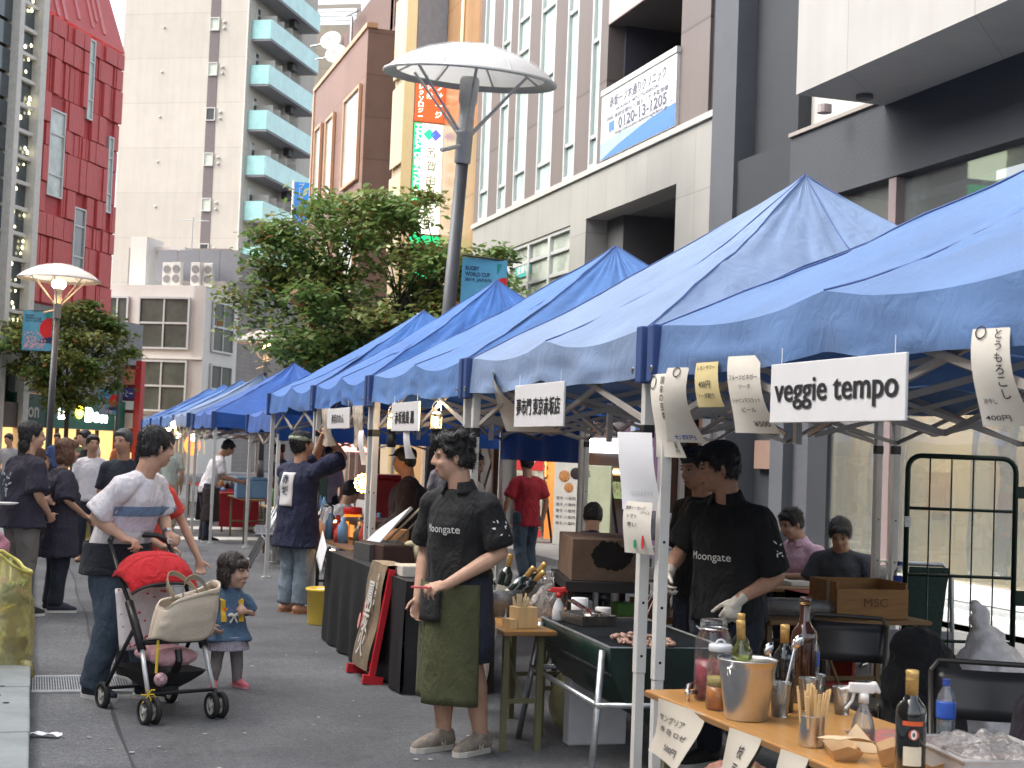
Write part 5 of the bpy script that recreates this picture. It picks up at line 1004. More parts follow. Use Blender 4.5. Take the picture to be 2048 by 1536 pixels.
# ------------------------------------------------------------------ middle wooden table
ftable('brown folding table with the champagne tub behind the olive apron helper', 2.48, 2.78, 7.78, 9.3, .67)
ftable('narrow wooden shelf table beyond the grill end', 2.84, 3.32, 8.2, 9.0, .67)
t = thing('chopstick_box', 'pale wooden box of paper wrapped chopsticks', 'box', (2.64, 7.95, .67), D(12)); b = MB(); b.bx(-.06, .06, -.055, .055, 0, .115); b.obj('box_wall', PALEWOOD, t, bevel=.003); rn = random.Random(4)
for i in range(28): p = V((rn.uniform(-.045, .045), rn.uniform(-.04, .04), .1)); MB().bar(p, p+V((rn.uniform(-.02, .02), rn.uniform(-.02, .02), rn.uniform(.05, .085))), .011, .004).obj('chopstick', mt('chop_wrap', (.66, .52, .32), .7), t)
MB().bx(-.11, -.065, -.05, .04, 0, .05).obj('side_tray', PALEWOOD, t)
t = thing('bottle_tub', 'clear tub of slanting champagne bottles in ice', 'tub', (2.68, 8.55, .67)); MB().lathe([(0, .004), (.14, 0), (.16, .1), (.165, .16), (.16, .16), (.136, .008), (0, .008)], n=28).obj('tub_wall', glassmat('tub_clear', (.8, .84, .87), .08, .12), t, smooth=True); MB().ell((0, 0, .08), (.135, .135, .04), 16).obj('ice', mt('tub_ice', (.4, .44, .48), .2, var=.5, scale=25), t)
CHB = mt('champagne_green', (.012, .02, .014), .1, var=0, spec=.8, coat=.5)
for i, (dx, dy, tx, ty, h) in enumerate(((-.06, .03, -4, -2, .34), (.02, .06, -2, 12, .33), (.04, -.04, 5, 38, .36), (.0, -.02, 14, 46, .35), (.06, .05, -12, 48, .36), (-.03, -.06, 3, 40, .34))):
    bottle(['upright champagne bottle at the tub edge', 'champagne bottle just behind the upright one', 'champagne bottle tipped over the tub rim', 'lowest tipped champagne bottle in the tub', 'champagne bottle with silver top sticking out farthest', 'champagne bottle wedged between the tipped ones'][i], (2.68+dx, 8.55+dy, .70), h, .04, CHB, foil=CORK if i != 4 else mt('foil_silver', (.6, .6, .6), .3, .9), foil_len=.11, tilt=(D(tx), D(ty), 0), lab=[(D(60), D(300), .08, .14, LABW)], name='champagne_bottle')
def ruffle(prof, c, sd_): 
    import bisect
    return MB().grid(lambda u, v: (c[0]+(lambda r: r*(1+.16*sin(11*2*pi*u+sd_+v*9)+.12*noise.noise(V((u*8, v*6, sd_)))))(prof[min(len(prof)-1, int(v*(len(prof)-1)))][0]+(prof[min(len(prof)-1, int(v*(len(prof)-1))+1)][0]-prof[min(len(prof)-1, int(v*(len(prof)-1)))][0])*(v*(len(prof)-1) % 1))*cos(2*pi*u), c[1]+(prof[min(len(prof)-1, int(v*(len(prof)-1)))][0])*(1+.16*sin(11*2*pi*u+sd_+v*9))*sin(2*pi*u), c[2]+prof[-1][1]*v), 66, 22)
tag(ruffle([(.075, 0), (.07, .06), (.045, .14), (.015, .24), (.02, .27)], (2.95, 8.42, .67), 1).obj('knotted_bag', BAG, None, True), 'clear plastic bag twisted up beside the champagne tub', 'plastic bag'); tag(ruffle([(.09, 0), (.1, .05), (.06, .13), (.025, .18), (.04, .21)], (3.05, 8.75, .67), 4).obj('knotted_bag', BAG, None, True), 'clear plastic bag sagging in front of the soot stained box', 'plastic bag')
drop_paper('white print banner hanging off the champagne table', 2.475, 8.5, 8.22, .67, .42, [('鉄', 0, .2, .3, .12, INK), ('板', 0, .38, .3, .12, INK), ('焼', 0, .56, .3, .12, INK)], PAPERW, .03); drop_paper('photo menu hanging off the champagne table by the grill leg', 2.475, 8.16, 7.9, .67, .34, [('夢市門', -.25, .5, .3, .1, INK)], mt('menu_photo', (.4, .3, .24), .6, var=.7, scale=14, col2=(.65, .6, .52)), .05)
# soot stained box on its stand
t = thing('soot_box', 'rusty soot stained metal box on a dark stand', 'metal box', (3.52, 9.1, 0), D(-14)); RUST = mt('rusty_box', (.17, .11, .075), .75, var=.3, scale=6, dirt=.5, bump=.2, bscale=30); b = MB(); b.bx(-.22, .22, -.42, .42, .86, 1.12); b.obj('box_wall', RUST, t, bevel=.006); rs_ = random.Random(5); MB().prism([((.13+.03*noise.noise(V((cos(2*pi*i/60)*2, sin(2*pi*i/60)*2, 5)))+.006*rs_.uniform(-1, 1))*cos(2*pi*i/60)+.03, (.085+.03*noise.noise(V((cos(2*pi*i/60)*3, sin(2*pi*i/60)*3, 1)))+.006*rs_.uniform(-1, 1))*sin(2*pi*i/60)) for i in range(60)], -.001, .001, T(0, -.4225, 1.02) @ RX(pi/2)).obj('soot_patch', mt('soot', (.012, .010, .009), .9, var=.6, scale=14), t)
b = MB(); b.bx(-.26, .26, -.5, .5, .8, .86); b.obj('stand_top', mt('stand_dark', (.03, .03, .032), .6, .4), t)
for sx in (-1, 1):
    for sy in (-1, 1): MB().bx(sx*.22-.02, sx*.22+.02, sy*.42-.02, sy*.42+.02, 0, .8).obj('leg', MT['stand_dark'], t)
# white table and boxes behind the cook
ftable('white trestle table of boxes behind the capped cook', 3.95, 5.1, 9.9, 10.5, .78, mt('white_top', (.55, .56, .58), .5), GALV); WB = mt('card_box', (.5, .38, .2), .8, var=.1)
for i, (x, y, z, sx, sy, sz, m, lab) in enumerate(((4.05, 8.75, .64, .22, .16, .13, mt('yellow_box', (.5, .33, .08), .7), 'small yellow carton on the low bench behind the grill'), (3.8, 8.9, .64, .2, .2, .1, WB, 'open kraft carton on the low bench'), (4.25, 8.95, .64, .14, .12, .3, mt('blue_pack', (.1, .14, .35), .5, var=.6, scale=10, col2=(.6, .15, .1)), 'tall printed blue pack on the low bench'), (3.6, 8.85, .64, .12, .12, .08, mt('green_tub', (.12, .3, .08), .5), 'little green tub on the low bench'), (4.5, 10.2, .78, .3, .22, .05, WHT, 'flat white lid on the white trestle table'))):
    tag(MB().bx(x-sx/2, x+sx/2, y-sy/2, y+sy/2, z, z+sz).obj('carton', m, None, bevel=.006), lab, 'carton')
t = thing('low_bench', 'low wooden bench stacked with cartons behind the grill', 'bench', (4.0, 8.9, 0)); MB().bx(-.55, .5, -.2, .2, .6, .64).obj('bench_top', WOOD, t); [MB().bx(x, x+.04, y, y+.04, 0, .6).obj('leg', OLV, t) for x in (-.5, .42) for y in (-.16, .12)]
# ------------------------------------------------------------------ black cloth table
BC = mt('black_cloth', (.010, .0105, .012), .6, var=.2, scale=5, bump=.15, bscale=30)
t = thing('cloth_table', 'long stall table under a black cloth to the ground', 'table', (2.73, 11.2, 0)); hx, hy, zt2 = .31, 1.42, .75
def drapev(u, v):
    per = [(-hx, -hy), (hx, -hy), (hx, hy), (-hx, hy), (-hx, -hy)]; s = u*4; i = min(3, int(s)); k = s-i; a, c_ = per[i], per[i+1]; x, y = a[0]+(c_[0]-a[0])*k, a[1]+(c_[1]-a[1])*k
    n_ = [(0, -1), (1, 0), (0, 1), (-1, 0)][i]; ln = .6 if i % 2 == 0 else 2.8; w_ = .025*v*sin(k*ln*14+i)*(1-abs(2*k-1)**6)+.02*v+.02*v*noise.noise(V((k*ln*4, v*2, i)))
    return (x+n_[0]*w_, y+n_[1]*w_, zt2-(zt2-.012)*v)
MB().grid(drapev, 200, 12).obj('cloth_skirt', BC, t, smooth=True); MB().grid(lambda u, v: (-hx+2*hx*u, -hy+2*hy*v, zt2+.001), 4, 10).obj('cloth_top', BC, t); MB().bx(-hx+.01, hx-.01, -hy+.01, hy-.01, zt2-.03, zt2-.004).obj('table_top', WOOD, t)
BROWNBOX = mt('lacquer_box', (.06, .03, .025), .5, var=.2)
t = thing('utensil_box', 'brown lacquer box of big knives and skewers on black cloth', 'box', (2.70, 11.55, zt2+.002), D(6)); b = MB(); b.bx(-.15, .15, -.3, .3, 0, .14); b.obj('box_wall', BROWNBOX, t, bevel=.008); MB().bx(-.14, .14, -.29, .29, .138, .145).obj('box_inside', flat('box_in', (.02, .015, .012)), t); b = MB(); b.bx(-.19, -.152, -.1, .3, 0, .13); b.obj('side_crate', flat('crate_grey', (.07, .07, .07)), t)
MB().add([(-.12, .2, .145), (-.08, -.02, .145), (.10, -.24, .42), (.08, -.26, .44), (-.06, .06, .25)], [(0, 1, 2, 3, 4)]).obj('white_flyer', PAPERW, t, solid=.003); MB().bar((-.02, .0, .15), (.16, -.3, .45), .014).obj('knife', mt('knife_wood', (.4, .36, .28), .6), t); MB().bar((.02, -.1, .15), (.2, -.36, .44), .012).obj('steel_rod', STEEL, t)
GLVB = mt('cotton_gloves', (.5, .45, .3), .9); MB().ell((.1, -.27, .15), (.07, .05, .03), 10).obj('cotton_gloves', GLVB, t, smooth=True); MB().caps((.12, -.3, .14), .03, (.13, -.31, .02), .018).obj('cotton_glove', GLVB, t, smooth=True)
for i, (x, y, sx, sy, sz, m, lab) in enumerate(((2.55, 10.22, .17, .24, .075, mt('bento_white', (.66, .62, .54), .6), 'white lunch box with open lid on the black cloth'), (2.52, 10.75, .16, .2, .03, WHT, 'flat white tray near the lacquer box'), (2.66, 10.62, .15, .17, .04, WHT, 'white foam tray beside the lunch box'), (2.53, 10.52, .12, .14, .03, mt('maroon_tray', (.1, .025, .03), .5), 'small maroon tray between the white trays'))):
    t = thing('food_box', lab, 'food box', (x, y, zt2+.002), D(5*i)); MB().bx(-sx/2, sx/2, -sy/2, sy/2, 0, sz).obj('tray', m, t, bevel=.006); MB().bx(-sx/2+.006, sx/2-.006, -sy/2+.006, sy/2-.006, sz-.002, sz+.002).obj('food', mt('rice_food', (.6, .5, .38), .8, var=.4, scale=40), t)
t = thing('bag_of_plates', 'round white plate and pale tub by the grey bag', 'plate', (2.85, 10.35, zt2+.002)); MB().lathe([(0, 0), (.06, 0), (.09, .02), (.088, .022), (.058, .004), (0, .004)], n=22).obj('plate', WHT, t, smooth=True); MB().lathe([(.03, 0), (.036, .05), (.038, .05)], n=16, c=(0, 0, .01)).obj('tub', CLEAR, t)
for i, (x, y) in enumerate(((2.76, 10.42), (2.79, 10.38))): tag(MB().bar((x, y, zt2+.03), (x+.06, y-.28, zt2+.012), .006).obj('skewer', PALEWOOD), 'left one of two wooden skewers beside the lunch box' if i == 0 else 'right one of two wooden skewers beside the lunch box', 'skewer')
b = MB(); b.ell((3.0, 11.2, .9), (.14, .13, .12), 16); b.ell((3.02, 11.2, 1.03), (.05, .05, .05), 10); tag(finish('full_plastic_bag', remesh(b, .015, 2, fold=.012, fs=(14, 14, 10)), mt('grey_bag', (.34, .31, .29), .3, var=.35, scale=15, bump=.6, bscale=40, alpha=.9), None, True), 'full greyish plastic bag slumped on the black cloth', 'plastic bag')
pet('blue capped water bottle behind the lacquer box', (2.98, 11.75, zt2), 1.1)
tag(MB().grid(lambda u, v: (2.38-.05*v, 12.55-.02*v+.30*(u-.5)*.75, .85-.22*v+.13*(u-.5)), 6, 6).obj('flapping_sheet', PAPERW, None, True, solid=.001), 'blank white sheet flapping off the end of the black table', 'paper')
# sign board leaning on it
sb = thing('leaning_board', 'red framed stall signboard with brown cloth print leaning on black table', 'sign board', (2.30, 10.5, 0), radians(-90), rot=(D(-9), 0, D(-90))); RF = mt('red_frame', (.5, .02, .03), .4); 
for x in (-.29, .25): MB().bx(x, x+.04, -.02, .02, 0, .80).obj('frame_post', RF, sb)
for z in (.1, .76): MB().bx(-.25, .25, -.018, .018, z, z+.04).obj('frame_rail', RF, sb)
for x in (-.29, .25): MB().bx(x-.005, x+.045, -.06, .08, 0, .06).obj('foot', RF, sb)
BCL = mt('board_cloth', (.16, .11, .07), .8, var=.5, scale=3.5, col2=(.3, .23, .15)); MB().grid(lambda u, v: (-.26+.5*u, -.03-.02*sin(pi*u)-.01*sin(v*9), .82-.74*v), 12, 16).obj('cloth_print', BCL, sb, smooth=True); MB().grid(lambda u, v: (-.26+.5*u, -.03+.3*v, .82+.02*sin(pi*v)), 8, 4).obj('cloth_over', mt('cloth_tan', (.3, .22, .14), .8), sb)
vtext('鳳炭火', flat('board_white', (.6, .58, .55)), sb, (.02, -.062, .68), XA, ZA, .2, .17); vtext('赤坂焼鳥', flat('board_white', (.6, .58, .55)), sb, (.17, -.062, .76), XA, ZA, .05, .06); MB().ell((-.2, -.055, .38), (.03, .004, .06), 12).obj('seal', flat('seal_pink', (.7, .3, .26)), sb)
# ------------------------------------------------------------------ beyond the black table
t = thing('yellow_bin', 'round yellow plastic bin beside the black cloth table', 'bin', (2.62, 13.72, 0)); MB().lathe([(0, .01), (.14, 0), (.145, .01), (.16, .3), (.17, .305), (.172, .325), (.165, .33), (.155, .31), (.14, .02), (0, .02)], n=28).obj('bin_wall', mt('yellow_plastic', (.85, .62, .10), .4, var=.06), t, smooth=True); MB().ell((0, 0, .28), (.14, .14, .05), 12).obj('rubbish', mt('rubbish', (.6, .5, .4), .8, var=.5, scale=14), t)
ftable('dark wood stall table with the orange jar behind the yellow bin', 2.75, 3.5, 13.2, 15.2, .72, mt('dark_top', (.16, .09, .05), .5, var=.2), BPLAS)
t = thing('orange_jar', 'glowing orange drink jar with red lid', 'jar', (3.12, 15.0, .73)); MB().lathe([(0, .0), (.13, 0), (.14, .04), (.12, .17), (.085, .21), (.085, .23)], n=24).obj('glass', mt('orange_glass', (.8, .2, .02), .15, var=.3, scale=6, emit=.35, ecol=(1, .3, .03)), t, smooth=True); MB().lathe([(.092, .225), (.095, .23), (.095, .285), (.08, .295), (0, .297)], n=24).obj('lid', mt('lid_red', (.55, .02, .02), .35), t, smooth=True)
for i, (x, y, z) in enumerate(((2.85, 14.75, .82), (2.88, 14.6, .88), (2.83, 14.5, .60))): tag(MB().ell((x, y, z), .035, 10).obj('warm_lamp', glow('warm_flame', (1, .45, .12), 8), None, True), ['small glowing lamp low left of the orange jar', 'small glowing lamp highest left of the orange jar', 'small glowing lamp below the table edge'][i], 'lamp')
t = thing('wooden_chest', 'brown wooden chest with orange lit front behind tent poles', 'chest', (3.35, 14.3, .72), D(5)); MB().bx(-.3, .3, -.4, .4, 0, .18).obj('chest_wall', mt('chest_wood', (.12, .06, .035), .6, var=.2), t, bevel=.008); MB().bx(-.33, .33, -.43, .43, .18, .22).obj('lid', mt('chest_lid', (.09, .06, .05), .6), t); MB().bx(-.305, -.301, -.35, .35, .03, .15).obj('front_panel', mt('lit_orange_panel', (.6, .25, .06), .6, emit=.25, ecol=(1, .4, .1)), t)
for i in range(5): tag(MB().cyl((2.78+.02*i, 13.1+.1*i, .05), (2.8+.02*i, 13.1+.1*i, .6), .04, n=14).obj('beer_bottle', mt('olive_glass', (.05, .05, .02), .2), None, True), ['first', 'second', 'third', 'fourth', 'fifth'][i]+' dark tall bottle from the yellow bin under the wood stall', 'bottle', 'bottles under the wood stall table')
t = thing('string_lamp', 'round ring lamp lit warm beside the double tent pole', 'lamp', (2.78, 12.95, 1.32)); MB().ell((0, 0, 0), .05, 12).obj('bulb', glow('ring_bulb', (1, .5, .12), 12), t, smooth=True)
for i in range(14): a = 2*pi*i/14; MB().ell((0.075*cos(a), 0, .075*sin(a)), .014, 8).obj('petal_light', glow('petal', (1, .6, .2), 5), t, smooth=True)
t = thing('red_cooler', 'big red drinks cooler under the blue tent', 'cooler', (4.25, 18.3, 0)); MB().bx(-.24, .24, -.25, .25, .75, 1.25).obj('cooler_body', mt('cooler_red', (.42, .02, .025), .4), t, bevel=.02); MB().bx(-.25, .25, -.26, .26, 1.25, 1.31).obj('lid', MT['cooler_red'], t, bevel=.02); MB().bx(-.22, .22, -.22, .22, 0, .75).obj('stand', BPLAS, t)
t = thing('wood_stool', 'small tan wooden tub beside the maroon coat man', 'tub', (3.1, 13.0, .72)); MB().lathe([(0, 0), (.1, 0), (.12, .2), (.11, .2), (.09, .02), (0, .02)], n=18).obj('tub_wall', mt('tan_wood', (.4, .2, .08), .6), t, smooth=True)
b = MB(); b.grid(lambda u, v: (3.0+.5*u, 13.7+.5*v, .74+.14*sin(pi*u)*sin(pi*v)+.02*noise.noise(V((u*5, v*5, 0)))), 14, 14); tag(b.obj('cloth_heap', mt('grey_cloth', (.3, .28, .28), .8), None, True), 'heap of grey cloth on the dark wood table', 'cloth')
# ================================================================== people
from mathutils.bvhtree import BVHTree
SKIN = mt('skin', (.54, .325, .23), .5, var=.1, scale=14, sub=.12, bump=.03, bscale=120, spec=.4); SKIN2 = mt('skin_tan', (.46, .26, .175), .5, var=.1, scale=14, sub=.12, bump=.03, bscale=120, spec=.4); SKINC = mt('skin_child', (.58, .36, .265), .5, var=.08, scale=14, sub=.12, spec=.35)
HBLK = mt('hair_black', (.012, .011, .012), .48, var=.4, scale=60, bump=.5, bscale=90, stretch=(1, 1, .3)); HBRN = mt('hair_brown', (.12, .055, .03), .45, var=.35, scale=50, bump=.5, bscale=80, stretch=(1, 1, .2)); HGRY = mt('hair_grey', (.06, .058, .058), .5, var=.5, scale=70, bump=.5, bscale=90)
LIP = flat('lips', (.36, .13, .11), .45); EYEW = flat('eye_white', (.36, .33, .31), .35); IRIS = flat('eye_dark', (.012, .009, .008), .2)
def cloth(name, c, var=.1, bump=.25, bs=60, **k):
    """woven cloth: fine weave plus soft creases"""
    if name in MT: return MT[name]
    m = mt(name, c, .85, var=var, scale=7, bump=bump, bscale=bs, sheen=k.pop('sheen', .03), **k); n = m.node_tree.nodes; l = m.node_tree.links
    bp = [q for q in n if q.bl_idname == 'ShaderNodeBump'][0]; tc = [q for q in n if q.bl_idname == 'ShaderNodeTexCoord'][0]
    mp = n.new('ShaderNodeMapping'); mp.inputs['Scale'].default_value = (1, 1, .55); mp.inputs['Rotation'].default_value = (.5, .4, 0); l.new(tc.outputs['Object'], mp.inputs[0])
    nz = n.new('ShaderNodeTexNoise'); nz.inputs['Scale'].default_value = 9; nz.inputs['Detail'].default_value = 3; nz.inputs['Distortion'].default_value = 1.6; l.new(mp.outputs[0], nz.inputs[0])
    b2 = n.new('ShaderNodeBump'); b2.inputs['Strength'].default_value = .75; b2.inputs['Distance'].default_value = .035; l.new(nz.outputs[0], b2.inputs['Height']); l.new(b2.outputs[0], bp.inputs['Normal']); return m
def loft(mb, secs, n=16):
    """secs: (centre, rx, ry, Xaxis, Yaxis) closed tube of ellipses"""
    vs = []
    for c, rx, ry, ax, ay in secs: vs += [V(c)+ax*(rx*cos(2*pi*k/n))+ay*(ry*sin(2*pi*k/n)) for k in range(n)]
    m = len(secs); fs = [(i*n+k, i*n+(k+1) % n, (i+1)*n+(k+1) % n, (i+1)*n+k) for i in range(m-1) for k in range(n)]
    fs += [tuple(range(n-1, -1, -1)), tuple((m-1)*n+k for k in range(n))]; mb.add(vs, fs)
def hand(mb, w, d, n, side, s=1., curl=(.5, .6, .4), thumb=.5, spread=1., fat=1.):
    d = V(d).normalized(); n = V(n); n = (n-d*n.dot(d)).normalized(); x = d.cross(n).normalized()*side
    R = Matrix((x, d, n)).transposed().to_4x4()
    mb.ell(w+d*.045*s, (.040*s*fat, .056*s, .0165*s*fat), 12, R); mb.caps(w, .024*s*fat, w+d*.03*s, .026*s*fat)
    for i, k in enumerate((.92, 1.03, .97, .78)):
        b = w+d*(.085-.008*abs(i-1.3))*s+x*(.032-.0215*i)*s*spread; dd = d.copy(); dd = (dd+x*(.10-.07*i)*(spread)).normalized(); p = b; r = .0098*s*fat
        for L, c in zip((.042, .027, .021), curl):
            q = Quaternion(x*side if False else d.cross(n).normalized(), c*(1+.06*i)); dd = q @ dd; e = p+dd*L*k*s; mb.caps(p, r, e, r*.9, 8); p = e; r *= .9
    b = w+d*.022*s+x*.03*s; dd = (d*.62+x*.75*(1-.5*thumb)+n*.55*thumb).normalized(); p = b; r = .0125*s*fat
    for L in (.04, .032, .026):
        e = p+dd*L*s; mb.caps(p, r, e, r*.88, 8); p = e; r *= .88; dd = (dd+n*.15*thumb+d*.25).normalized()
def warp_on(o, dirn, off=.004):
    me = o.data; bv = BVHTree.FromPolygons([v.co for v in me.vertices], [tuple(p.vertices) for p in me.polygons]); dirn = V(dirn).normalized()
    def f(p):
        h = bv.ray_cast(p-dirn*.8, dirn)
        return h[0]-dirn*off if h[0] is not None else p
    return f
def person(label, loc, rz, H=1.7, skin=SKIN, vox=.011, neck=(0, .005, 0), pelv=(0, 0, 0), twist=0., head=(0, 0, 0), arms=None, legs=None, shirt=None, sleeve=.75, hem=.47, fit=1., trousers=None, tlen=1., tfit=1.,
           shoes=None, hair=('short', HBLK), fat=1., female=False, face=True, hands=(None, None), name='person', headk=1., flare=0., belly=0., apron=None, group=None, seedn=0, seated=False, faroff=False, sole=None, longsleeve=False):
    """facing +Y, right hand side +X. All pose numbers are fractions of H."""
    t = thing(name, label, 'person', loc, rz, group=group); u = H; P = V((pelv[0], pelv[1], .535+pelv[2]))
    N = V((P.x+neck[0], P.y+neck[1], P.z+.29+neck[2])); sp = (N-P).normalized(); Zt = Matrix.Rotation(twist, 3, 'Z')
    ax = (Zt @ XA); ax = (ax-sp*ax.dot(sp)).normalized(); ay = sp.cross(ax); pax = XA.copy(); pay = sp.cross(pax).normalized()
    sw = (.094 if female else .107)*(1+.3*(fat-1)); S = {+1: N+ax*sw-sp*.05, -1: N-ax*sw-sp*.05}
    A = {}
    for s in (1, -1):
        d = (arms or {}).get(s)
        A[s] = (V(d[0]), V(d[1])) if d else (S[s]+V((s*.03, -.015, -.17)), S[s]+V((s*.035, .03, -.325)))
    L = {}
    for s in (1, -1):
        d = (legs or {}).get(s); hip = P+V((s*.052, 0, -.02))
        L[s] = (hip, V(d[0]), V(d[1]), V(d[2]) if len(d) > 2 else YA) if d else (hip, V((s*.058+P.x, .012+P.y*.5, .285)), V((s*.06, -.01, .045)), V((s*.15, 1, 0)))
    hk = headk; Rh = Matrix.Rotation(head[0], 3, 'Z') @ Matrix.Rotation(head[1], 3, 'X') @ Matrix.Rotation(head[2], 3, 'Y')
    nt = N+sp*.035+V((0, .012, .01)); HC = nt+Rh @ V((0, .014, .062*hk)); HS = 1.72*.95/hk   # head blobs are given in metres for a 1.72 m adult
    hl = lambda v: (HC+Rh @ (V(v)/HS))*u
    R4 = Rh.to_4x4(); k = u/HS
    E = lambda mb, c, r, n=12, m=None: mb.ell(hl(c), tuple(q*k for q in r), n, R4 @ m if m is not None else R4)
    # --- body
    b = MB(); E(b, (0, -.012, .028), (.076, .097, .088), 18); E(b, (0, .028, -.03), (.063, .066, .085), 16); E(b, (0, .05, -.082), (.036, .04, .032)); E(b, (0, .0, -.05), (.066, .07, .06))
    b.caps(hl((0, .092, .012)), .010*k, hl((0, .106, -.024)), .0145*k, 8); E(b, (.014, .096, -.026), (.01, .011, .009)); E(b, (-.014, .096, -.026), (.01, .011, .009))
    for s in (1, -1):
        E(b, (s*.077, -.008, -.012), (.011, .019, .032), 10, Matrix.Rotation(s*-.35, 4, 'Z')); E(b, (s*.036, .066, -.03), (.024, .024, .026)); E(b, (s*.030, .081, .024), (.026, .013, .008))
    E(b, (0, .087, -.058), (.022, .012, .007)); E(b, (0, .085, -.070), (.019, .012, .008))
    rn_ = (.032 if female else .038)*(1+.2*(fat-1)); b.chain([(HC+Rh @ V((0, -.012, -.035)))*u, nt*u, (N-sp*.03)*u], [rn_*u*.95, rn_*u, rn_*u*1.02])
    f = fat; secs = [(P-sp*.02, .07*f, .052*f), (P+sp*.06, .066*f, .048*f), (P+sp*.14, .066*f, .048*f), (P+sp*.2, .07*f, .046*f), (P+sp*.245, .058*f, .036*f), (N+sp*.0, .034, .033)]
    loft(b, [(c*u, a*u, d*u, pax.lerp(ax, i/5).normalized(), pay.lerp(ay, i/5).normalized()) for i, (c, a, d) in enumerate(secs)])
    ar = (.026, .0225, .0225, .0165) if not female else (.023, .019, .019, .0145)
    for s in (1, -1):
        e, w = A[s]; m1 = e.lerp(w, .3); b.chain([(S[s]-ax*s*.02)*u, (S[s]-sp*.0)*u], [.024*u*f, .026*u*f]); b.chain([S[s]*u, S[s].lerp(e, .45)*u, e*u, m1*u, w*u], [ar[0]*u*f, ar[0]*u*f, ar[1]*u, ar[2]*1.08*u*f, ar[3]*u])
        hd = hands[0 if s == 1 else 1] or {}
        dd = hd.get('d', (w-e)); nn = hd.get('n', V((-s, .25, 0)))
        if not hd.get('glove'): hand(b, w*u, V(dd), nn, s, u/1.72*hd.get('s', 1.), hd.get('curl', (.45, .55, .35)), hd.get('thumb', .5))
    for s in (1, -1):
        h, kn, an, td = L[s]; b.chain([h*u, h.lerp(kn, .4)*u, kn*u, kn.lerp(an, .32)*u, an*u], [.055*u*f, .05*u*f, .034*u, .0365*u*f, .023*u])
        if shoes is None or shoes[0] in ('flipflop',):
            td = V(td).normalized(); fo = V((an.x, an.y, .018)); b.chain([V((an.x, an.y, .026))*u-td*.022*u, (fo+td*.05)*u, (fo+td*.1)*u], [.023*u, .022*u, .015*u])
    body = finish('body', remesh(b, vox, 3, .5), skin, t, True)
    # --- face
    if face:
        for s in (1, -1):
            m = MB(); E(m, (s*.031, .0865, .008), (.0125, .007, .0046), 10); m.obj('eye', EYEW, t, True); m = MB(); E(m, (s*.031, .0915, .008), (.0066, .0045, .0048), 8); m.obj('iris', IRIS, t, True)
            m = MB(); m.caps(hl((s*.014, .0945, .030)), .0032*k, hl((s*.047, .083, .031)), .0026*k, 6); m.obj('eyebrow', hair[1], t, True)
            m = MB(); m.caps(hl((s*.018, .0925, .0145)), .0022*k, hl((s*.045, .083, .012)), .0022*k, 6); m.obj('eyelid', HBLK, t, True)
        m = MB(); m.caps(hl((-.02, .0925, -.0635)), .0042*k, hl((.02, .0925, -.0635)), .0042*k, 6); E(m, (0, .096, -.064), (.014, .006, .005)); m.obj('mouth', LIP, t, True)
    # --- hair
    hs, hm = hair[0], hair[1]
    if hs != 'none':
        m = MB(); fine = .006
        E(m, (0, -.022, .045), (.086, .1, .088), 20); E(m, (0, -.05, .0), (.08, .065, .08), 16)
        for s in (1, -1): E(m, (s*.066, .012, .04), (.022, .045, .05), 12); E(m, (s*.075, -.03, -.005), (.014, .03, .045), 10)
        if hs in ('short', 'curly'): E(m, (0, .055, .085), (.06, .035, .022), 14)
        if hs == 'curly':
            fine = .013
            for a in range(9): q = a*.7; E(m, (.07*cos(q), -.02+.075*sin(q), .09+.02*sin(q*2.3)), (.036, .036, .034), 10)
            E(m, (.0, .075, .08), (.05, .026, .028)); E(m, (0, -.075, -.02), (.065, .045, .05))
        if hs == 'bob':
            E(m, (0, .05, .065), (.066, .045, .045), 14); E(m, (0, -.055, -.06), (.085, .055, .075), 16)
            for s in (1, -1): E(m, (s*.078, .005, -.045), (.022, .058, .085), 14)
        if hs == 'long':
            E(m, (0, .05, .07), (.062, .035, .035), 14); E(m, (0, -.06, -.08), (.085, .055, .09), 16); E(m, (0, -.075, -.2), (.075, .04, .11), 14)
        if hs == 'fringe':
            E(m, (0, .062, .05), (.068, .036, .038), 14); E(m, (0, -.05, -.04), (.082, .058, .075), 14)
            for s in (1, -1): E(m, (s*.08, -.005, -.035), (.018, .04, .07), 12)
        ho = finish('hair', remesh(m, max(vox*.7, .006)*(1 if not faroff else 1.3), 2, .5, fine=(fine if hs != 'fringe' else .0015) if not faroff else 0, seed=seedn), hm, t, True)
        if not faroff and vox < .0125:
            rn = random.Random(seedn+3); tb = MB(); vsn = [(v.co, v.normal) for v in ho.data.vertices]
            for _ in range(1500):
                c, nn = vsn[rn.randrange(len(vsn))]; fl = V((rn.uniform(-.4, .4), rn.uniform(-.4, .4), -.8 if hs != 'curly' else rn.uniform(-.8, .6))) if hs not in ('fringe', 'bob') else V((rn.uniform(-.08, .08), rn.uniform(-.08, .08), -1)); fl = (fl-nn*fl.dot(nn)).normalized()
                ln = rn.uniform(.016, .042)*k; p0 = c-nn*.004; p1 = c+fl*ln*.6+nn*.006; p2 = c+fl*ln+nn*(.006 if hs != 'curly' else .014)
                sd_ = nn.cross(fl)*.0019*k; tb.add([p0-sd_, p0+sd_, p1+sd_*.7, p1-sd_*.7, p2], [(0, 1, 2, 3), (3, 2, 4)])
            tb.obj('hair_strands', hm, t, kind='stuff')
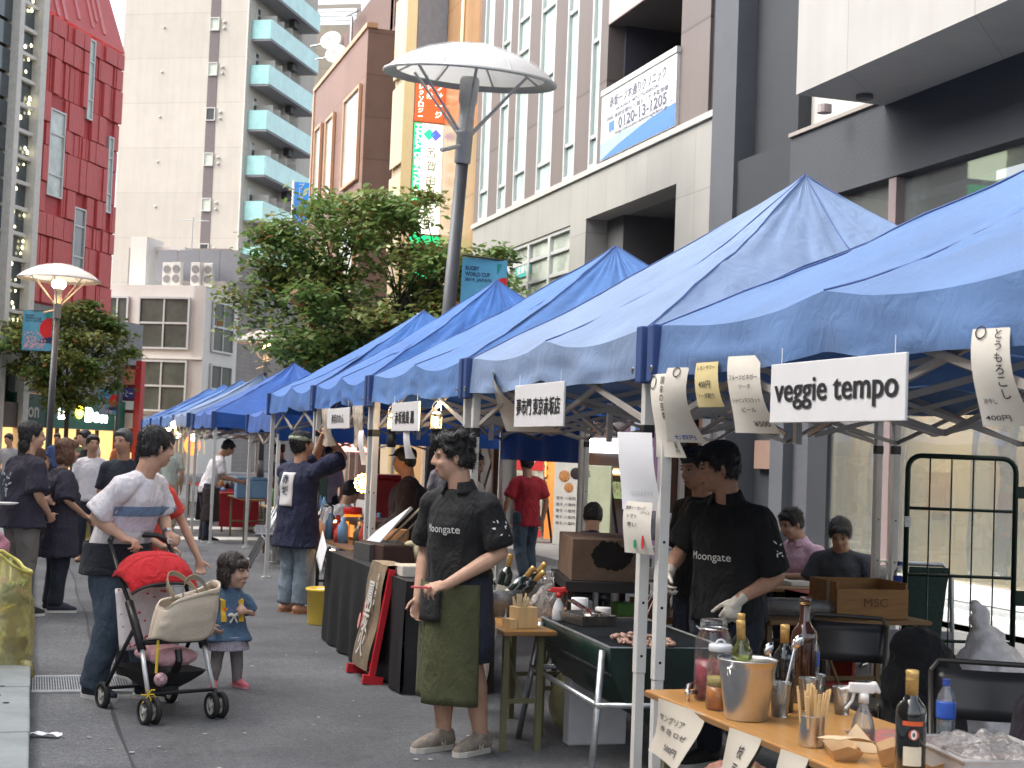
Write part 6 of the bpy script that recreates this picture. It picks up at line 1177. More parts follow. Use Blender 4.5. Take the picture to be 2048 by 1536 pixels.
    # --- shirt
    if shirt:
        m = MB(); g = 1.07*(.45+.55*fit)
        secs = [(hem, .098*f*(1+flare), .076*f*(1+flare)), ((hem+P.z+.1)/2-.03, .092*f*(1+flare*.5), .072*f*(1+flare*.5)), (P.z+.12, .088*f, .07*f+belly), (P.z+.18, .094*f, .071*f+belly*.6), (P.z+.225, .092*f, .064*f), (P.z+.262, .068, .05), (P.z+.288, .043, .04)]
        def on(z): tt = z-P.z; return P+sp*tt if tt > 0 else P+V((0, 0, tt))
        loft(m, [(on(z)*u, a*g*u, d*g*u, pax.lerp(ax, min(1, max(0, (z-P.z)/.28))).normalized(), (pay.lerp(ay, min(1, max(0, (z-P.z)/.28))).normalized() if z > P.z else YA)) for z, a, d in secs], 20)
        for s in (1, -1):
            e, w = A[s]; m.chain([(N+ax*s*.03-sp*.022)*u, (S[s]+sp*.002)*u], [.032*u*f, .0345*u*f*(.6+.4*fit)])
            if longsleeve: m.chain([S[s]*u, S[s].lerp(e, .5)*u, e*u, e.lerp(w, sleeve)*u], [.036*u*f*fit, .036*u*f*fit, .033*u*fit, .031*u*fit])
            else: m.chain([S[s]*u, S[s].lerp(e, sleeve*.5)*u], [.0355*u*f*fit, .036*u*f*fit]); d_ = (e-S[s]).normalized(); m.cyl(S[s].lerp(e, sleeve*.45)*u, S[s].lerp(e, sleeve)*u, .0365*u*f*fit, .040*u*f*fit, 14)
        so = finish('shirt', remesh(m, vox if not faroff else vox*1.3, 3, .5, fold=.014 if not faroff else 0, fs=(6, 6, 3.6), seed=seedn), shirt, t, True); t['_s'] = 1
    else: so = None
    if trousers:
        m = MB(); g = tfit
        m.ell((P+V((0, 0, -.012)))*u, (.098*u*f, .076*u*f, .062*u), 16)
        for s in (1, -1):
            h, kn, an, td = L[s]; pts = [h, h.lerp(kn, .45), kn, kn.lerp(an, .5), an+V((0, 0, .005))]; rs = [.064*f, .058*f*g, .046*g, .042*g, .038*g]
            if tlen < 1:
                q = tlen*2
                if q <= 1: pts = [h, h.lerp(kn, q*.5), h.lerp(kn, q)]; rs = [.064*f, .06*f*g, .056*g]
                else: pts = [h, h.lerp(kn, .45), kn, kn.lerp(an, q-1)]; rs = [.064*f, .058*f*g, .05*g, .047*g]
            m.chain([p*u for p in pts[:-1]], [r*u for r in rs[:-1]], 12); m.cyl(pts[-2]*u, pts[-1]*u, rs[-2]*u, rs[-1]*u, 14)
        finish('trousers', remesh(m, vox if not faroff else vox*1.3, 3, .5, fold=.010 if not faroff else 0, fs=(7, 7, 5), seed=seedn+5), trousers, t, True)
    if shoes:
        for s in (1, -1):
            h, kn, an, td = L[s]; td = V(td); td.z = td.z*.3; td = td.normalized(); sd_ = td.cross(ZA); gz = an.z-.045
            def q(a, bb, c): return (V((an.x, an.y, gz))+td*a+sd_*bb)*u+V((0, 0, c*u))
            if shoes[0] == 'sneaker':
                m = MB(); m.chain([q(-.018, 0, .03), q(.03, 0, .034), q(.075, 0, .024), q(.108, 0, .019)], [.027*u, .027*u, .025*u, .019*u], 12); m.caps(q(-.015, 0, .045), .026*u, q(.01, 0, .05), .026*u, 12)
                finish('shoe', remesh(m, max(vox*.75, .007), 2, .5), shoes[1], t, True)
                m = MB(); out = [(-.046, .012), (-.05, 0), (-.046, -.012), (-.02, -.026), (.05, -.026), (.1, -.028), (.124, -.014), (.128, .0), (.122, .016), (.1, .029), (.05, .027), (-.02, .026)]
                m.add([q(a, bb, .0) for a, bb in out]+[q(a, bb, .016) for a, bb in out], [tuple(range(11, -1, -1)), tuple(range(12, 24))]+[(i, (i+1) % 12, 12+(i+1) % 12, 12+i) for i in range(12)]); m.obj('sole', shoes[2], t)
                if vox < .0115:
                    m = MB()
                    for i in range(4): m.tube([q(.028+i*.016, -.018, .05-.007*i), q(.03+i*.016, 0, .062-.0075*i), q(.028+i*.016, .018, .05-.007*i)], .0024*u, 5)
                    m.obj('laces', shoes[2], t)
            else:
                m = MB(); out = [(-.046, .012), (-.046, -.012), (-.02, -.024), (.05, -.024), (.1, -.026), (.122, 0), (.1, .026), (.05, .024), (-.02, .024)]; n = len(out)
                m.add([q(a, bb, .0) for a, bb in out]+[q(a, bb, .011) for a, bb in out], [tuple(range(n-1, -1, -1)), tuple(range(n, 2*n))]+[(i, (i+1) % n, n+(i+1) % n, n+i) for i in range(n)]); m.obj('sandal', shoes[1], t)
                m = MB(); m.tube([q(.04, -.024, .015), q(.075, 0, .04), q(.04, .024, .015)], .004*u, 5); m.obj('strap', shoes[1], t)
    t['_s'] = 0; del t['_s']
    return dict(t=t, body=body, shirt=so, hl=hl, u=u, A=A, S=S, N=N, P=P, sp=sp, ax=ax, ay=ay, L=L, k=k, R4=R4, E=E)
def glove(p, side, mat, d, n, curl=(.5, .6, .4), thumb=.6):
    w = p['A'][side][1]*p['u']; m = MB(); hand(m, w, V(d), V(n), side, p['u']/1.72*1.06, curl, thumb, fat=1.12)
    e = p['A'][side][0]*p['u']; m.cyl(w.lerp(e, .18), w+V(d).normalized()*.02, .034, .032, 12); return finish('glove', remesh(m, .007, 2, .5), mat, p['t'], True)
BLACKT = cloth('polo_black', (.009, .0095, .011)); NAVY = cloth('happi_navy', (.014, .018, .05)); NAVYP = cloth('happi_plum', (.026, .023, .04)); WTEE = cloth('white_tee', (.66, .63, .66), var=.05); BLUED = cloth('denim', (.06, .085, .12), var=.25, bump=.4); LDEN = cloth('light_denim', (.20, .26, .32), var=.3, bump=.4); DKT = cloth('dark_trousers', (.018, .022, .035)); OLIVE = cloth('apron_olive', (.078, .082, .036), var=.2, bump=.35, bs=140)
def wrapped(p, fn, nu, nv, name, mat, solid=.006): return MB().grid(fn, nu, nv).obj(name, mat, p['t'], True, solid=solid)
def collar(p, mat, gap=28, name='collar', r0=.043, r1=.061, drop=.012):
    u = p['u']; N = p['N']; sp = p['sp']; ax, ay = p['ax'], p['ay']
    def f(s_, v):
        a = D(90+gap+(360-2*gap)*s_); k = v*(1+.25*abs(sin(a))); top = N+sp*(.024+.006*(1-sin(a)))+V((0, .006, 0)); c = top-sp*(.024+drop)*v; r = r0+(r1-r0)*v
        return (c+ax*(r*cos(a))+ay*(r*.94*sin(a)))*u
    return MB().grid(f, 30, 4).obj(name, mat, p['t'], True, solid=.006)
D = radians
NB = ('sneaker', mt('shoe_grey_suede', (.26, .22, .18), .9, var=.3, scale=30), mt('shoe_sole', (.55, .52, .47), .7, dirt=.3)); SHN = ('sneaker', mt('shoe_navy', (.02, .025, .04), .7), mt('sole_white', (.62, .61, .58), .6)); SHB = ('sneaker', mt('shoe_black', (.02, .02, .02), .7), MT['sole_white'])
SHP = ('sneaker', mt('shoe_pink', (.75, .2, .24), .6), mt('sole_pink', (.7, .3, .32), .6)); FLP = ('flipflop', mt('sandal_tan', (.35, .16, .08), .7)); SHT = ('sneaker', mt('shoe_brown', (.08, .05, .04), .7), mt('sole_brown', (.2, .17, .14), .7))
PW_ = flat('shirt_print', (.7, .7, .68), .8)
def script_print(p, body, c, uxdir, w, h, dirn, name='print'):
    wp = warp_on(p['shirt'], dirn); return text(body, PW_, p['t'], c, uxdir, ZA, w=w, h=h, bold=.0, name=name, warp=wp)
def blotch(p, c, ux, dirn, w, h, n, seed, mat=None, target='shirt', name='print'):
    wp = warp_on(p[target], dirn, .005); rn = random.Random(seed); b = MB(); ux = V(ux)
    for _ in range(n):
        a = V(c)+ux*rn.uniform(-w/2, w/2)+ZA*rn.uniform(-h/2, h/2); q = rn.uniform(0, pi); l_ = rn.uniform(.25, .6)*w*.5; th = w*.09*rn.uniform(.7, 1.4)
        d1 = ux*cos(q)+ZA*sin(q); d2 = ux*-sin(q)+ZA*cos(q)
        b.add([wp(a+d1*(l_*s)+d2*(th*e)) for s, e in ((-.5, -.3), (-.2, -.5), (.3, -.4), (.5, 0), (.3, .5), (-.3, .4))], [(0, 1, 2, 3, 4, 5)])
    b.obj(name, mat or PW_, p['t'], kind='stuff')
def wrapsheet(p, a0, a1, z0, z1, rx, ry, mat, name, flare=.1, nf=5, amp=.05, cy=0., nu=36, nv=16, sd_=0., solid=.005):
    u = p['u']; P = p['P']
    def f(s, v):
        a = a0+(a1-a0)*s; k = 1+flare*v+amp*v*sin(a*nf+sd_)+.02*noise.noise(V((a*3, v*4, sd_))); z = z0+(z1-z0)*v
        return ((P.x+rx*k*sin(a))*u, (P.y+cy+ry*k*cos(a))*u, z*u)
    return MB().grid(f, nu, nv).obj(name, mat, p['t'], True, solid=solid)
# ---- stall helper in the olive apron
st = person('young stall helper in black polo and long olive apron, head turned aside', (2.25, 7.93, 0), D(122), 1.72, vox=.0085, head=(D(-40), D(-6), 0), arms={-1: ((-.150, -.03, .635), (-.065, .125, .535)), 1: ((.15, -.005, .63), (.115, .06, .475))},
  hands=({'curl': (.4, .5, .3), 'n': V((-1, .3, 0))}, {'curl': (.75, .75, .4), 'n': V((.55, .2, -.8)), 'd': V((.35, .9, -.12)), 'thumb': .8}), legs={1: ((.05, .0, .285), (.045, -.01, .045), (.12, 1, 0)), -1: ((-.062, -.015, .285), (-.065, -.065, .045), (-.05, 1, 0))},
  shirt=BLACKT, sleeve=.86, hem=.485, fit=1.06, trousers=DKT, tlen=.5, tfit=1.15, shoes=NB, hair=('curly', HBLK), fat=1.08, seedn=2, twist=D(4))
wrapsheet(st, D(-74), D(14), .535, .160, .126, .108, OLIVE, 'apron', flare=.04, nf=5, amp=.06, sd_=1.)
wrapsheet(st, D(2), D(112), .535, .172, .1245, .1065, OLIVE, 'apron_overlap', flare=.02, nf=4, amp=.05, sd_=2.6)
wrapsheet(st, D(-14), D(28), .52, .415, .134, .116, cloth('pouch_black', (.02, .02, .021)), 'waist_pouch', flare=.03, amp=0, nu=8, nv=5)
script_print(st, 'Moongate', (.0, 0, 1.72*.70), -XA, .24, .055, (0, -1, 0)); blotch(st, (-.21, 0, 1.72*.715), (0, 1, 0), (1, 0, 0), .07, .08, 9, 3)
collar(st, BLACKT)
for s in (1, -1):
    an = st['L'][s][2]; text('N', flat('shoe_mark', (.62, .56, .42)), st['t'], ((an.x-.0325)*1.72, (an.y+.035)*1.72, .042), V((0, -1, 0)), ZA, h=.032, w=.034, bold=.03, name='shoe_mark')
w_ = st['A'][-1][1]*1.72; b = MB(); b.box(w_+V((.06, .13, -.012)), (.10, .05, .008), RZ(.5)); tag(b.obj('red_card', flat('red_card', (.55, .08, .1), .3)), 'thin red card held in the helper\'s hand', 'card'); bpy.data.objects['red_card'].matrix_world = st['t'].matrix_basis
# ---- cook in the cap
ck = person('cook in black polo and cap with white gloves working at the drum grill', (3.58, 7.32, 0), D(122), 1.72, skin=SKIN2, vox=.009, neck=(0, .02, 0), head=(D(-42), D(-12), 0), arms={-1: ((-.155, -.03, .60), (-.085, .09, .53)), 1: ((.16, .03, .665), (.12, .16, .60))},
  hands=({'glove': 1}, {'glove': 1}), shirt=BLACKT, sleeve=.9, hem=.46, fit=1.12, trousers=DKT, shoes=SHB, hair=('short', HBLK), fat=1.12, seedn=4)
GLV = mt('latex_glove', (.62, .58, .5), .5, var=.08, bump=.3, bscale=50); glove(ck, -1, GLV, (.2, .45, -.9), (.5, -.7, -.2), (.8, .9, .6)); glove(ck, 1, GLV, (-.1, .65, -.75), (-.5, .2, -.6), (.8, .7, .5), .8)
script_print(ck, 'Moongate', (.02, 0, 1.7*.66), -XA, .25, .055, (0, -1, 0)); blotch(ck, (-.21, 0, 1.7*.7), (0, 1, 0), (1, 0, 0), .075, .08, 9, 5)
collar(ck, BLACKT)
m = MB(); ck['E'](m, (0, -.015, .075), (.09, .108, .066), 18); ck['E'](m, (0, .118, .058), (.066, .07, .01), 16); finish('cap', remesh(m, .008, 2), cloth('cap_black', (.012, .012, .014)), ck['t'], True)
w_ = ck['A'][1][1]*1.7; tg = thing('grill_tongs', 'long dark tongs held in the cook\'s gloved hand', 'tongs', (3.58, 7.32, 0), D(122)); tm = mt('tong_steel', (.1, .06, .05), .4, .6)
for s in (-1, 1): MB().tube([w_+V((-.0, .06, -.04)), w_+V((s*.012, .14, -.12)), w_+V((s*.02, .24, -.23)), w_+V((s*.008, .28, -.28))], .005, 6).obj('arm', tm, tg)
person('curly haired helper in the shade behind the capped cook', (3.95, 8.45, 0), D(112), 1.70, skin=SKIN2, vox=.013, head=(D(-5), D(-10), 0), shirt=BLACKT, trousers=DKT, shoes=SHB, hair=('curly', HBLK), seedn=6)
# ---- seated men
def seat(label, loc, rz, H, shirt, trousers, head, arms, skin=SKIN, neck=(0, .06, -.02), hair=('short', HBLK), **k):
    return person(label, loc, rz, H, skin, neck=neck, pelv=(0, 0, -.245), head=head, arms=arms, legs={1: ((.075, .24, .30), (.08, .2, .045)), -1: ((-.075, .24, .30), (-.08, .22, .045))}, shirt=shirt, hem=.27, trousers=trousers, shoes=SHT, hair=hair, seated=True, **k)
pk = seat('seated man in pink shirt eating at the brown table', (6.36, 11.5, 0), D(104), 1.72, cloth('pink_shirt', (.68, .46, .58), var=.06), BLUED, (0, D(-22), 0), {-1: ((-.15, .06, .40), (-.05, .21, .40)), 1: ((.15, .06, .40), (.05, .22, .42))}, vox=.012, fat=1.12, sleeve=.95, seedn=11, fit=1.1)
seat('seated man in charcoal tee bent over the brown table', (6.40, 10.95, 0), D(138), 1.70, cloth('charcoal_tee', (.055, .062, .075)), BLUED, (D(8), D(-32), 0), {-1: ((-.17, .08, .38), (-.06, .23, .37)), 1: ((.16, .08, .38), (.08, .24, .37))}, skin=SKIN2, vox=.012, neck=(0, .09, -.03), hair=('short', HGRY), fat=1.12, seedn=12)
collar(pk, MT['pink_shirt'])
hp = seat('seated worker in navy happi with white back crest behind the grill box', (4.8, 12.6, 0), D(-22), 1.66, NAVY, DKT, (0, D(-30), 0), None, vox=.014, neck=(0, .07, -.02), fat=1.1, seedn=13, fit=1.2)
blotch(hp, (0, 0, 1.66*.5), (1, 0, 0), (0, 1, 0), .26, .2, 22, 8)
gt = seat('seated man in grey tee with black strap at the orange jar stall', (3.35, 16.9, 0), D(-50), 1.7, cloth('pale_grey_tee', (.38, .38, .4)), DKT, (D(-15), D(-25), 0), None, vox=.015, seedn=14)
b = MB(); wp = warp_on(gt['shirt'], (0, 1, 0), .01); b.tube([wp(V((-.16+.3*i/8, 0, .98-.3*i/8))) for i in range(9)], .014, 5); b.obj('strap', BPLAS, gt['t'])
# ---- man with the pushchair
mn = person('man in white tee with blue band pushing the pushchair, looking back', (.57, 9.80, 0), D(-132), 1.73, vox=.009, neck=(0, .10, -.012), pelv=(0, -.02, 0), twist=D(6), head=(D(60), D(-8), 0), arms={1: ((.150, -.005, .66), (.105, .09, .585)), -1: ((-.15, .06, .665), (-.085, .135, .60))},
  hands=({'curl': (1.0, 1.0, .6), 'n': V((-.1, .3, -1)), 'd': V((-.25, 1, -.15)), 'thumb': .7}, {'curl': (1.0, 1.0, .6), 'n': V((.1, .3, -1)), 'd': V((.1, 1, -.2)), 'thumb': .7}), legs={1: ((.07, .02, .285), (.055, -.06, .045), (.15, 1, 0)), -1: ((-.06, .05, .29), (-.06, .09, .045), (-.15, 1, 0))},
  shirt=WTEE, sleeve=.9, hem=.50, fit=1.14, trousers=BLUED, tfit=1.12, shoes=SHN, hair=('short', HBLK), fat=1.08, seedn=21)
wrapsheet(mn, D(-170), D(170), .565, .45, .132, .112, cloth('dark_hem', (.012, .014, .022)), 'dark_undershirt', flare=.12, amp=.05)
def band(p, z0, z1, mat, name='print', a0=-80, a1=80, sl=0.):
    wpb = BVHTree.FromPolygons([v.co for v in p['shirt'].data.vertices], [tuple(q.vertices) for q in p['shirt'].data.polygons]); c0 = p['P']*p['u']; u = p['u']
    def f(s, v):
        a = D(a0+(a1-a0)*s); z = (z0+(z1-z0)*v)*u+sl*s; tt = max(0, z/u-p['P'].z); ctr = (p['P']+p['sp']*tt)*u; ctr.z = z; d = V((sin(a), cos(a), 0)); h = wpb.ray_cast(ctr+d*.6, -d); return (h[0]+d*.004) if h[0] is not None else ctr+d*.15
    return MB().grid(f, 40, 6).obj(name, mat, p['t'], True)
band(mn, .70, .665, cloth('band_blue', (.14, .22, .34)), a0=-75, a1=75); band(mn, .663, .61, cloth('band_lilac', (.52, .48, .55)), a0=-75, a1=75)
w_ = mn['A'][-1][1]*1.73; e_ = mn['A'][-1][0]*1.73; b = MB(); dd = (w_-e_).normalized(); b.cyl(w_-dd*.02, w_+dd*.005, .034, n=14); b.obj('wrist_watch', STEEL, mn['t'])
rw = person('woman in red tee reaching down to the pushchair hood', (.76, 10.62, 0), D(-145), 1.63, skin=SKIN, vox=.011, female=True, head=(0, D(-15), 0), neck=(.06, .05, 0), arms={-1: ((-.15, .06, .655), (-.175, .15, .50)), 1: ((.12, .08, .63), (.04, .17, .56))},
  hands=({'curl': (.5, .6, .4), 'd': V((-.6, .8, 0)), 'n': V((0, .3, -1))}, {'curl': (.7, .7, .4), 'd': V((-.05, .3, -1)), 'n': V((.6, .6, 0))}), shirt=cloth('red_tee', (.62, .06, .05)), sleeve=.75, trousers=DKT, shoes=SHB, hair=('short', HBLK), seedn=23)
# ---- toddler
ch = person('toddler girl in blue denim smock with yellow backpack and pink shoes', (1.30, 10.16, 0), D(-168), .96, skin=SKINC, vox=.0075, neck=(0, 0, -.055), pelv=(0, 0, -.11), headk=1.72, head=(D(38), D(-4), 0), arms={1: ((.155, .0, .50), (.135, .07, .44)), -1: ((-.17, .02, .51), (-.09, .115, .535))},
  hands=({'curl': (.6, .6, .4), 's': 1.2}, {'curl': (1., 1., .5), 's': 1.2, 'd': V((.7, .5, .2)), 'n': V((0, -.6, -.2))}), legs={1: ((.07, .01, .22), (.085, 0, .045), (.3, 1, 0)), -1: ((-.075, .0, .22), (-.09, -.01, .045), (-.35, 1, 0))}, shirt=cloth('smock_denim', (.085, .15, .24), var=.15, bump=.35), sleeve=.85, hem=.335, fit=1.18, flare=.55,
  trousers=cloth('leggings_grey', (.25, .23, .22)), tfit=.78, shoes=SHP, hair=('fringe', mt('hair_child', (.022, .014, .012), .4, var=.3, scale=60, bump=.4, bscale=90)), fat=.95, seedn=31)
wrapsheet(ch, D(-180), D(180), .36, .265, .135, .115, cloth('lilac_frill', (.40, .36, .42)), 'frill_shorts', flare=.1, nf=14, amp=.05, nu=90)
u = .95
for s in (-1, 1):
    wp = warp_on(ch['shirt'], (0, -1, 0), .006); a = V((s*.058, 0, .60))*u
    b = MB(); pts = [wp(V((s*.062*u, 0, z*u))) for z in (.615, .59, .55, .51, .47)]; pts = [V((s*.06, -.05, .635))*u, V((s*.06, .01, .64))*u]+pts
    for i in range(len(pts)-1): b.add([pts[i]-XA*.018, pts[i]+XA*.018, pts[i+1]+XA*.018, pts[i+1]-XA*.018], [(0, 1, 2, 3)])
    b.obj('backpack_strap', mt('strap_yellow', (.75, .45, .03), .6) if s < 0 else MT['strap_yellow'], ch['t'], solid=.006)
wp = warp_on(ch['shirt'], (0, -1, 0), .012); b = MB(); q = [wp(V((x*u, 0, z*u))) for x, z in ((-.06, .565), (.06, .565), (.06, .545), (-.06, .545))]; b.add(q, [(0, 1, 2, 3)]); b.obj('chest_clip', mt('strap_orange', (.75, .2, .03), .6), ch['t'], solid=.006)
b = MB(); cb = wp(V((0, 0, .515*u)))+V((0, .012, 0))
for s in (-1, 1): b.ell(cb+V((s*.024, 0, .006)), (.024, .008, .013), 10, RY(s*.35)); b.caps(cb, .006, cb+V((s*.022, 0, -.045)), .008)
b.ell(cb, .009, 8); finish('bow', remesh(b, .005, 1), cloth('bow_cream', (.68, .64, .55)), ch['t'], True)
b = MB(); b.ell(V((0, -.13, .52))*u, (.115, .07, .13), 16); finish('backpack', remesh(b, .012, 2), MT['strap_yellow'], ch['t'], True)
# ---- people in happi coats
wm = person('woman with brown bob in long plum happi coat, hands clasped', (.26, 14.62, 0), D(-78), 1.60, vox=.011, female=True, head=(D(-6), D(-2), 0), arms={1: ((.15, .0, .66), (.03, .15, .555)), -1: ((-.15, .02, .66), (-.02, .16, .555))}, hands=({'curl': (.7, .7, .4), 'd': V((-.5, .6, -.2)), 'n': V((-.3, -.2, -1))}, {'curl': (.7, .7, .4), 'd': V((.5, .6, -.2)), 'n': V((.3, -.2, -1))}),
  shirt=NAVYP, sleeve=1.1, hem=.325, fit=1.28, flare=.25, trousers=DKT, tfit=1.05, shoes=SHN, hair=('bob', HBRN), fat=1.08, seedn=41)
blotch(wm, (.02, 0, 1.6*.64), (1, 0, 0), (0, 1, 0), .22, .42, 16, 4, flat('print_ice', (.45, .5, .58)))
pp = person('person with dark ponytail in navy happi coat holding a plate', (-.06, 14.3, 0), D(-62), 1.74, vox=.012, female=False, head=(D(-20), D(0), 0), arms={1: ((.15, .0, .64), (.09, .1, .53)), -1: ((-.15, .02, .64), (-.04, .14, .60))}, shirt=NAVYP, sleeve=.95, hem=.46, fit=1.28, flare=.12, trousers=cloth('grey_trousers', (.15, .14, .13)), shoes=SHB, hair=('long', HBLK), fat=1.08, seedn=42)
blotch(pp, (-.02, 0, 1.74*.68), (1, 0, 0), (0, 1, 0), .2, .3, 12, 6, MT['print_ice'])
b = MB(); b.lathe([(.0, 0), (.08, .0), (.11, .015), (.108, .018), (.078, .004), (0, .004)], n=20, c=(-.2, 14.0, 1.01)); tag(b.obj('paper_plate', WHT, None, True), 'white plate held by the person with a ponytail', 'plate')
w_ = pp['A'][1][1]*1.74; b = MB(); b.cyl(w_-V((.0, .03, -.04)), w_-V((0, .01, -.015)), .033, n=12); b.obj('wrist_band', flat('band_white', (.6, .6, .58)), pp['t'])
bm = person('man with green bandana in navy happi tying papers with raised arms', (2.5, 14.66, 0), D(-58), 1.76, skin=SKIN2, vox=.010, head=(D(-12), D(12), 0), neck=(0, .0, 0), arms={1: ((.13, .21, .865), (.07, .14, .985)), -1: ((-.10, .21, .855), (-.02, .18, .985))}, hands=({'curl': (.9, .9, .5), 'd': V((-.4, .0, .8)), 'n': V((-.6, .5, 0))}, {'curl': (.9, .9, .5), 'd': V((.3, .1, .8)), 'n': V((.6, .3, 0))}),
  shirt=NAVY, sleeve=.85, hem=.365, fit=1.25, flare=.2, trousers=LDEN, tfit=1.12, shoes=FLP, hair=('short', HBLK), fat=1.08, seedn=43)
m = MB(); bm['E'](m, (0, -.012, .05), (.098, .116, .042), 20, Matrix.Rotation(-.3, 4, 'X')); finish('bandana', remesh(m, .009, 2), mt('bandana_green', (.26, .36, .28), .8, var=.5, scale=40, col2=(.5, .55, .38)), bm['t'], True)
wp = warp_on(bm['shirt'], (0, 1, 0), .006); patch = MB().grid(lambda s, v: wp(V((-.095+.19*s, 0, 1.76*(.775-.185*v)))), 10, 14).obj('back_patch', flat('patch_white', (.62, .62, .62), .8), bm['t'], True, solid=.002)
wq = warp_on(bm['shirt'], (0, 1, 0), .011); [text(c_, flat('patch_ink', (.03, .04, .08)), bm['t'], (0, 0, 1.76*(.74-.065*i)), -XA if False else XA, ZA, h=.085, bold=.015, name='print', warp=wq) for i, c_ in enumerate('赤坂')]
am = person('man in white tee and dark brown apron leaning over his stall', (2.75, 24.9, 0), D(-82), 1.72, skin=SKIN2, vox=.015, neck=(0, .11, -.015), head=(0, D(-35), 0), arms={1: ((.13, .12, .62), (.08, .3, .58)), -1: ((-.13, .12, .62), (-.06, .3, .58))}, shirt=WTEE, sleeve=.75, hem=.47, trousers=DKT, shoes=SHB, seedn=44)
wrapsheet(am, D(-125), D(125), .52, .2, .13, .11, cloth('apron_brown', (.05, .035, .033)), 'apron', flare=.1, amp=.03)
cm = person('man in dark maroon coat and cap behind the black cloth table', (3.36, 13.62, 0), D(72), 1.64, skin=SKIN2, vox=.013, head=(D(0), D(-5), 0), arms={1: ((.14, .03, .62), (.05, .15, .52)), -1: ((-.14, .02, .62), (-.06, .14, .52))}, shirt=cloth('coat_maroon', (.016, .009, .012)), longsleeve=True, sleeve=.9, hem=.36, fit=1.3, trousers=DKT, shoes=SHB, fat=1.2, seedn=45)
m = MB(); cm['E'](m, (0, -.015, .07), (.09, .108, .062), 16); cm['E'](m, (0, .10, .055), (.06, .05, .008), 14); finish('cap', remesh(m, .01, 2), MT['cap_black'], cm['t'], True)
rp = person('man in red polo walking off towards the restaurant', (6.0, 18.1, 0), D(8), 1.63, skin=SKIN2, vox=.014, arms={1: ((.16, -.02, .64), (.15, .02, .48)), -1: ((-.17, .0, .64), (-.17, .06, .52))}, legs={1: ((.06, .05, .29), (.06, .0, .05)), -1: ((-.06, -.02, .28), (-.06, -.12, .06))}, shirt=cloth('polo_red', (.36, .022, .035)), sleeve=.8, hem=.445, fit=1.1, trousers=BLUED, shoes=SHB, seedn=46)
person('helper in black standing half hidden behind the olive apron helper', (3.33, 11.9, 0), D(100), 1.60, vox=.016, shirt=BLACKT, trousers=DKT, shoes=SHB, seedn=47)
# ---- passers-by further off
FARP = [('man in white tee standing beyond the tall table', (.75, 20.5), 172, 1.66, WTEE, DKT, 'short', HBLK), ('man in black looking down beside the white tee man', (.85, 25.5), 120, 1.74, BLACKT, DKT, 'short', HBLK), ('older man in dark jacket behind the pushchair man', (.9, 15.9), 165, 1.72, DKT, DKT, 'short', HGRY),
 ('man in pale shirt and sun hat walking away by the tents', (2.33, 27.4), 5, 1.72, cloth('pale_green_shirt', (.5, .55, .48)), cloth('beige_trousers', (.45, .4, .28)), 'short', HGRY), ('shopper in brown coat far off by the green shop', (.05, 36), 180, 1.66, cloth('brown_coat', (.12, .07, .05)), DKT, 'bob', HBLK), ('shopper in pale tee far off by the kerb', (-.45, 33), 150, 1.64, cloth('pale_tee', (.42, .4, .42)), BLUED, 'short', HBLK),
 ('shopper in blue far off near the lit shop door', (.6, 41), 190, 1.7, cloth('far_blue', (.06, .1, .25)), DKT, 'short', HBLK), ('shopper in green top far off under the shop sign', (1.2, 44), 170, 1.65, cloth('far_green', (.1, .25, .12)), BLUED, 'bob', HBRN), ('shopper in orange far off beside the tents', (2.1, 39), 200, 1.68, cloth('far_orange', (.5, .16, .06)), DKT, 'short', HBLK),
 ('shopper in white shirt far off beyond the crossing', (1.7, 47), 185, 1.72, WTEE, DKT, 'short', HBLK), ('seller in grey under the far blue tent', (4.2, 26.5), 110, 1.66, cloth('far_grey', (.2, .2, .22)), DKT, 'short', HBLK), ('seller in lilac under the low deep blue tent', (4.3, 22.6), 150, 1.62, cloth('far_lilac', (.35, .3, .4)), DKT, 'bob', HBLK), ('customer in dark green bent at the low tent table', (3.9, 21.2), 60, 1.66, cloth('far_dkgreen', (.05, .09, .07)), DKT, 'short', HBLK),
 ('customer in pink under the third blue tent', (4.9, 17.3), 200, 1.6, cloth('far_pink', (.5, .25, .3)), DKT, 'bob', HBRN), ('customer in grey jacket deep under the blue tents', (5.3, 19.4), 170, 1.7, cloth('far_grey2', (.14, .14, .16)), DKT, 'short', HBLK), ('diner in white under the tents near the red cooler', (4.4, 15.2), 220, 1.62, WTEE, DKT, 'short', HBLK)]
for i, (lab, xy, rz, H, sh, tr, hs, hm) in enumerate(FARP):
    p = person(lab, (xy[0], xy[1], 0), D(rz), H, SKIN if i % 2 else SKIN2, vox=.02 if xy[1] < 30 else .026, shirt=sh, sleeve=.8, trousers=tr, shoes=None, hair=(hs, hm), face=xy[1] < 28, seedn=60+i, faroff=True, head=(D(random.uniform(-25, 25)), D(random.uniform(-12, 0)), 0))
    if 'sun hat' in lab: m = MB(); p['E'](m, (0, -.01, .085), (.088, .1, .055), 14); p['E'](m, (0, 0, .055), (.15, .16, .012), 18); m.obj('hat', flat('hat_cream', (.6, .57, .48)), p['t'], True)
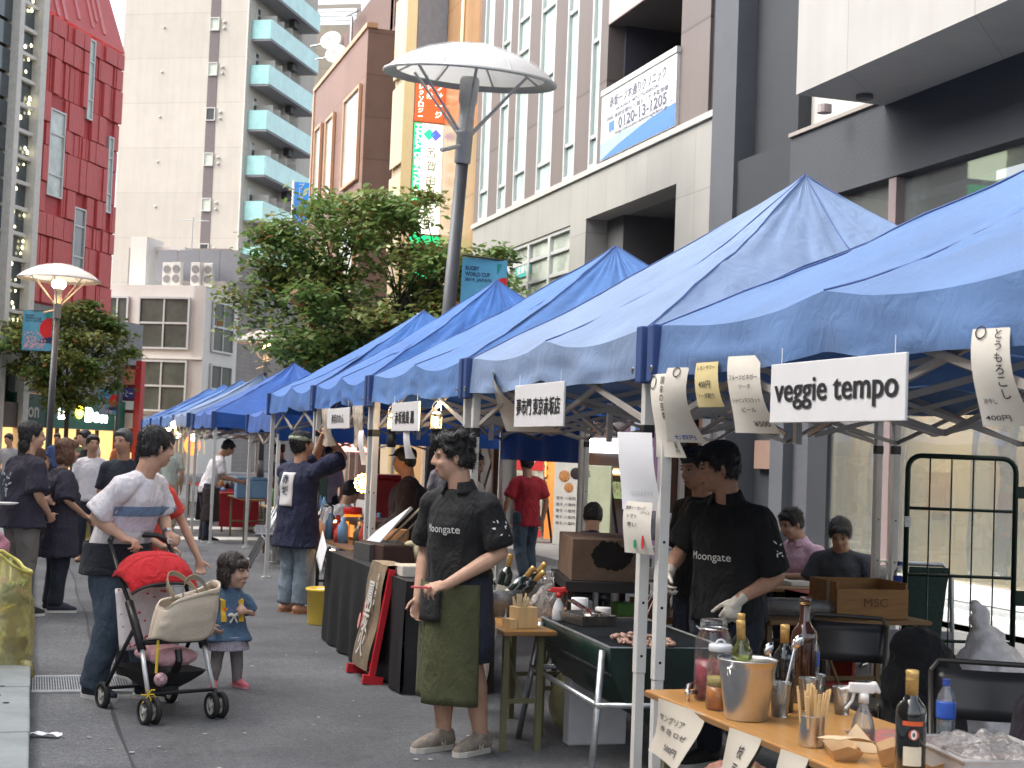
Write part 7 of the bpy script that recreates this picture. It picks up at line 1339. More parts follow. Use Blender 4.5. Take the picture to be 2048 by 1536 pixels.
# ================================================================== pushchair
pc = thing('pushchair', 'lightweight pushchair with red hood and white front legs', 'pushchair', (.80, 9.25, 0), D(-157.7)); WTUBE = mt('white_tube', (.62, .63, .65), .3, .2, var=.04); DTUBE = mt('dark_tube', (.02, .02, .022), .4, .2); RHOOD = cloth('hood_red', (.48, .012, .018), bump=.2); TYRE = mt('tyre', (.02, .02, .021), .8); HUB = mt('hub_cream', (.55, .53, .48), .4)
def wheel(x, y, r, w=.026):
    wl_ = MB().lathe([(r*.72, -w/2), (r*.93, -w/2), (r, -w*.3), (r, w*.3), (r*.93, w/2), (r*.72, w/2)], n=28, m=RY(pi/2), c=(x, y, r), closed=True); wl_.f = [f for f in wl_.f if len(f) == 4]; o = wl_.obj('wheel', TYRE, pc, smooth=True, solid=.006)
    b = MB(); b.tube([(x, y+r*.74*cos(a), r+r*.74*sin(a)) for a in [2*pi*i/20 for i in range(20)]], r*.07, 6, True); b.obj('rim', HUB, o, smooth=True); b = MB(); b.cyl((x-w*.55, y, r), (x+w*.55, y, r), r*.2, n=14); b.obj('hub', HUB, o)
    for k in range(3): a = k*2*pi/3+.5; MB().bar((x, y, r), (x, y+r*.72*cos(a), r+r*.72*sin(a)), w*.6, r*.24).obj('spoke', HUB, o)
for s in (-1, 1):
    for d_ in (-.03, .03): wheel(s*.215+d_, .30, .075)
    wheel(s*.225, -.30, .078, .03)
    MB().tube([(s*.215, .30, .07), (s*.215, .285, .13), (s*.213, .27, .17)], .015, 8).obj('front_fork', DTUBE, pc, smooth=True); b = MB(); b.cyl((s*.215-.03, .3, .075), (s*.215+.03, .3, .075), .006); b.obj('axle', DTUBE, pc)
    MB().tube([(s*.213, .27, .16), (s*.20, .13, .42)], .0135, 12).obj('front_leg', WTUBE, pc, smooth=True)
    MB().tube([(s*.20, .14, .40), (s*.205, .03, .56), (s*.20, -.06, .66)], .026, 10).obj('side_hinge', DTUBE, pc, smooth=True); MB().tube([(s*.20, -.04, .64), (s*.21, -.2, .82), (s*.19, -.38, 1.0)], .013, 8).obj('push_bar', DTUBE, pc, smooth=True)
    MB().tube([(s*.20, .03, .52), (s*.215, -.14, .3), (s*.225, -.30, .085)], .0125, 8).obj('rear_leg', DTUBE, pc, smooth=True)
MB().cyl((-.2, .27, .165), (.2, .27, .165), .012).obj('front_crossbar', DTUBE, pc); MB().cyl((-.22, -.29, .12), (.22, -.29, .12), .011).obj('rear_crossbar', DTUBE, pc)
MB().tube([(-.19, -.38, 1.0), (-.15, -.43, 1.03), (0, -.45, 1.035), (.15, -.43, 1.03), (.19, -.38, 1.0)], .017, 10).obj('handle_grip', BPLAS, pc, smooth=True)
def hood(u, v):
    a = D(18+100*v); s = u*2-1; w = .235*(1-.12*(1-sin(a))*abs(s)); return (s*w, -.16+.24*cos(a)*(1-.3*s*s)+.0, .70+.25*sin(a)*(1-.45*s**4)-.03*s*s)
MB().grid(hood, 24, 18).obj('hood', RHOOD, pc, smooth=True, solid=.008); MB().tube([hood(u/20, 0.0) for u in range(21)], .010, 6).obj('hood_rim', DTUBE, pc); MB().tube([hood(u/20, .5) for u in range(21)], .006, 6).obj('hood_rib', cloth('hood_dark', (.3, .008, .012)), pc)
MB().grid(lambda u, v: (-.19+.38*u, -.17-.10*v*(1)+.02*sin(pi*u), .36+.36*v), 10, 10).obj('backrest', mt('floral_seat', (.68, .64, .64), .85, var=.12, scale=26), pc, smooth=True, solid=.03)
rf_ = random.Random(9); b = MB()
for i in range(44): x, v = rf_.uniform(-.18, .18), rf_.uniform(.05, .98); r_ = rf_.uniform(.006, .014); c = V((x, -.17-.1*v+.02*sin(pi*(x+.19)/.38)+.0165, .36+.36*v)); b.add([c+V((r_*cos(k*1.257), .0, r_*sin(k*1.257))) for k in range(5)], [(0, 1, 2, 3, 4)])
b.obj('flower_print', flat('flower_red', (.6, .05, .08)), pc, kind='stuff')
b = MB(); b.ell((0, .02, .36), (.175, .17, .045), 18); b.ell((0, .15, .35), (.16, .06, .055), 14); finish('seat_cushion', remesh(b, .012, 3, fold=.006), cloth('cushion_pink', (.6, .34, .36)), pc, True)
MB().tube([(-.2, .1, .44), (-.17, .2, .455), (0, .235, .46), (.17, .2, .455), (.2, .1, .44)], .018, 10).obj('bumper_bar', DTUBE, pc, smooth=True); MB().tube([(0, .2, .40), (0, .22, .34), (0, .16, .26), (.0, .1, .2)], .022, 8).obj('crotch_strap', DTUBE, pc)
MESHB = mt('basket_mesh', (.015, .015, .016), .8, var=.1, alpha=.92); MB().grid(lambda u, v: (-.2+.4*u, -.26+.48*v, .27-.14*sin(pi*u)**.6*sin(pi*v)**.5), 16, 16).obj('basket', MESHB, pc, smooth=True); MB().ell((.02, .05, .17), (.1, .12, .05), 12).obj('basket_bag', cloth('dark_bag', (.03, .03, .034)), pc, smooth=True)
b = MB(); b.tube([(.155, .245, .47), (.158, .25, .38), (.16, .25, .28)], .008, 6); b.obj('yellow_link', mt('toy_yellow', (.8, .55, .04), .4), pc); b = MB(); b.ell((.14, .27, .245), .04, 16); b.obj('toy_ball', mt('toy_ball', (.7, .05, .1), .6, var=1., scale=28, col2=(.8, .5, .55)), pc, smooth=True)
b = MB()
for k in range(6): a = k*1.05; b.tube([(.23, .3, .17), (.23+.03*cos(a), .31, .17+.03*sin(a)), (.23+.05*cos(a+.3), .31, .16+.05*sin(a+.3))], .004, 5)
b.obj('yellow_ribbon', MT['toy_yellow'], pc)
tb = thing('tote_bag', 'cream canvas tote bag with tan straps hung on the pushchair', 'tote bag', (.80, 9.25, 0), D(-157.7)); CANV = mt('canvas', (.60, .51, .40), .9, var=.08, scale=6, bump=.3, bscale=120); TAN = mt('strap_tan', (.34, .28, .19), .85)
def tote(u, v):
    a = 2*pi*u; cx, cy = cos(a), sin(a); sx = .178*(1+.08*(1-v))*(abs(cx)**.5)*(1 if cx > 0 else -1); sy = (.075+.02*sin(v*3))*(abs(cy)**.5)*(1 if cy > 0 else -1); z = .47+.26*v-.045*sx/.18*(v)+.012*sin(a*3+v*4)
    return (sx-.005-.03*v, .21+sy+.03*v+.008*noise.noise(V((u*12, v*6, 3))), z-.02*cx*(v > .9))
MB().grid(tote, 56, 16).obj('bag_body', CANV, tb, smooth=True, solid=.006); MB().grid(lambda u, v: (V(tote(u, 0))*(1-v)+V((-.06, .21, .468))*v), 30, 3).obj('bag_base', CANV, tb); MB().grid(lambda u, v: V(tote(u, .9+.1*v))*1.0+V((0, .0025*sin(2*pi*u), .001)), 56, 2).obj('hem', CANV, tb, True, solid=.012)
for sgn_, lean in ((1, .04), (-1, -.10)):
    pts = [V((-.05+.085*cos(pi*i/14)+.05*sin(pi*i/14), .235+sgn_*.06+lean*sin(pi*i/14), .71+.13*sin(pi*i/14))) for i in range(15)]; b = MB(); b.add([p+V((0, sgn_*.0, -.014)) for p in pts]+[p+V((0, .01, .014)) for p in pts], [(i, i+1, 16+i, 15+i) for i in range(14)]); b.obj('strap', TAN, tb, solid=.005)
MB().bx(.07, .098, .292, .298, .62, .66).obj('tag', BLK, tb); MB().ell((-.06, .22, .70), (.1, .05, .035), 10).obj('contents', mt('bag_contents', (.3, .25, .2), .8, var=.6, scale=14), tb)
# ================================================================== kerbside rubbish bag
YB = glassmat('yellow_bag', (.92, .86, .42), .14, .32, .7, .6, 12); t = thing('rubbish_bag', 'big translucent yellow rubbish bag of food trays on the kerb', 'rubbish bag', (-.16, 10.7, .12))
def bagf(u, v):
    a = 2*pi*u; k = (1-.12*v+.12*sin(v*pi)); r1 = .25*k*(1+.10*noise.noise(V((cos(a)*1.5, sin(a)*1.5, v*4)))+.035*sin(a*9+v*5)*v)
    return (r1*cos(a)*.85+.04*(1-v)**3, r1*sin(a)*1.2, .0+.70*v+.03*noise.noise(V((a, v*4, 2)))-.10*v*max(0, cos(a))*1.2)
MB().grid(bagf, 72, 34).obj('bag_skin', YB, t, smooth=True); MB().tube([bagf(i/60, 1) for i in range(60)], .012, 6, True).obj('bag_hem', mt('yellow_hem', (.62, .58, .15), .4), t)
rn = random.Random(6); tm_ = [mt('trash_white', (.6, .58, .54), .7), mt('trash_kraft', (.45, .3, .16), .7), mt('trash_green', (.12, .2, .08), .6), mt('trash_pink', (.55, .3, .26), .7), mt('trash_mustard', (.5, .4, .08), .6)]
for i in range(46): a = rn.uniform(0, 2*pi); q = rn.uniform(.3, .8); MB().box((.19*q*cos(a), .27*q*sin(a), rn.uniform(.04, .5)), (rn.uniform(.05, .15), rn.uniform(.05, .15), rn.uniform(.01, .05)), Matrix.Rotation(rn.uniform(0, 3), 4, 'Z') @ Matrix.Rotation(rn.uniform(-1.2, 1.2), 4, 'X')).obj('food_tray', tm_[i % 5], t)
b = MB(); b.tube([(.14, -.25, .02), (.2, -.3, .0), (.22, -.32, -.06), (.2, -.28, -.10)], [.02, .04, .035, .012], 8); b.obj('bag_corner', YB, t, smooth=True)
t = thing('bag_stand', 'dark post of the rubbish bag stand at the kerb', 'stand', (-.21, 9.95, .12)); MB().bx(-.06, .025, -.02, .02, 0, .42).obj('post', mt('stand_navy', (.03, .035, .05), .5), t)
# tall standing table
t = thing('standing_table', 'round standing table with plates and a hanging yellow bag', 'table', (.62, 21.5, 0)); MB().lathe([(0, 1.02), (.35, 1.02), (.36, 1.035), (.35, 1.05), (0, 1.05)], n=28).obj('table_top', mt('grey_top', (.4, .39, .37), .5), t); MB().cyl((0, 0, 0), (0, 0, 1.02), .03).obj('column', GALV, t); MB().cyl((0, 0, 0), (0, 0, .03), .25, n=24).obj('base', GALV, t)
MB().lathe([(0, .0), (.12, .0), (.14, .02), (0, .02)], n=18, c=(.1, -.1, 1.055)).obj('plate', WHT, t); b = MB(); b.ell((.12, -.1, .5), (.16, .14, .28), 14); b.cyl((.12, -.1, .75), (.1, -.05, 1.02), .08, .03); finish('hanging_bag', remesh(b, .025, 2, fold=.02, fs=(10, 10, 5)), YB, t, True); MB().ell((-.05, .0, 1.1), (.1, .08, .05), 10).obj('food', mt('food_orange', (.6, .3, .1), .7, var=.5, scale=20), t)
# pink pushchair sliver at the left edge
t = thing('pink_bundle', 'pink quilted bundle on a silver trolley frame behind the rubbish bag', 'trolley', (-.34, 13.6, .11)); b = MB(); b.ell((.06, 0, .55), (.13, .16, .13), 14); finish('bundle', remesh(b, .02, 2, fold=.02, fs=(9, 9, 9)), cloth('quilt_pink', (.45, .2, .26), var=.5), t, True); b = MB(); [b.cyl((.05+.08*i, -.15, .1), (.05+.08*i, .2, .45), .012) for i in range(3)]; b.tube([(-.1, 0, .42), (.25, -.05, .46), (.28, .1, .4)], .014, 6); b.obj('frame', CHROME, t)
# ================================================================== folding chairs
def fchair(label, loc, rz, tube=GALV, pad=mt('grey_pad', (.13, .13, .15), .5), group='grey folding chairs by the low tent'):
    t = thing('folding_chair', label, 'chair', loc, rz, group=group)
    for s in (-1, 1): MB().tube([(s*.2, -.25, .01), (s*.2, -.05, .4), (s*.2, .12, .82)], .011, 8).obj('rear_frame', tube, t, smooth=True); MB().tube([(s*.18, .22, .01), (s*.18, .0, .3), (s*.18, -.12, .45)], .011, 8).obj('front_leg', tube, t, smooth=True)
    MB().tube([(-.2, .12, .82), (-.17, .14, .86), (.17, .14, .86), (.2, .12, .82)], .011, 8).obj('top_rail', tube, t); MB().cyl((-.2, -.25, .015), (.2, -.25, .015), .011).obj('foot_rail', tube, t); MB().cyl((-.18, .22, .015), (.18, .22, .015), .011).obj('foot_rail', tube, t)
    MB().bx(-.19, .19, -.2, .17, .43, .455).obj('seat', pad, t, bevel=.01); MB().grid(lambda u, v: (-.19+.38*u, .09+.05*v-.03*sin(pi*u), .64+.19*v), 8, 4).obj('backrest', pad, t, True, solid=.018); return t
G1 = 'first grey steel folding chair next to the bandana man'; c0 = fchair(G1, (3.05, 19.9, 0), D(-100))
for i, (x, y, a) in enumerate(((3.12, 20.5, -95), (3.2, 21.1, -92), (3.3, 21.7, -98), (3.6, 19.5, -80))): dup(c0, (x, y, 0), D(a), ['second grey steel folding chair behind the white tent poles', 'third grey steel folding chair behind the white tent poles', 'last grey steel folding chair towards the leaning apron man', 'grey steel folding chair set back under the tent row'][i])
BP_ = mt('black_pad', (.025, .025, .027), .35); BT_ = mt('black_chair_tube', (.06, .055, .05), .4, .3)
fchair('black folding chair with curved back behind the ice bucket', (3.95, 6.75, 0), D(-38), BT_, BP_, None); fchair('black folding chair near the white plastic bag', (3.62, 5.1, 0), D(-30), BT_, BP_, None)
def heap(name, label, cat, c, blobs, mat, vox=.018, fold=.02, fs=(8, 8, 6), seed=1):
    b = MB(); [b.ell(V(c)+V(p), r, 14) for p, r in blobs]; return tag(finish(name, remesh(b, vox, 3, fold=fold, fs=fs, seed=seed), mat, None, True), label, cat)
BJ = cloth('black_jacket', (.008, .008, .01)); heap('black_jacket', 'black jacket slung over the folding chair', 'jacket', (4.02, 6.15, .0), [((0, 0, .62), (.19, .15, .22)), ((.03, .02, .42), (.2, .17, .24)), ((-.03, 0, .78), (.12, .1, .1)), ((.05, -.05, .2), (.2, .16, .2))], BJ)
heap('dark_plum_jacket', 'dark plum jacket hanging at the table end', 'jacket', (3.42, 4.42, 0), [((.05, .05, .62), (.16, .15, .32)), ((.08, 0, .95), (.07, .08, .1)), ((.1, 0, .35), (.2, .18, .3))], cloth('plum_jacket', (.014, .009, .016)), seed=2)
heap('white_plastic_bag', 'knotted white plastic bag standing behind the folding chairs', 'plastic bag', (5.0, 7.0, 0), [((0, 0, .52), (.2, .17, .2)), ((-.03, 0, .70), (.1, .09, .1)), ((-.07, 0, .82), (.045, .045, .08)), ((-.1, 0, .90), (.03, .02, .03)), ((0, 0, .3), (.2, .18, .2))], mt('white_bag', (.72, .69, .69), .45, var=.12, scale=9, bump=.6, bscale=26), .014, .018, (11, 11, 8), 3)
t = thing('bag_chair', 'small stool under the white plastic bag', 'stool', (5.0, 7.0, 0)); MB().bx(-.16, .16, -.16, .16, .16, .19).obj('seat', BP_, t); [MB().bx(x, x+.025, y, y+.025, 0, .16).obj('leg', BT_, t) for x in (-.15, .125) for y in (-.15, .125)]
# ------------------------------------------------------------------ crate table
ftable('wooden trestle table with an old crate behind the veggie tempo stall', 4.22, 5.32, 8.05, 8.7, .70, mt('old_top', (.24, .14, .06), .6, var=.25, scale=6, stretch=(1, 6, 5)), mt('wood_leg', (.22, .14, .07), .7))
t = thing('wooden_crate', 'old open wooden crate on the trestle table', 'crate', (4.98, 8.35, .70), D(-4)); x, y, h = .24, .2, .22
for nm, a in (('front_board', (-x, x, -y, -y+.015, 0, h*.82)), ('back_board', (-x, x, y-.015, y, 0, h)), ('end_board', (-x, -x+.015, -y+.015, y-.015, 0, h)), ('end_board', (x-.015, x, -y+.015, y-.015, 0, h)), ('base_board', (-x+.015, x-.015, -y+.015, y-.015, 0, .012))): MB().bx(*a).obj(nm, CRATE, t, bevel=.002)
text('MSC', flat('burnt_ink', (.14, .06, .02)), t, (0.02, -y-.001, h*.45), XA, ZA, w=.16, h=.05, bold=0); MB().bx(-x-.003, -x, -.1, -.06, .05, h).obj('metal_strap', GALV, t)
t = thing('film_roll', 'long roll of clear plastic bags lying on the trestle table', 'plastic roll', (4.55, 8.3, .755), D(-8)); MB().tube([(-.28, .03, .01), (-.24, 0, .0), (.0, .0, .0), (.2, -.02, -.005), (.24, -.03, -.02)], [.03, .055, .055, .05, .035], 16).obj('roll', BAG, t, smooth=True); MB().cyl((-.2, 0, 0), (.18, -.015, 0), .035, n=14).obj('core', mt('film_white', (.5, .48, .46), .5, bump=.4), t, smooth=True)
t = thing('bottle_crate', 'red plastic bottle crate under the trestle table', 'bottle crate', (5.28, 9.35, 0)); RC = mt('crate_red', (.42, .05, .03), .5)
for z in (.05, .3, .42, .66): MB().bx(-.2, .2, -.15, .15, z, z+.09).obj('crate_wall', RC, t)
for s in (-1, 1): MB().bx(s*.19-.01, s*.19+.01, -.15, .15, 0, .75).obj('crate_side', RC, t)
for i in range(3): MB().lathe([(.03, .3), (.03, .45), (.012, .53), (.012, .58)], n=12, c=(-.12+.12*i, -.08, 0)).obj('bottle', mt('pale_bottle', (.5, .48, .36), .3), t, smooth=True)
ftable('brown cafe table with plates in front of the two seated men', 5.35, 6.0, 10.35, 11.3, .68, mt('cafe_top', (.3, .2, .11), .5), BPLAS); tag(MB().lathe([(0, 0), (.09, 0), (.12, .02), (0, .018)], n=20, c=(5.75, 10.95, .682)).obj('plate', WHT, None, True), 'white plate of food on the cafe table', 'plate'); cup('white paper cup on the cafe table', (5.6, 10.65, .682), .035, .085, WHT, 'paper_cup'); tag(MB().bx(5.7, 5.9, 10.55, 10.75, .682, .71).obj('food_tray', WHT), 'flat white food tray next to the paper cup', 'tray')
fchair('grey folding chair behind the charcoal tee man', (6.75, 10.75, 0), D(40), GALV, mt('grey_pad', (.13, .13, .15), .5), None)
for lab, loc, rz in (('dark stool under the pink shirt man', (6.36, 11.5, 0), 10), ('dark stool under the charcoal tee man', (6.40, 10.95, 0), 20), ('dark stool under the navy happi worker', (4.8, 12.6, 0), 0), ('dark stool under the grey tee man', (3.35, 16.9, 0), 0)):
    t = thing('stool', lab, 'stool', loc, D(rz), group='stools under seated people'); MB().cyl((0, 0, .38), (0, 0, .41), .17, n=20).obj('seat', BP_, t); [MB().cyl((.12*cos(a), .12*sin(a), .38), (.16*cos(a), .16*sin(a), 0), .012).obj('leg', BT_, t) for a in (.8, 2.37, 3.94, 5.5)]
# ------------------------------------------------------------------ roll cage
GRT = mt('cage_green', (.006, .022, .013), .35, .2, var=.3, scale=9, dirt=.3)
def cage(label, loc, rz):
    t = thing('roll_cage', label, 'roll cage', loc, rz, group='green roll cages'); w, h = .36, 1.72
    MB().tube([(-w, 0, .15)]+[(-w, 0, h-.09)]+[(-w+.09-.09*cos(a), 0, h-.09+.09*sin(a)) for a in (.4, .8, 1.2, 1.57)]+[(w-.09+.09*cos(a), 0, h-.09+.09*sin(a)) for a in (1.57, 1.2, .8, .4)]+[(w, 0, h-.09), (w, 0, .15)], .018, 10).obj('frame', GRT, t, smooth=True)
    for z in (.5, .93, 1.37): MB().cyl((-w, 0, z), (w, 0, z), .011).obj('rail', GRT, t)
    for i in range(1, 5): MB().cyl((-w+i*.144, -.013, .2), (-w+i*.144, -.013, h), .0055, n=6).obj('bar', GRT, t)
    b = MB(); b.box((-w, -.02, 1.28), (.04, .03, .07)); b.obj('latch', STEEL, t); MB().box((w+.04, 0, 1.5), (.06, .03, .08)).obj('hinge', GRT, t); MB().box((w+.04, 0, .8), (.06, .03, .1)).obj('hinge', GRT, t); MB().bx(-w, w, -.02, .7, .14, .18).obj('base', GRT, t)
    [MB().lathe([(.02, -.018), (.06, -.018), (.06, .018), (.02, .018)], n=16, m=RY(pi/2), c=(x, y, .06)).obj('castor', BPLAS, t) for x in (-.3, .3) for y in (.05, .6)]; return t
cg = cage('green roll cage with open mesh side beside the shop window', (5.9, 8.62, 0), D(-17.6)); dup(cg, (6.68, 8.36, 0), D(-19), 'second green roll cage hinged on at the far right')
t = thing('deck_trolley', 'folded steel frame chair with green woven back', 'chair', (6.15, 9.45, 0), D(-20)); MB().tube([(-.24, 0, .05), (-.24, .1, .85)]+[(-.18, .12, .94), (.18, .12, .94)]+[(.24, .1, .85), (.24, 0, .05)], .017, 8).obj('frame', GALV, t, smooth=True)
MB().grid(lambda u, v: (-.14+.28*u+.07*v, .08-.1*(1-v), .42+.5*v), 6, 8).obj('woven_back', mt('woven_green', (.008, .03, .024), .7, var=.5, scale=60), t, solid=.02); MB().bx(-.25, .22, -.02, .03, .25, .47).obj('grey_board', mt('board_grey', (.3, .3, .33), .6), t)
for i in range(9):
    for j in range(2): MB().bar((-.14+.035*i, .05, .44), (-.07+.035*i, .062, .90), .006).obj('woven_strip', MT['woven_green'], t) if j == 0 else None
pet('big blue striped water bottle behind the wooden crate', (5.75, 9.1, .70), 1.3)
# ================================================================== shopfront boards
def board(name, label, loc, rz, w, h, mat, extra=None, z0=.1, legs=True):
    t = thing(name, label, 'sign board', loc, rz); MB().bx(-w/2, w/2, -.02, .02, z0, z0+h).obj('panel', mat, t, bevel=.006)
    if legs: [MB().bar((x, 0, z0+h*.9), (x, .35, 0), .03).obj('leg', BPLAS, t) for x in (-w*.4, w*.4)]
    return t
t = board('menu_board', 'upright menu board with red header and food photos', (8.3, 24.9, .1), D(-60), .62, 1.5, mt('menu_food', (.45, .4, .28), .5, var=.8, scale=5, col2=(.65, .62, .5))); MB().bx(-.31, .31, -.025, -.021, 1.25, 1.6).obj('header', flat('menu_red', (.55, .03, .03)), t); text('ランチ', WHT, t, (0, -.026, 1.45), XA, ZA, w=.4, h=.12); MB().bx(-.31, .31, -.025, -.021, .1, .22).obj('footer', MT['menu_red'], t); MB().ell((-.1, -.02, .55), (.16, .01, .1), 14).obj('salad_photo', mt('salad', (.12, .3, .06), .6, var=.6, scale=20), t)
t = board('menu_board', 'white menu board with photographs of rice dishes', (8.2, 22.6, .1), D(-60), .62, 1.35, mt('menu_white', (.55, .53, .48), .5, var=.1)); [MB().ell((x, -.022, z), (r_, .006, r_*.8), 14).obj('dish_photo', m_, t) for x, z, r_, m_ in ((-.1, 1.2, .12, mt('dish_brown', (.4, .18, .06), .6, var=.6, scale=20)), (.14, 1.25, .12, mt('dish_black', (.03, .02, .02), .5)), (.0, 1.02, .1, MT['dish_brown']))]; [text('定食 八百円', INK, t, (-.05, -.024, .85-.1*i), XA, ZA, w=.4, h=.05) for i in range(5)]
t = board('menu_board', 'pale green chalk menu board on a stand', (8.0, 20.9, .1), D(-60), .6, 1.3, mt('menu_green', (.36, .38, .26), .6, var=.15, scale=3)); text('手', INK, t, (-.15, -.024, 1.25), XA, ZA, h=.12)
t = thing('purple_banner', 'tall purple banner stand with small white card prints', 'banner', (8.3, 19.9, .1), D(-32)); PUR = mt('purple_cloth', (.17, .09, .16), .7, var=.08); MB().bx(-.24, .24, -.01, .01, .12, 2.4).obj('cloth', PUR, t); MB().bx(-.3, .3, -.1, .1, 0, .12).obj('base', BPLAS, t)
for i, z in enumerate((1.95, 1.6, 1.25, .9)): MB().bx(-.17, .17, -.014, -.011, z-.1, z+.1).obj('card_print', flat('card_pale', (.5, .55, .56)), t); text(('春の海', '茶碗', '鶴', '和風小鉢')[i], INKBLU if i < 2 else INK, t, (0, -.016, z), XA, ZA, h=.07)
MB().bx(-.1, .12, -.014, -.011, .58, .7).obj('red_print', flat('pb_red', (.55, .05, .06)), t); MB().ell((0, -.012, .42), (.17, .006, .14), 16).obj('cup_print', mt('cup_print', (.3, .22, .2), .6, var=.8, scale=12), t)
t = thing('stack_of_chairs', 'dark grey chair beside the purple banner foot', 'chair', (7.6, 17.6, .1)); MB().grid(lambda u, v: (-.2+.4*u, .05*sin(pi*u), .5+.35*v), 8, 4).obj('backrest', MT['grey_pad'], t, True, solid=.02); MB().bx(-.2, .2, -.3, .05, .4, .43).obj('seat', MT['grey_pad'], t); [MB().cyl((x, y, 0), (x, y, .42), .012).obj('leg', GALV, t) for x in (-.18, .18) for y in (-.28, .03)]
# ================================================================== far stalls
for i, (y0, y1, m, lab) in enumerate(((20.2, 22.6, mt('far_top', (.35, .22, .1), .6), 'brown trestle table with bottles under the low deep blue tent'), (24.6, 26.6, MT['far_top'], 'brown stall table in front of the leaning apron man'), (27.6, 30.6, mt('red_cover', (.4, .02, .03), .6), 'red covered stall table beyond the apron man'), (31.5, 34, MT['red_cover'], 'second red covered stall table far along the row'))):
    ftable(lab, 3.3, 4.0, y0, y1, .72, m, OLV)
    if i >= 2: tag(MB().bx(3.28, 3.99, y0, y0+.02, .1, .7).obj('red_cloth_front', m), 'red cloth front hanging off the '+('nearer' if i == 2 else 'farther')+' red stall table', 'cloth')
rn = random.Random(21); kinds = [mt('g_white', (.6, .58, .55), .6), mt('g_blue', (.15, .3, .5), .6), mt('g_red', (.45, .05, .04), .6), mt('g_amber', (.5, .26, .06), .4), mt('g_dark', (.05, .06, .05), .3), mt('g_green', (.1, .22, .08), .5)]
cn_ = ['white', 'blue', 'red', 'amber', 'dark', 'green']
ORD = ['first', 'second', 'third', 'fourth', 'fifth', 'sixth', 'seventh', 'eighth', 'ninth', 'tenth', 'eleventh', 'twelfth', 'thirteenth', 'fourteenth', 'fifteenth']; GD = {}
for i in range(72):
    y = rn.choice([rn.uniform(20.3, 22.5), rn.uniform(24.7, 26.5), rn.uniform(27.7, 30.5), rn.uniform(13.5, 15.1)]); x = rn.uniform(3.35, 3.95) if y > 16 else rn.uniform(2.8, 3.45); k = rn.randrange(6); s = 'low blue tent' if y < 23 and y > 16 else 'apron man' if y < 27 and y > 16 else 'red stall table' if y > 16 else 'wood stall table'
    h = rn.uniform(.08, .26); r_ = rn.uniform(.03, .06); t = thing('stall_goods', 'x', 'bottle', (x, y, .72), group='bottles on the stall by the '+s); GD.setdefault((k, s), []).append((y, t)); MB().lathe([(0, 0), (r_, 0), (r_, h*.65), (r_*.45, h*.82), (r_*.42, h), (0, h)], n=12).obj('body', kinds[k], t, smooth=True)
for (k, s), L_ in GD.items():
    anchor = {'low blue tent': 'grey folding chairs', 'apron man': 'low tent table', 'red stall table': 'apron man', 'wood stall table': 'yellow bin'}[s]
    for r_, (y, t) in enumerate(sorted(L_, key=lambda q: q[0])): t['label'] = ORD[r_]+' '+cn_[k]+' bottle from the '+anchor+' on the stall by the '+s if s != 'wood stall table' else ORD[r_]+' '+cn_[k]+' bottle from the yellow bin on the dark wood stall'
t = thing('blue_cool_box', 'pale blue cool box on the brown stall by the apron man', 'cool box', (3.5, 25.2, .72)); MB().bx(-.25, .25, -.2, .2, 0, .3).obj('box_body', mt('cool_blue', (.2, .36, .55), .5), t, bevel=.02); MB().bx(-.26, .26, -.21, .21, .3, .35).obj('lid', MT['cool_blue'], t, bevel=.015)
for i, (x, y, z, m) in enumerate(((2.7, 31, 1.95, 'far_lamp_a'), (3.0, 33.5, 1.75, 'far_lamp_b'), (2.9, 29.0, 1.7, 'far_lamp_c'), (3.0, 36, 1.9, 'far_lamp_d'))): tag(MB().ell((x, y, z), .07, 10).obj('string_bulb', glow('far_bulb', (1, .7, .35), 10), None, True), ['warm bulb at the front of the far lavender tent', 'warm bulb low under the second far tent', 'warm bulb nearest the red stall table', 'warm bulb in the farthest tents'][i], 'bulb')
tag(MB().ell((3.0, 30.2, 1.55), (.16, .16, .2), 14).obj('red_lantern', glow('red_lantern', (1, .16, .03), 1.4), None, True), 'glowing red paper lantern hung among the far tents', 'lantern')
t = thing('lit_menu_panel', 'small pink lit panel under the deep blue tent', 'lit panel', (5.4, 26.0, 1.55)); MB().bx(-.35, .35, 0, .04, 0, .5).obj('panel', mt('lit_pink', (.9, .4, .38), .5, emit=1.0, var=0, ecol=(1, .35, .3)), t)
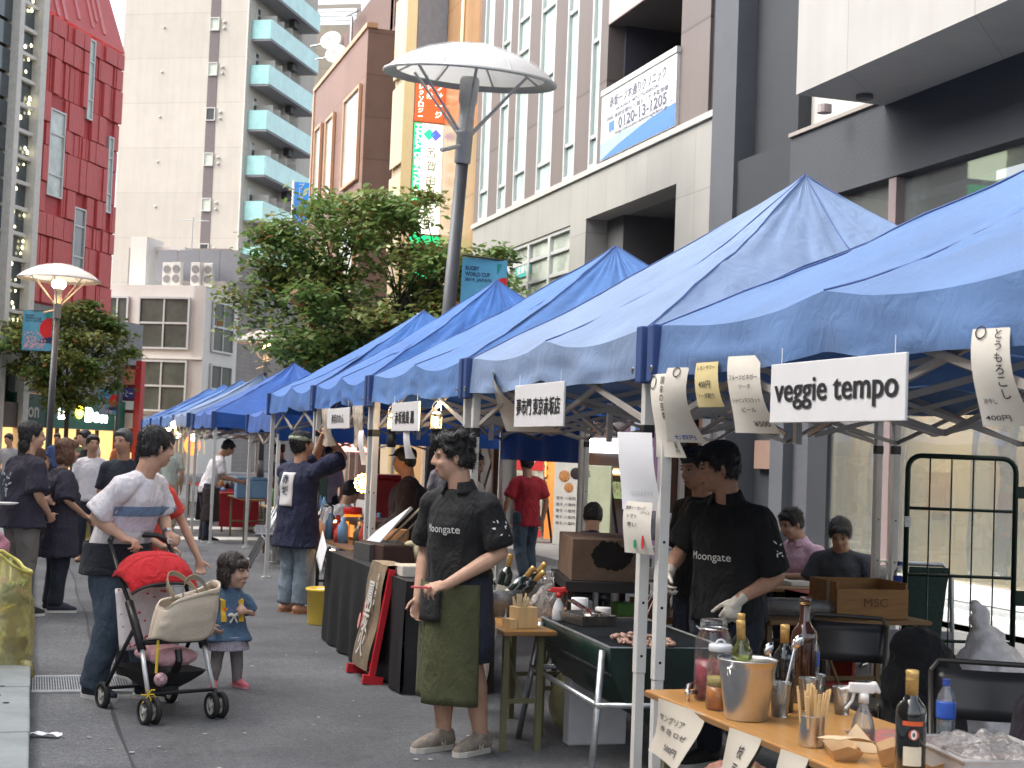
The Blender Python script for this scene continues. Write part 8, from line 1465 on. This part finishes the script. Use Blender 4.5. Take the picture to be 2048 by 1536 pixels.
t = thing('side_sheet', 'deep blue side sheet hung between the tents', 'tent sheet', (5.75, 16.9, 0), D(90)); MB().grid(lambda u, v: (-1.5+3*u, .04*sin(u*20), 2.05-.5*v), 40, 4).obj('cloth', TB[4], t, True); t = thing('side_sheet', 'deep blue sheet hung across the row behind the stall board', 'tent sheet', (4.3, 18.6, 0)); MB().grid(lambda u, v: (-1.4+2.9*u, .04*sin(u*22), 2.1-.42*v), 40, 4).obj('cloth', TB[4], t, True)
for i, (x, y) in enumerate(((2.78, 28.5), (2.78, 29.6), (2.78, 30.5), (2.8, 26.0), (2.8, 27.0))): tag(MB().grid(lambda u, v: (x, y+.3*u, 1.95-.55*v), 2, 4).obj('hanging_paper', mt('far_paper', (.55, .5, .34), .8, var=.3, scale=5), None), ['first', 'second', 'third', 'fourth', 'fifth'][i]+' pale paper strip hanging along the far tents', 'paper strip')
# rubbish under the grill
heap('rubbish_sack', 'yellow rubbish sack on the road under the jar table end', 'rubbish bag', (2.95, 5.75, 0), [((0, 0, .14), (.2, .17, .15)), ((.05, .1, .2), (.12, .12, .12))], YB, .016, .015, (10, 10, 8), 6); heap('rubbish_sack', 'dim olive rubbish sack behind the grill legs', 'rubbish bag', (3.15, 8.3, 0), [((0, 0, .2), (.2, .22, .22)), ((0, .05, .38), (.12, .12, .14))], mt('olive_sack', (.3, .28, .14), .4, var=.2, bump=.5, bscale=24), .018, .015, (10, 10, 8), 7); heap('food_sack', 'sack of reddish scraps under the jar table', 'sack', (3.0, 6.0, 0), [((0, 0, .16), (.2, .16, .17))], mt('scrap_sack', (.3, .14, .1), .6, var=.6, scale=14), .018, .015, (10, 10, 8), 8)
tag(MB().bx(2.45, 2.9, 4.1, 4.6, .0, .42).obj('blue_crate', mt('crate_blue', (.02, .1, .3), .5, var=.15), None, bevel=.02), 'blue plastic crate under the jar table', 'crate'); tag(MB().bx(2.95, 3.3, 8.0, 8.1, .0, .5).obj('foam_sheet', mt('foam_white', (.5, .5, .52), .6), None, bevel=.01), 'white foam sheet standing under the grill', 'foam sheet')

bpy.data.objects.remove(_to); bpy.data.scenes.remove(_TS)
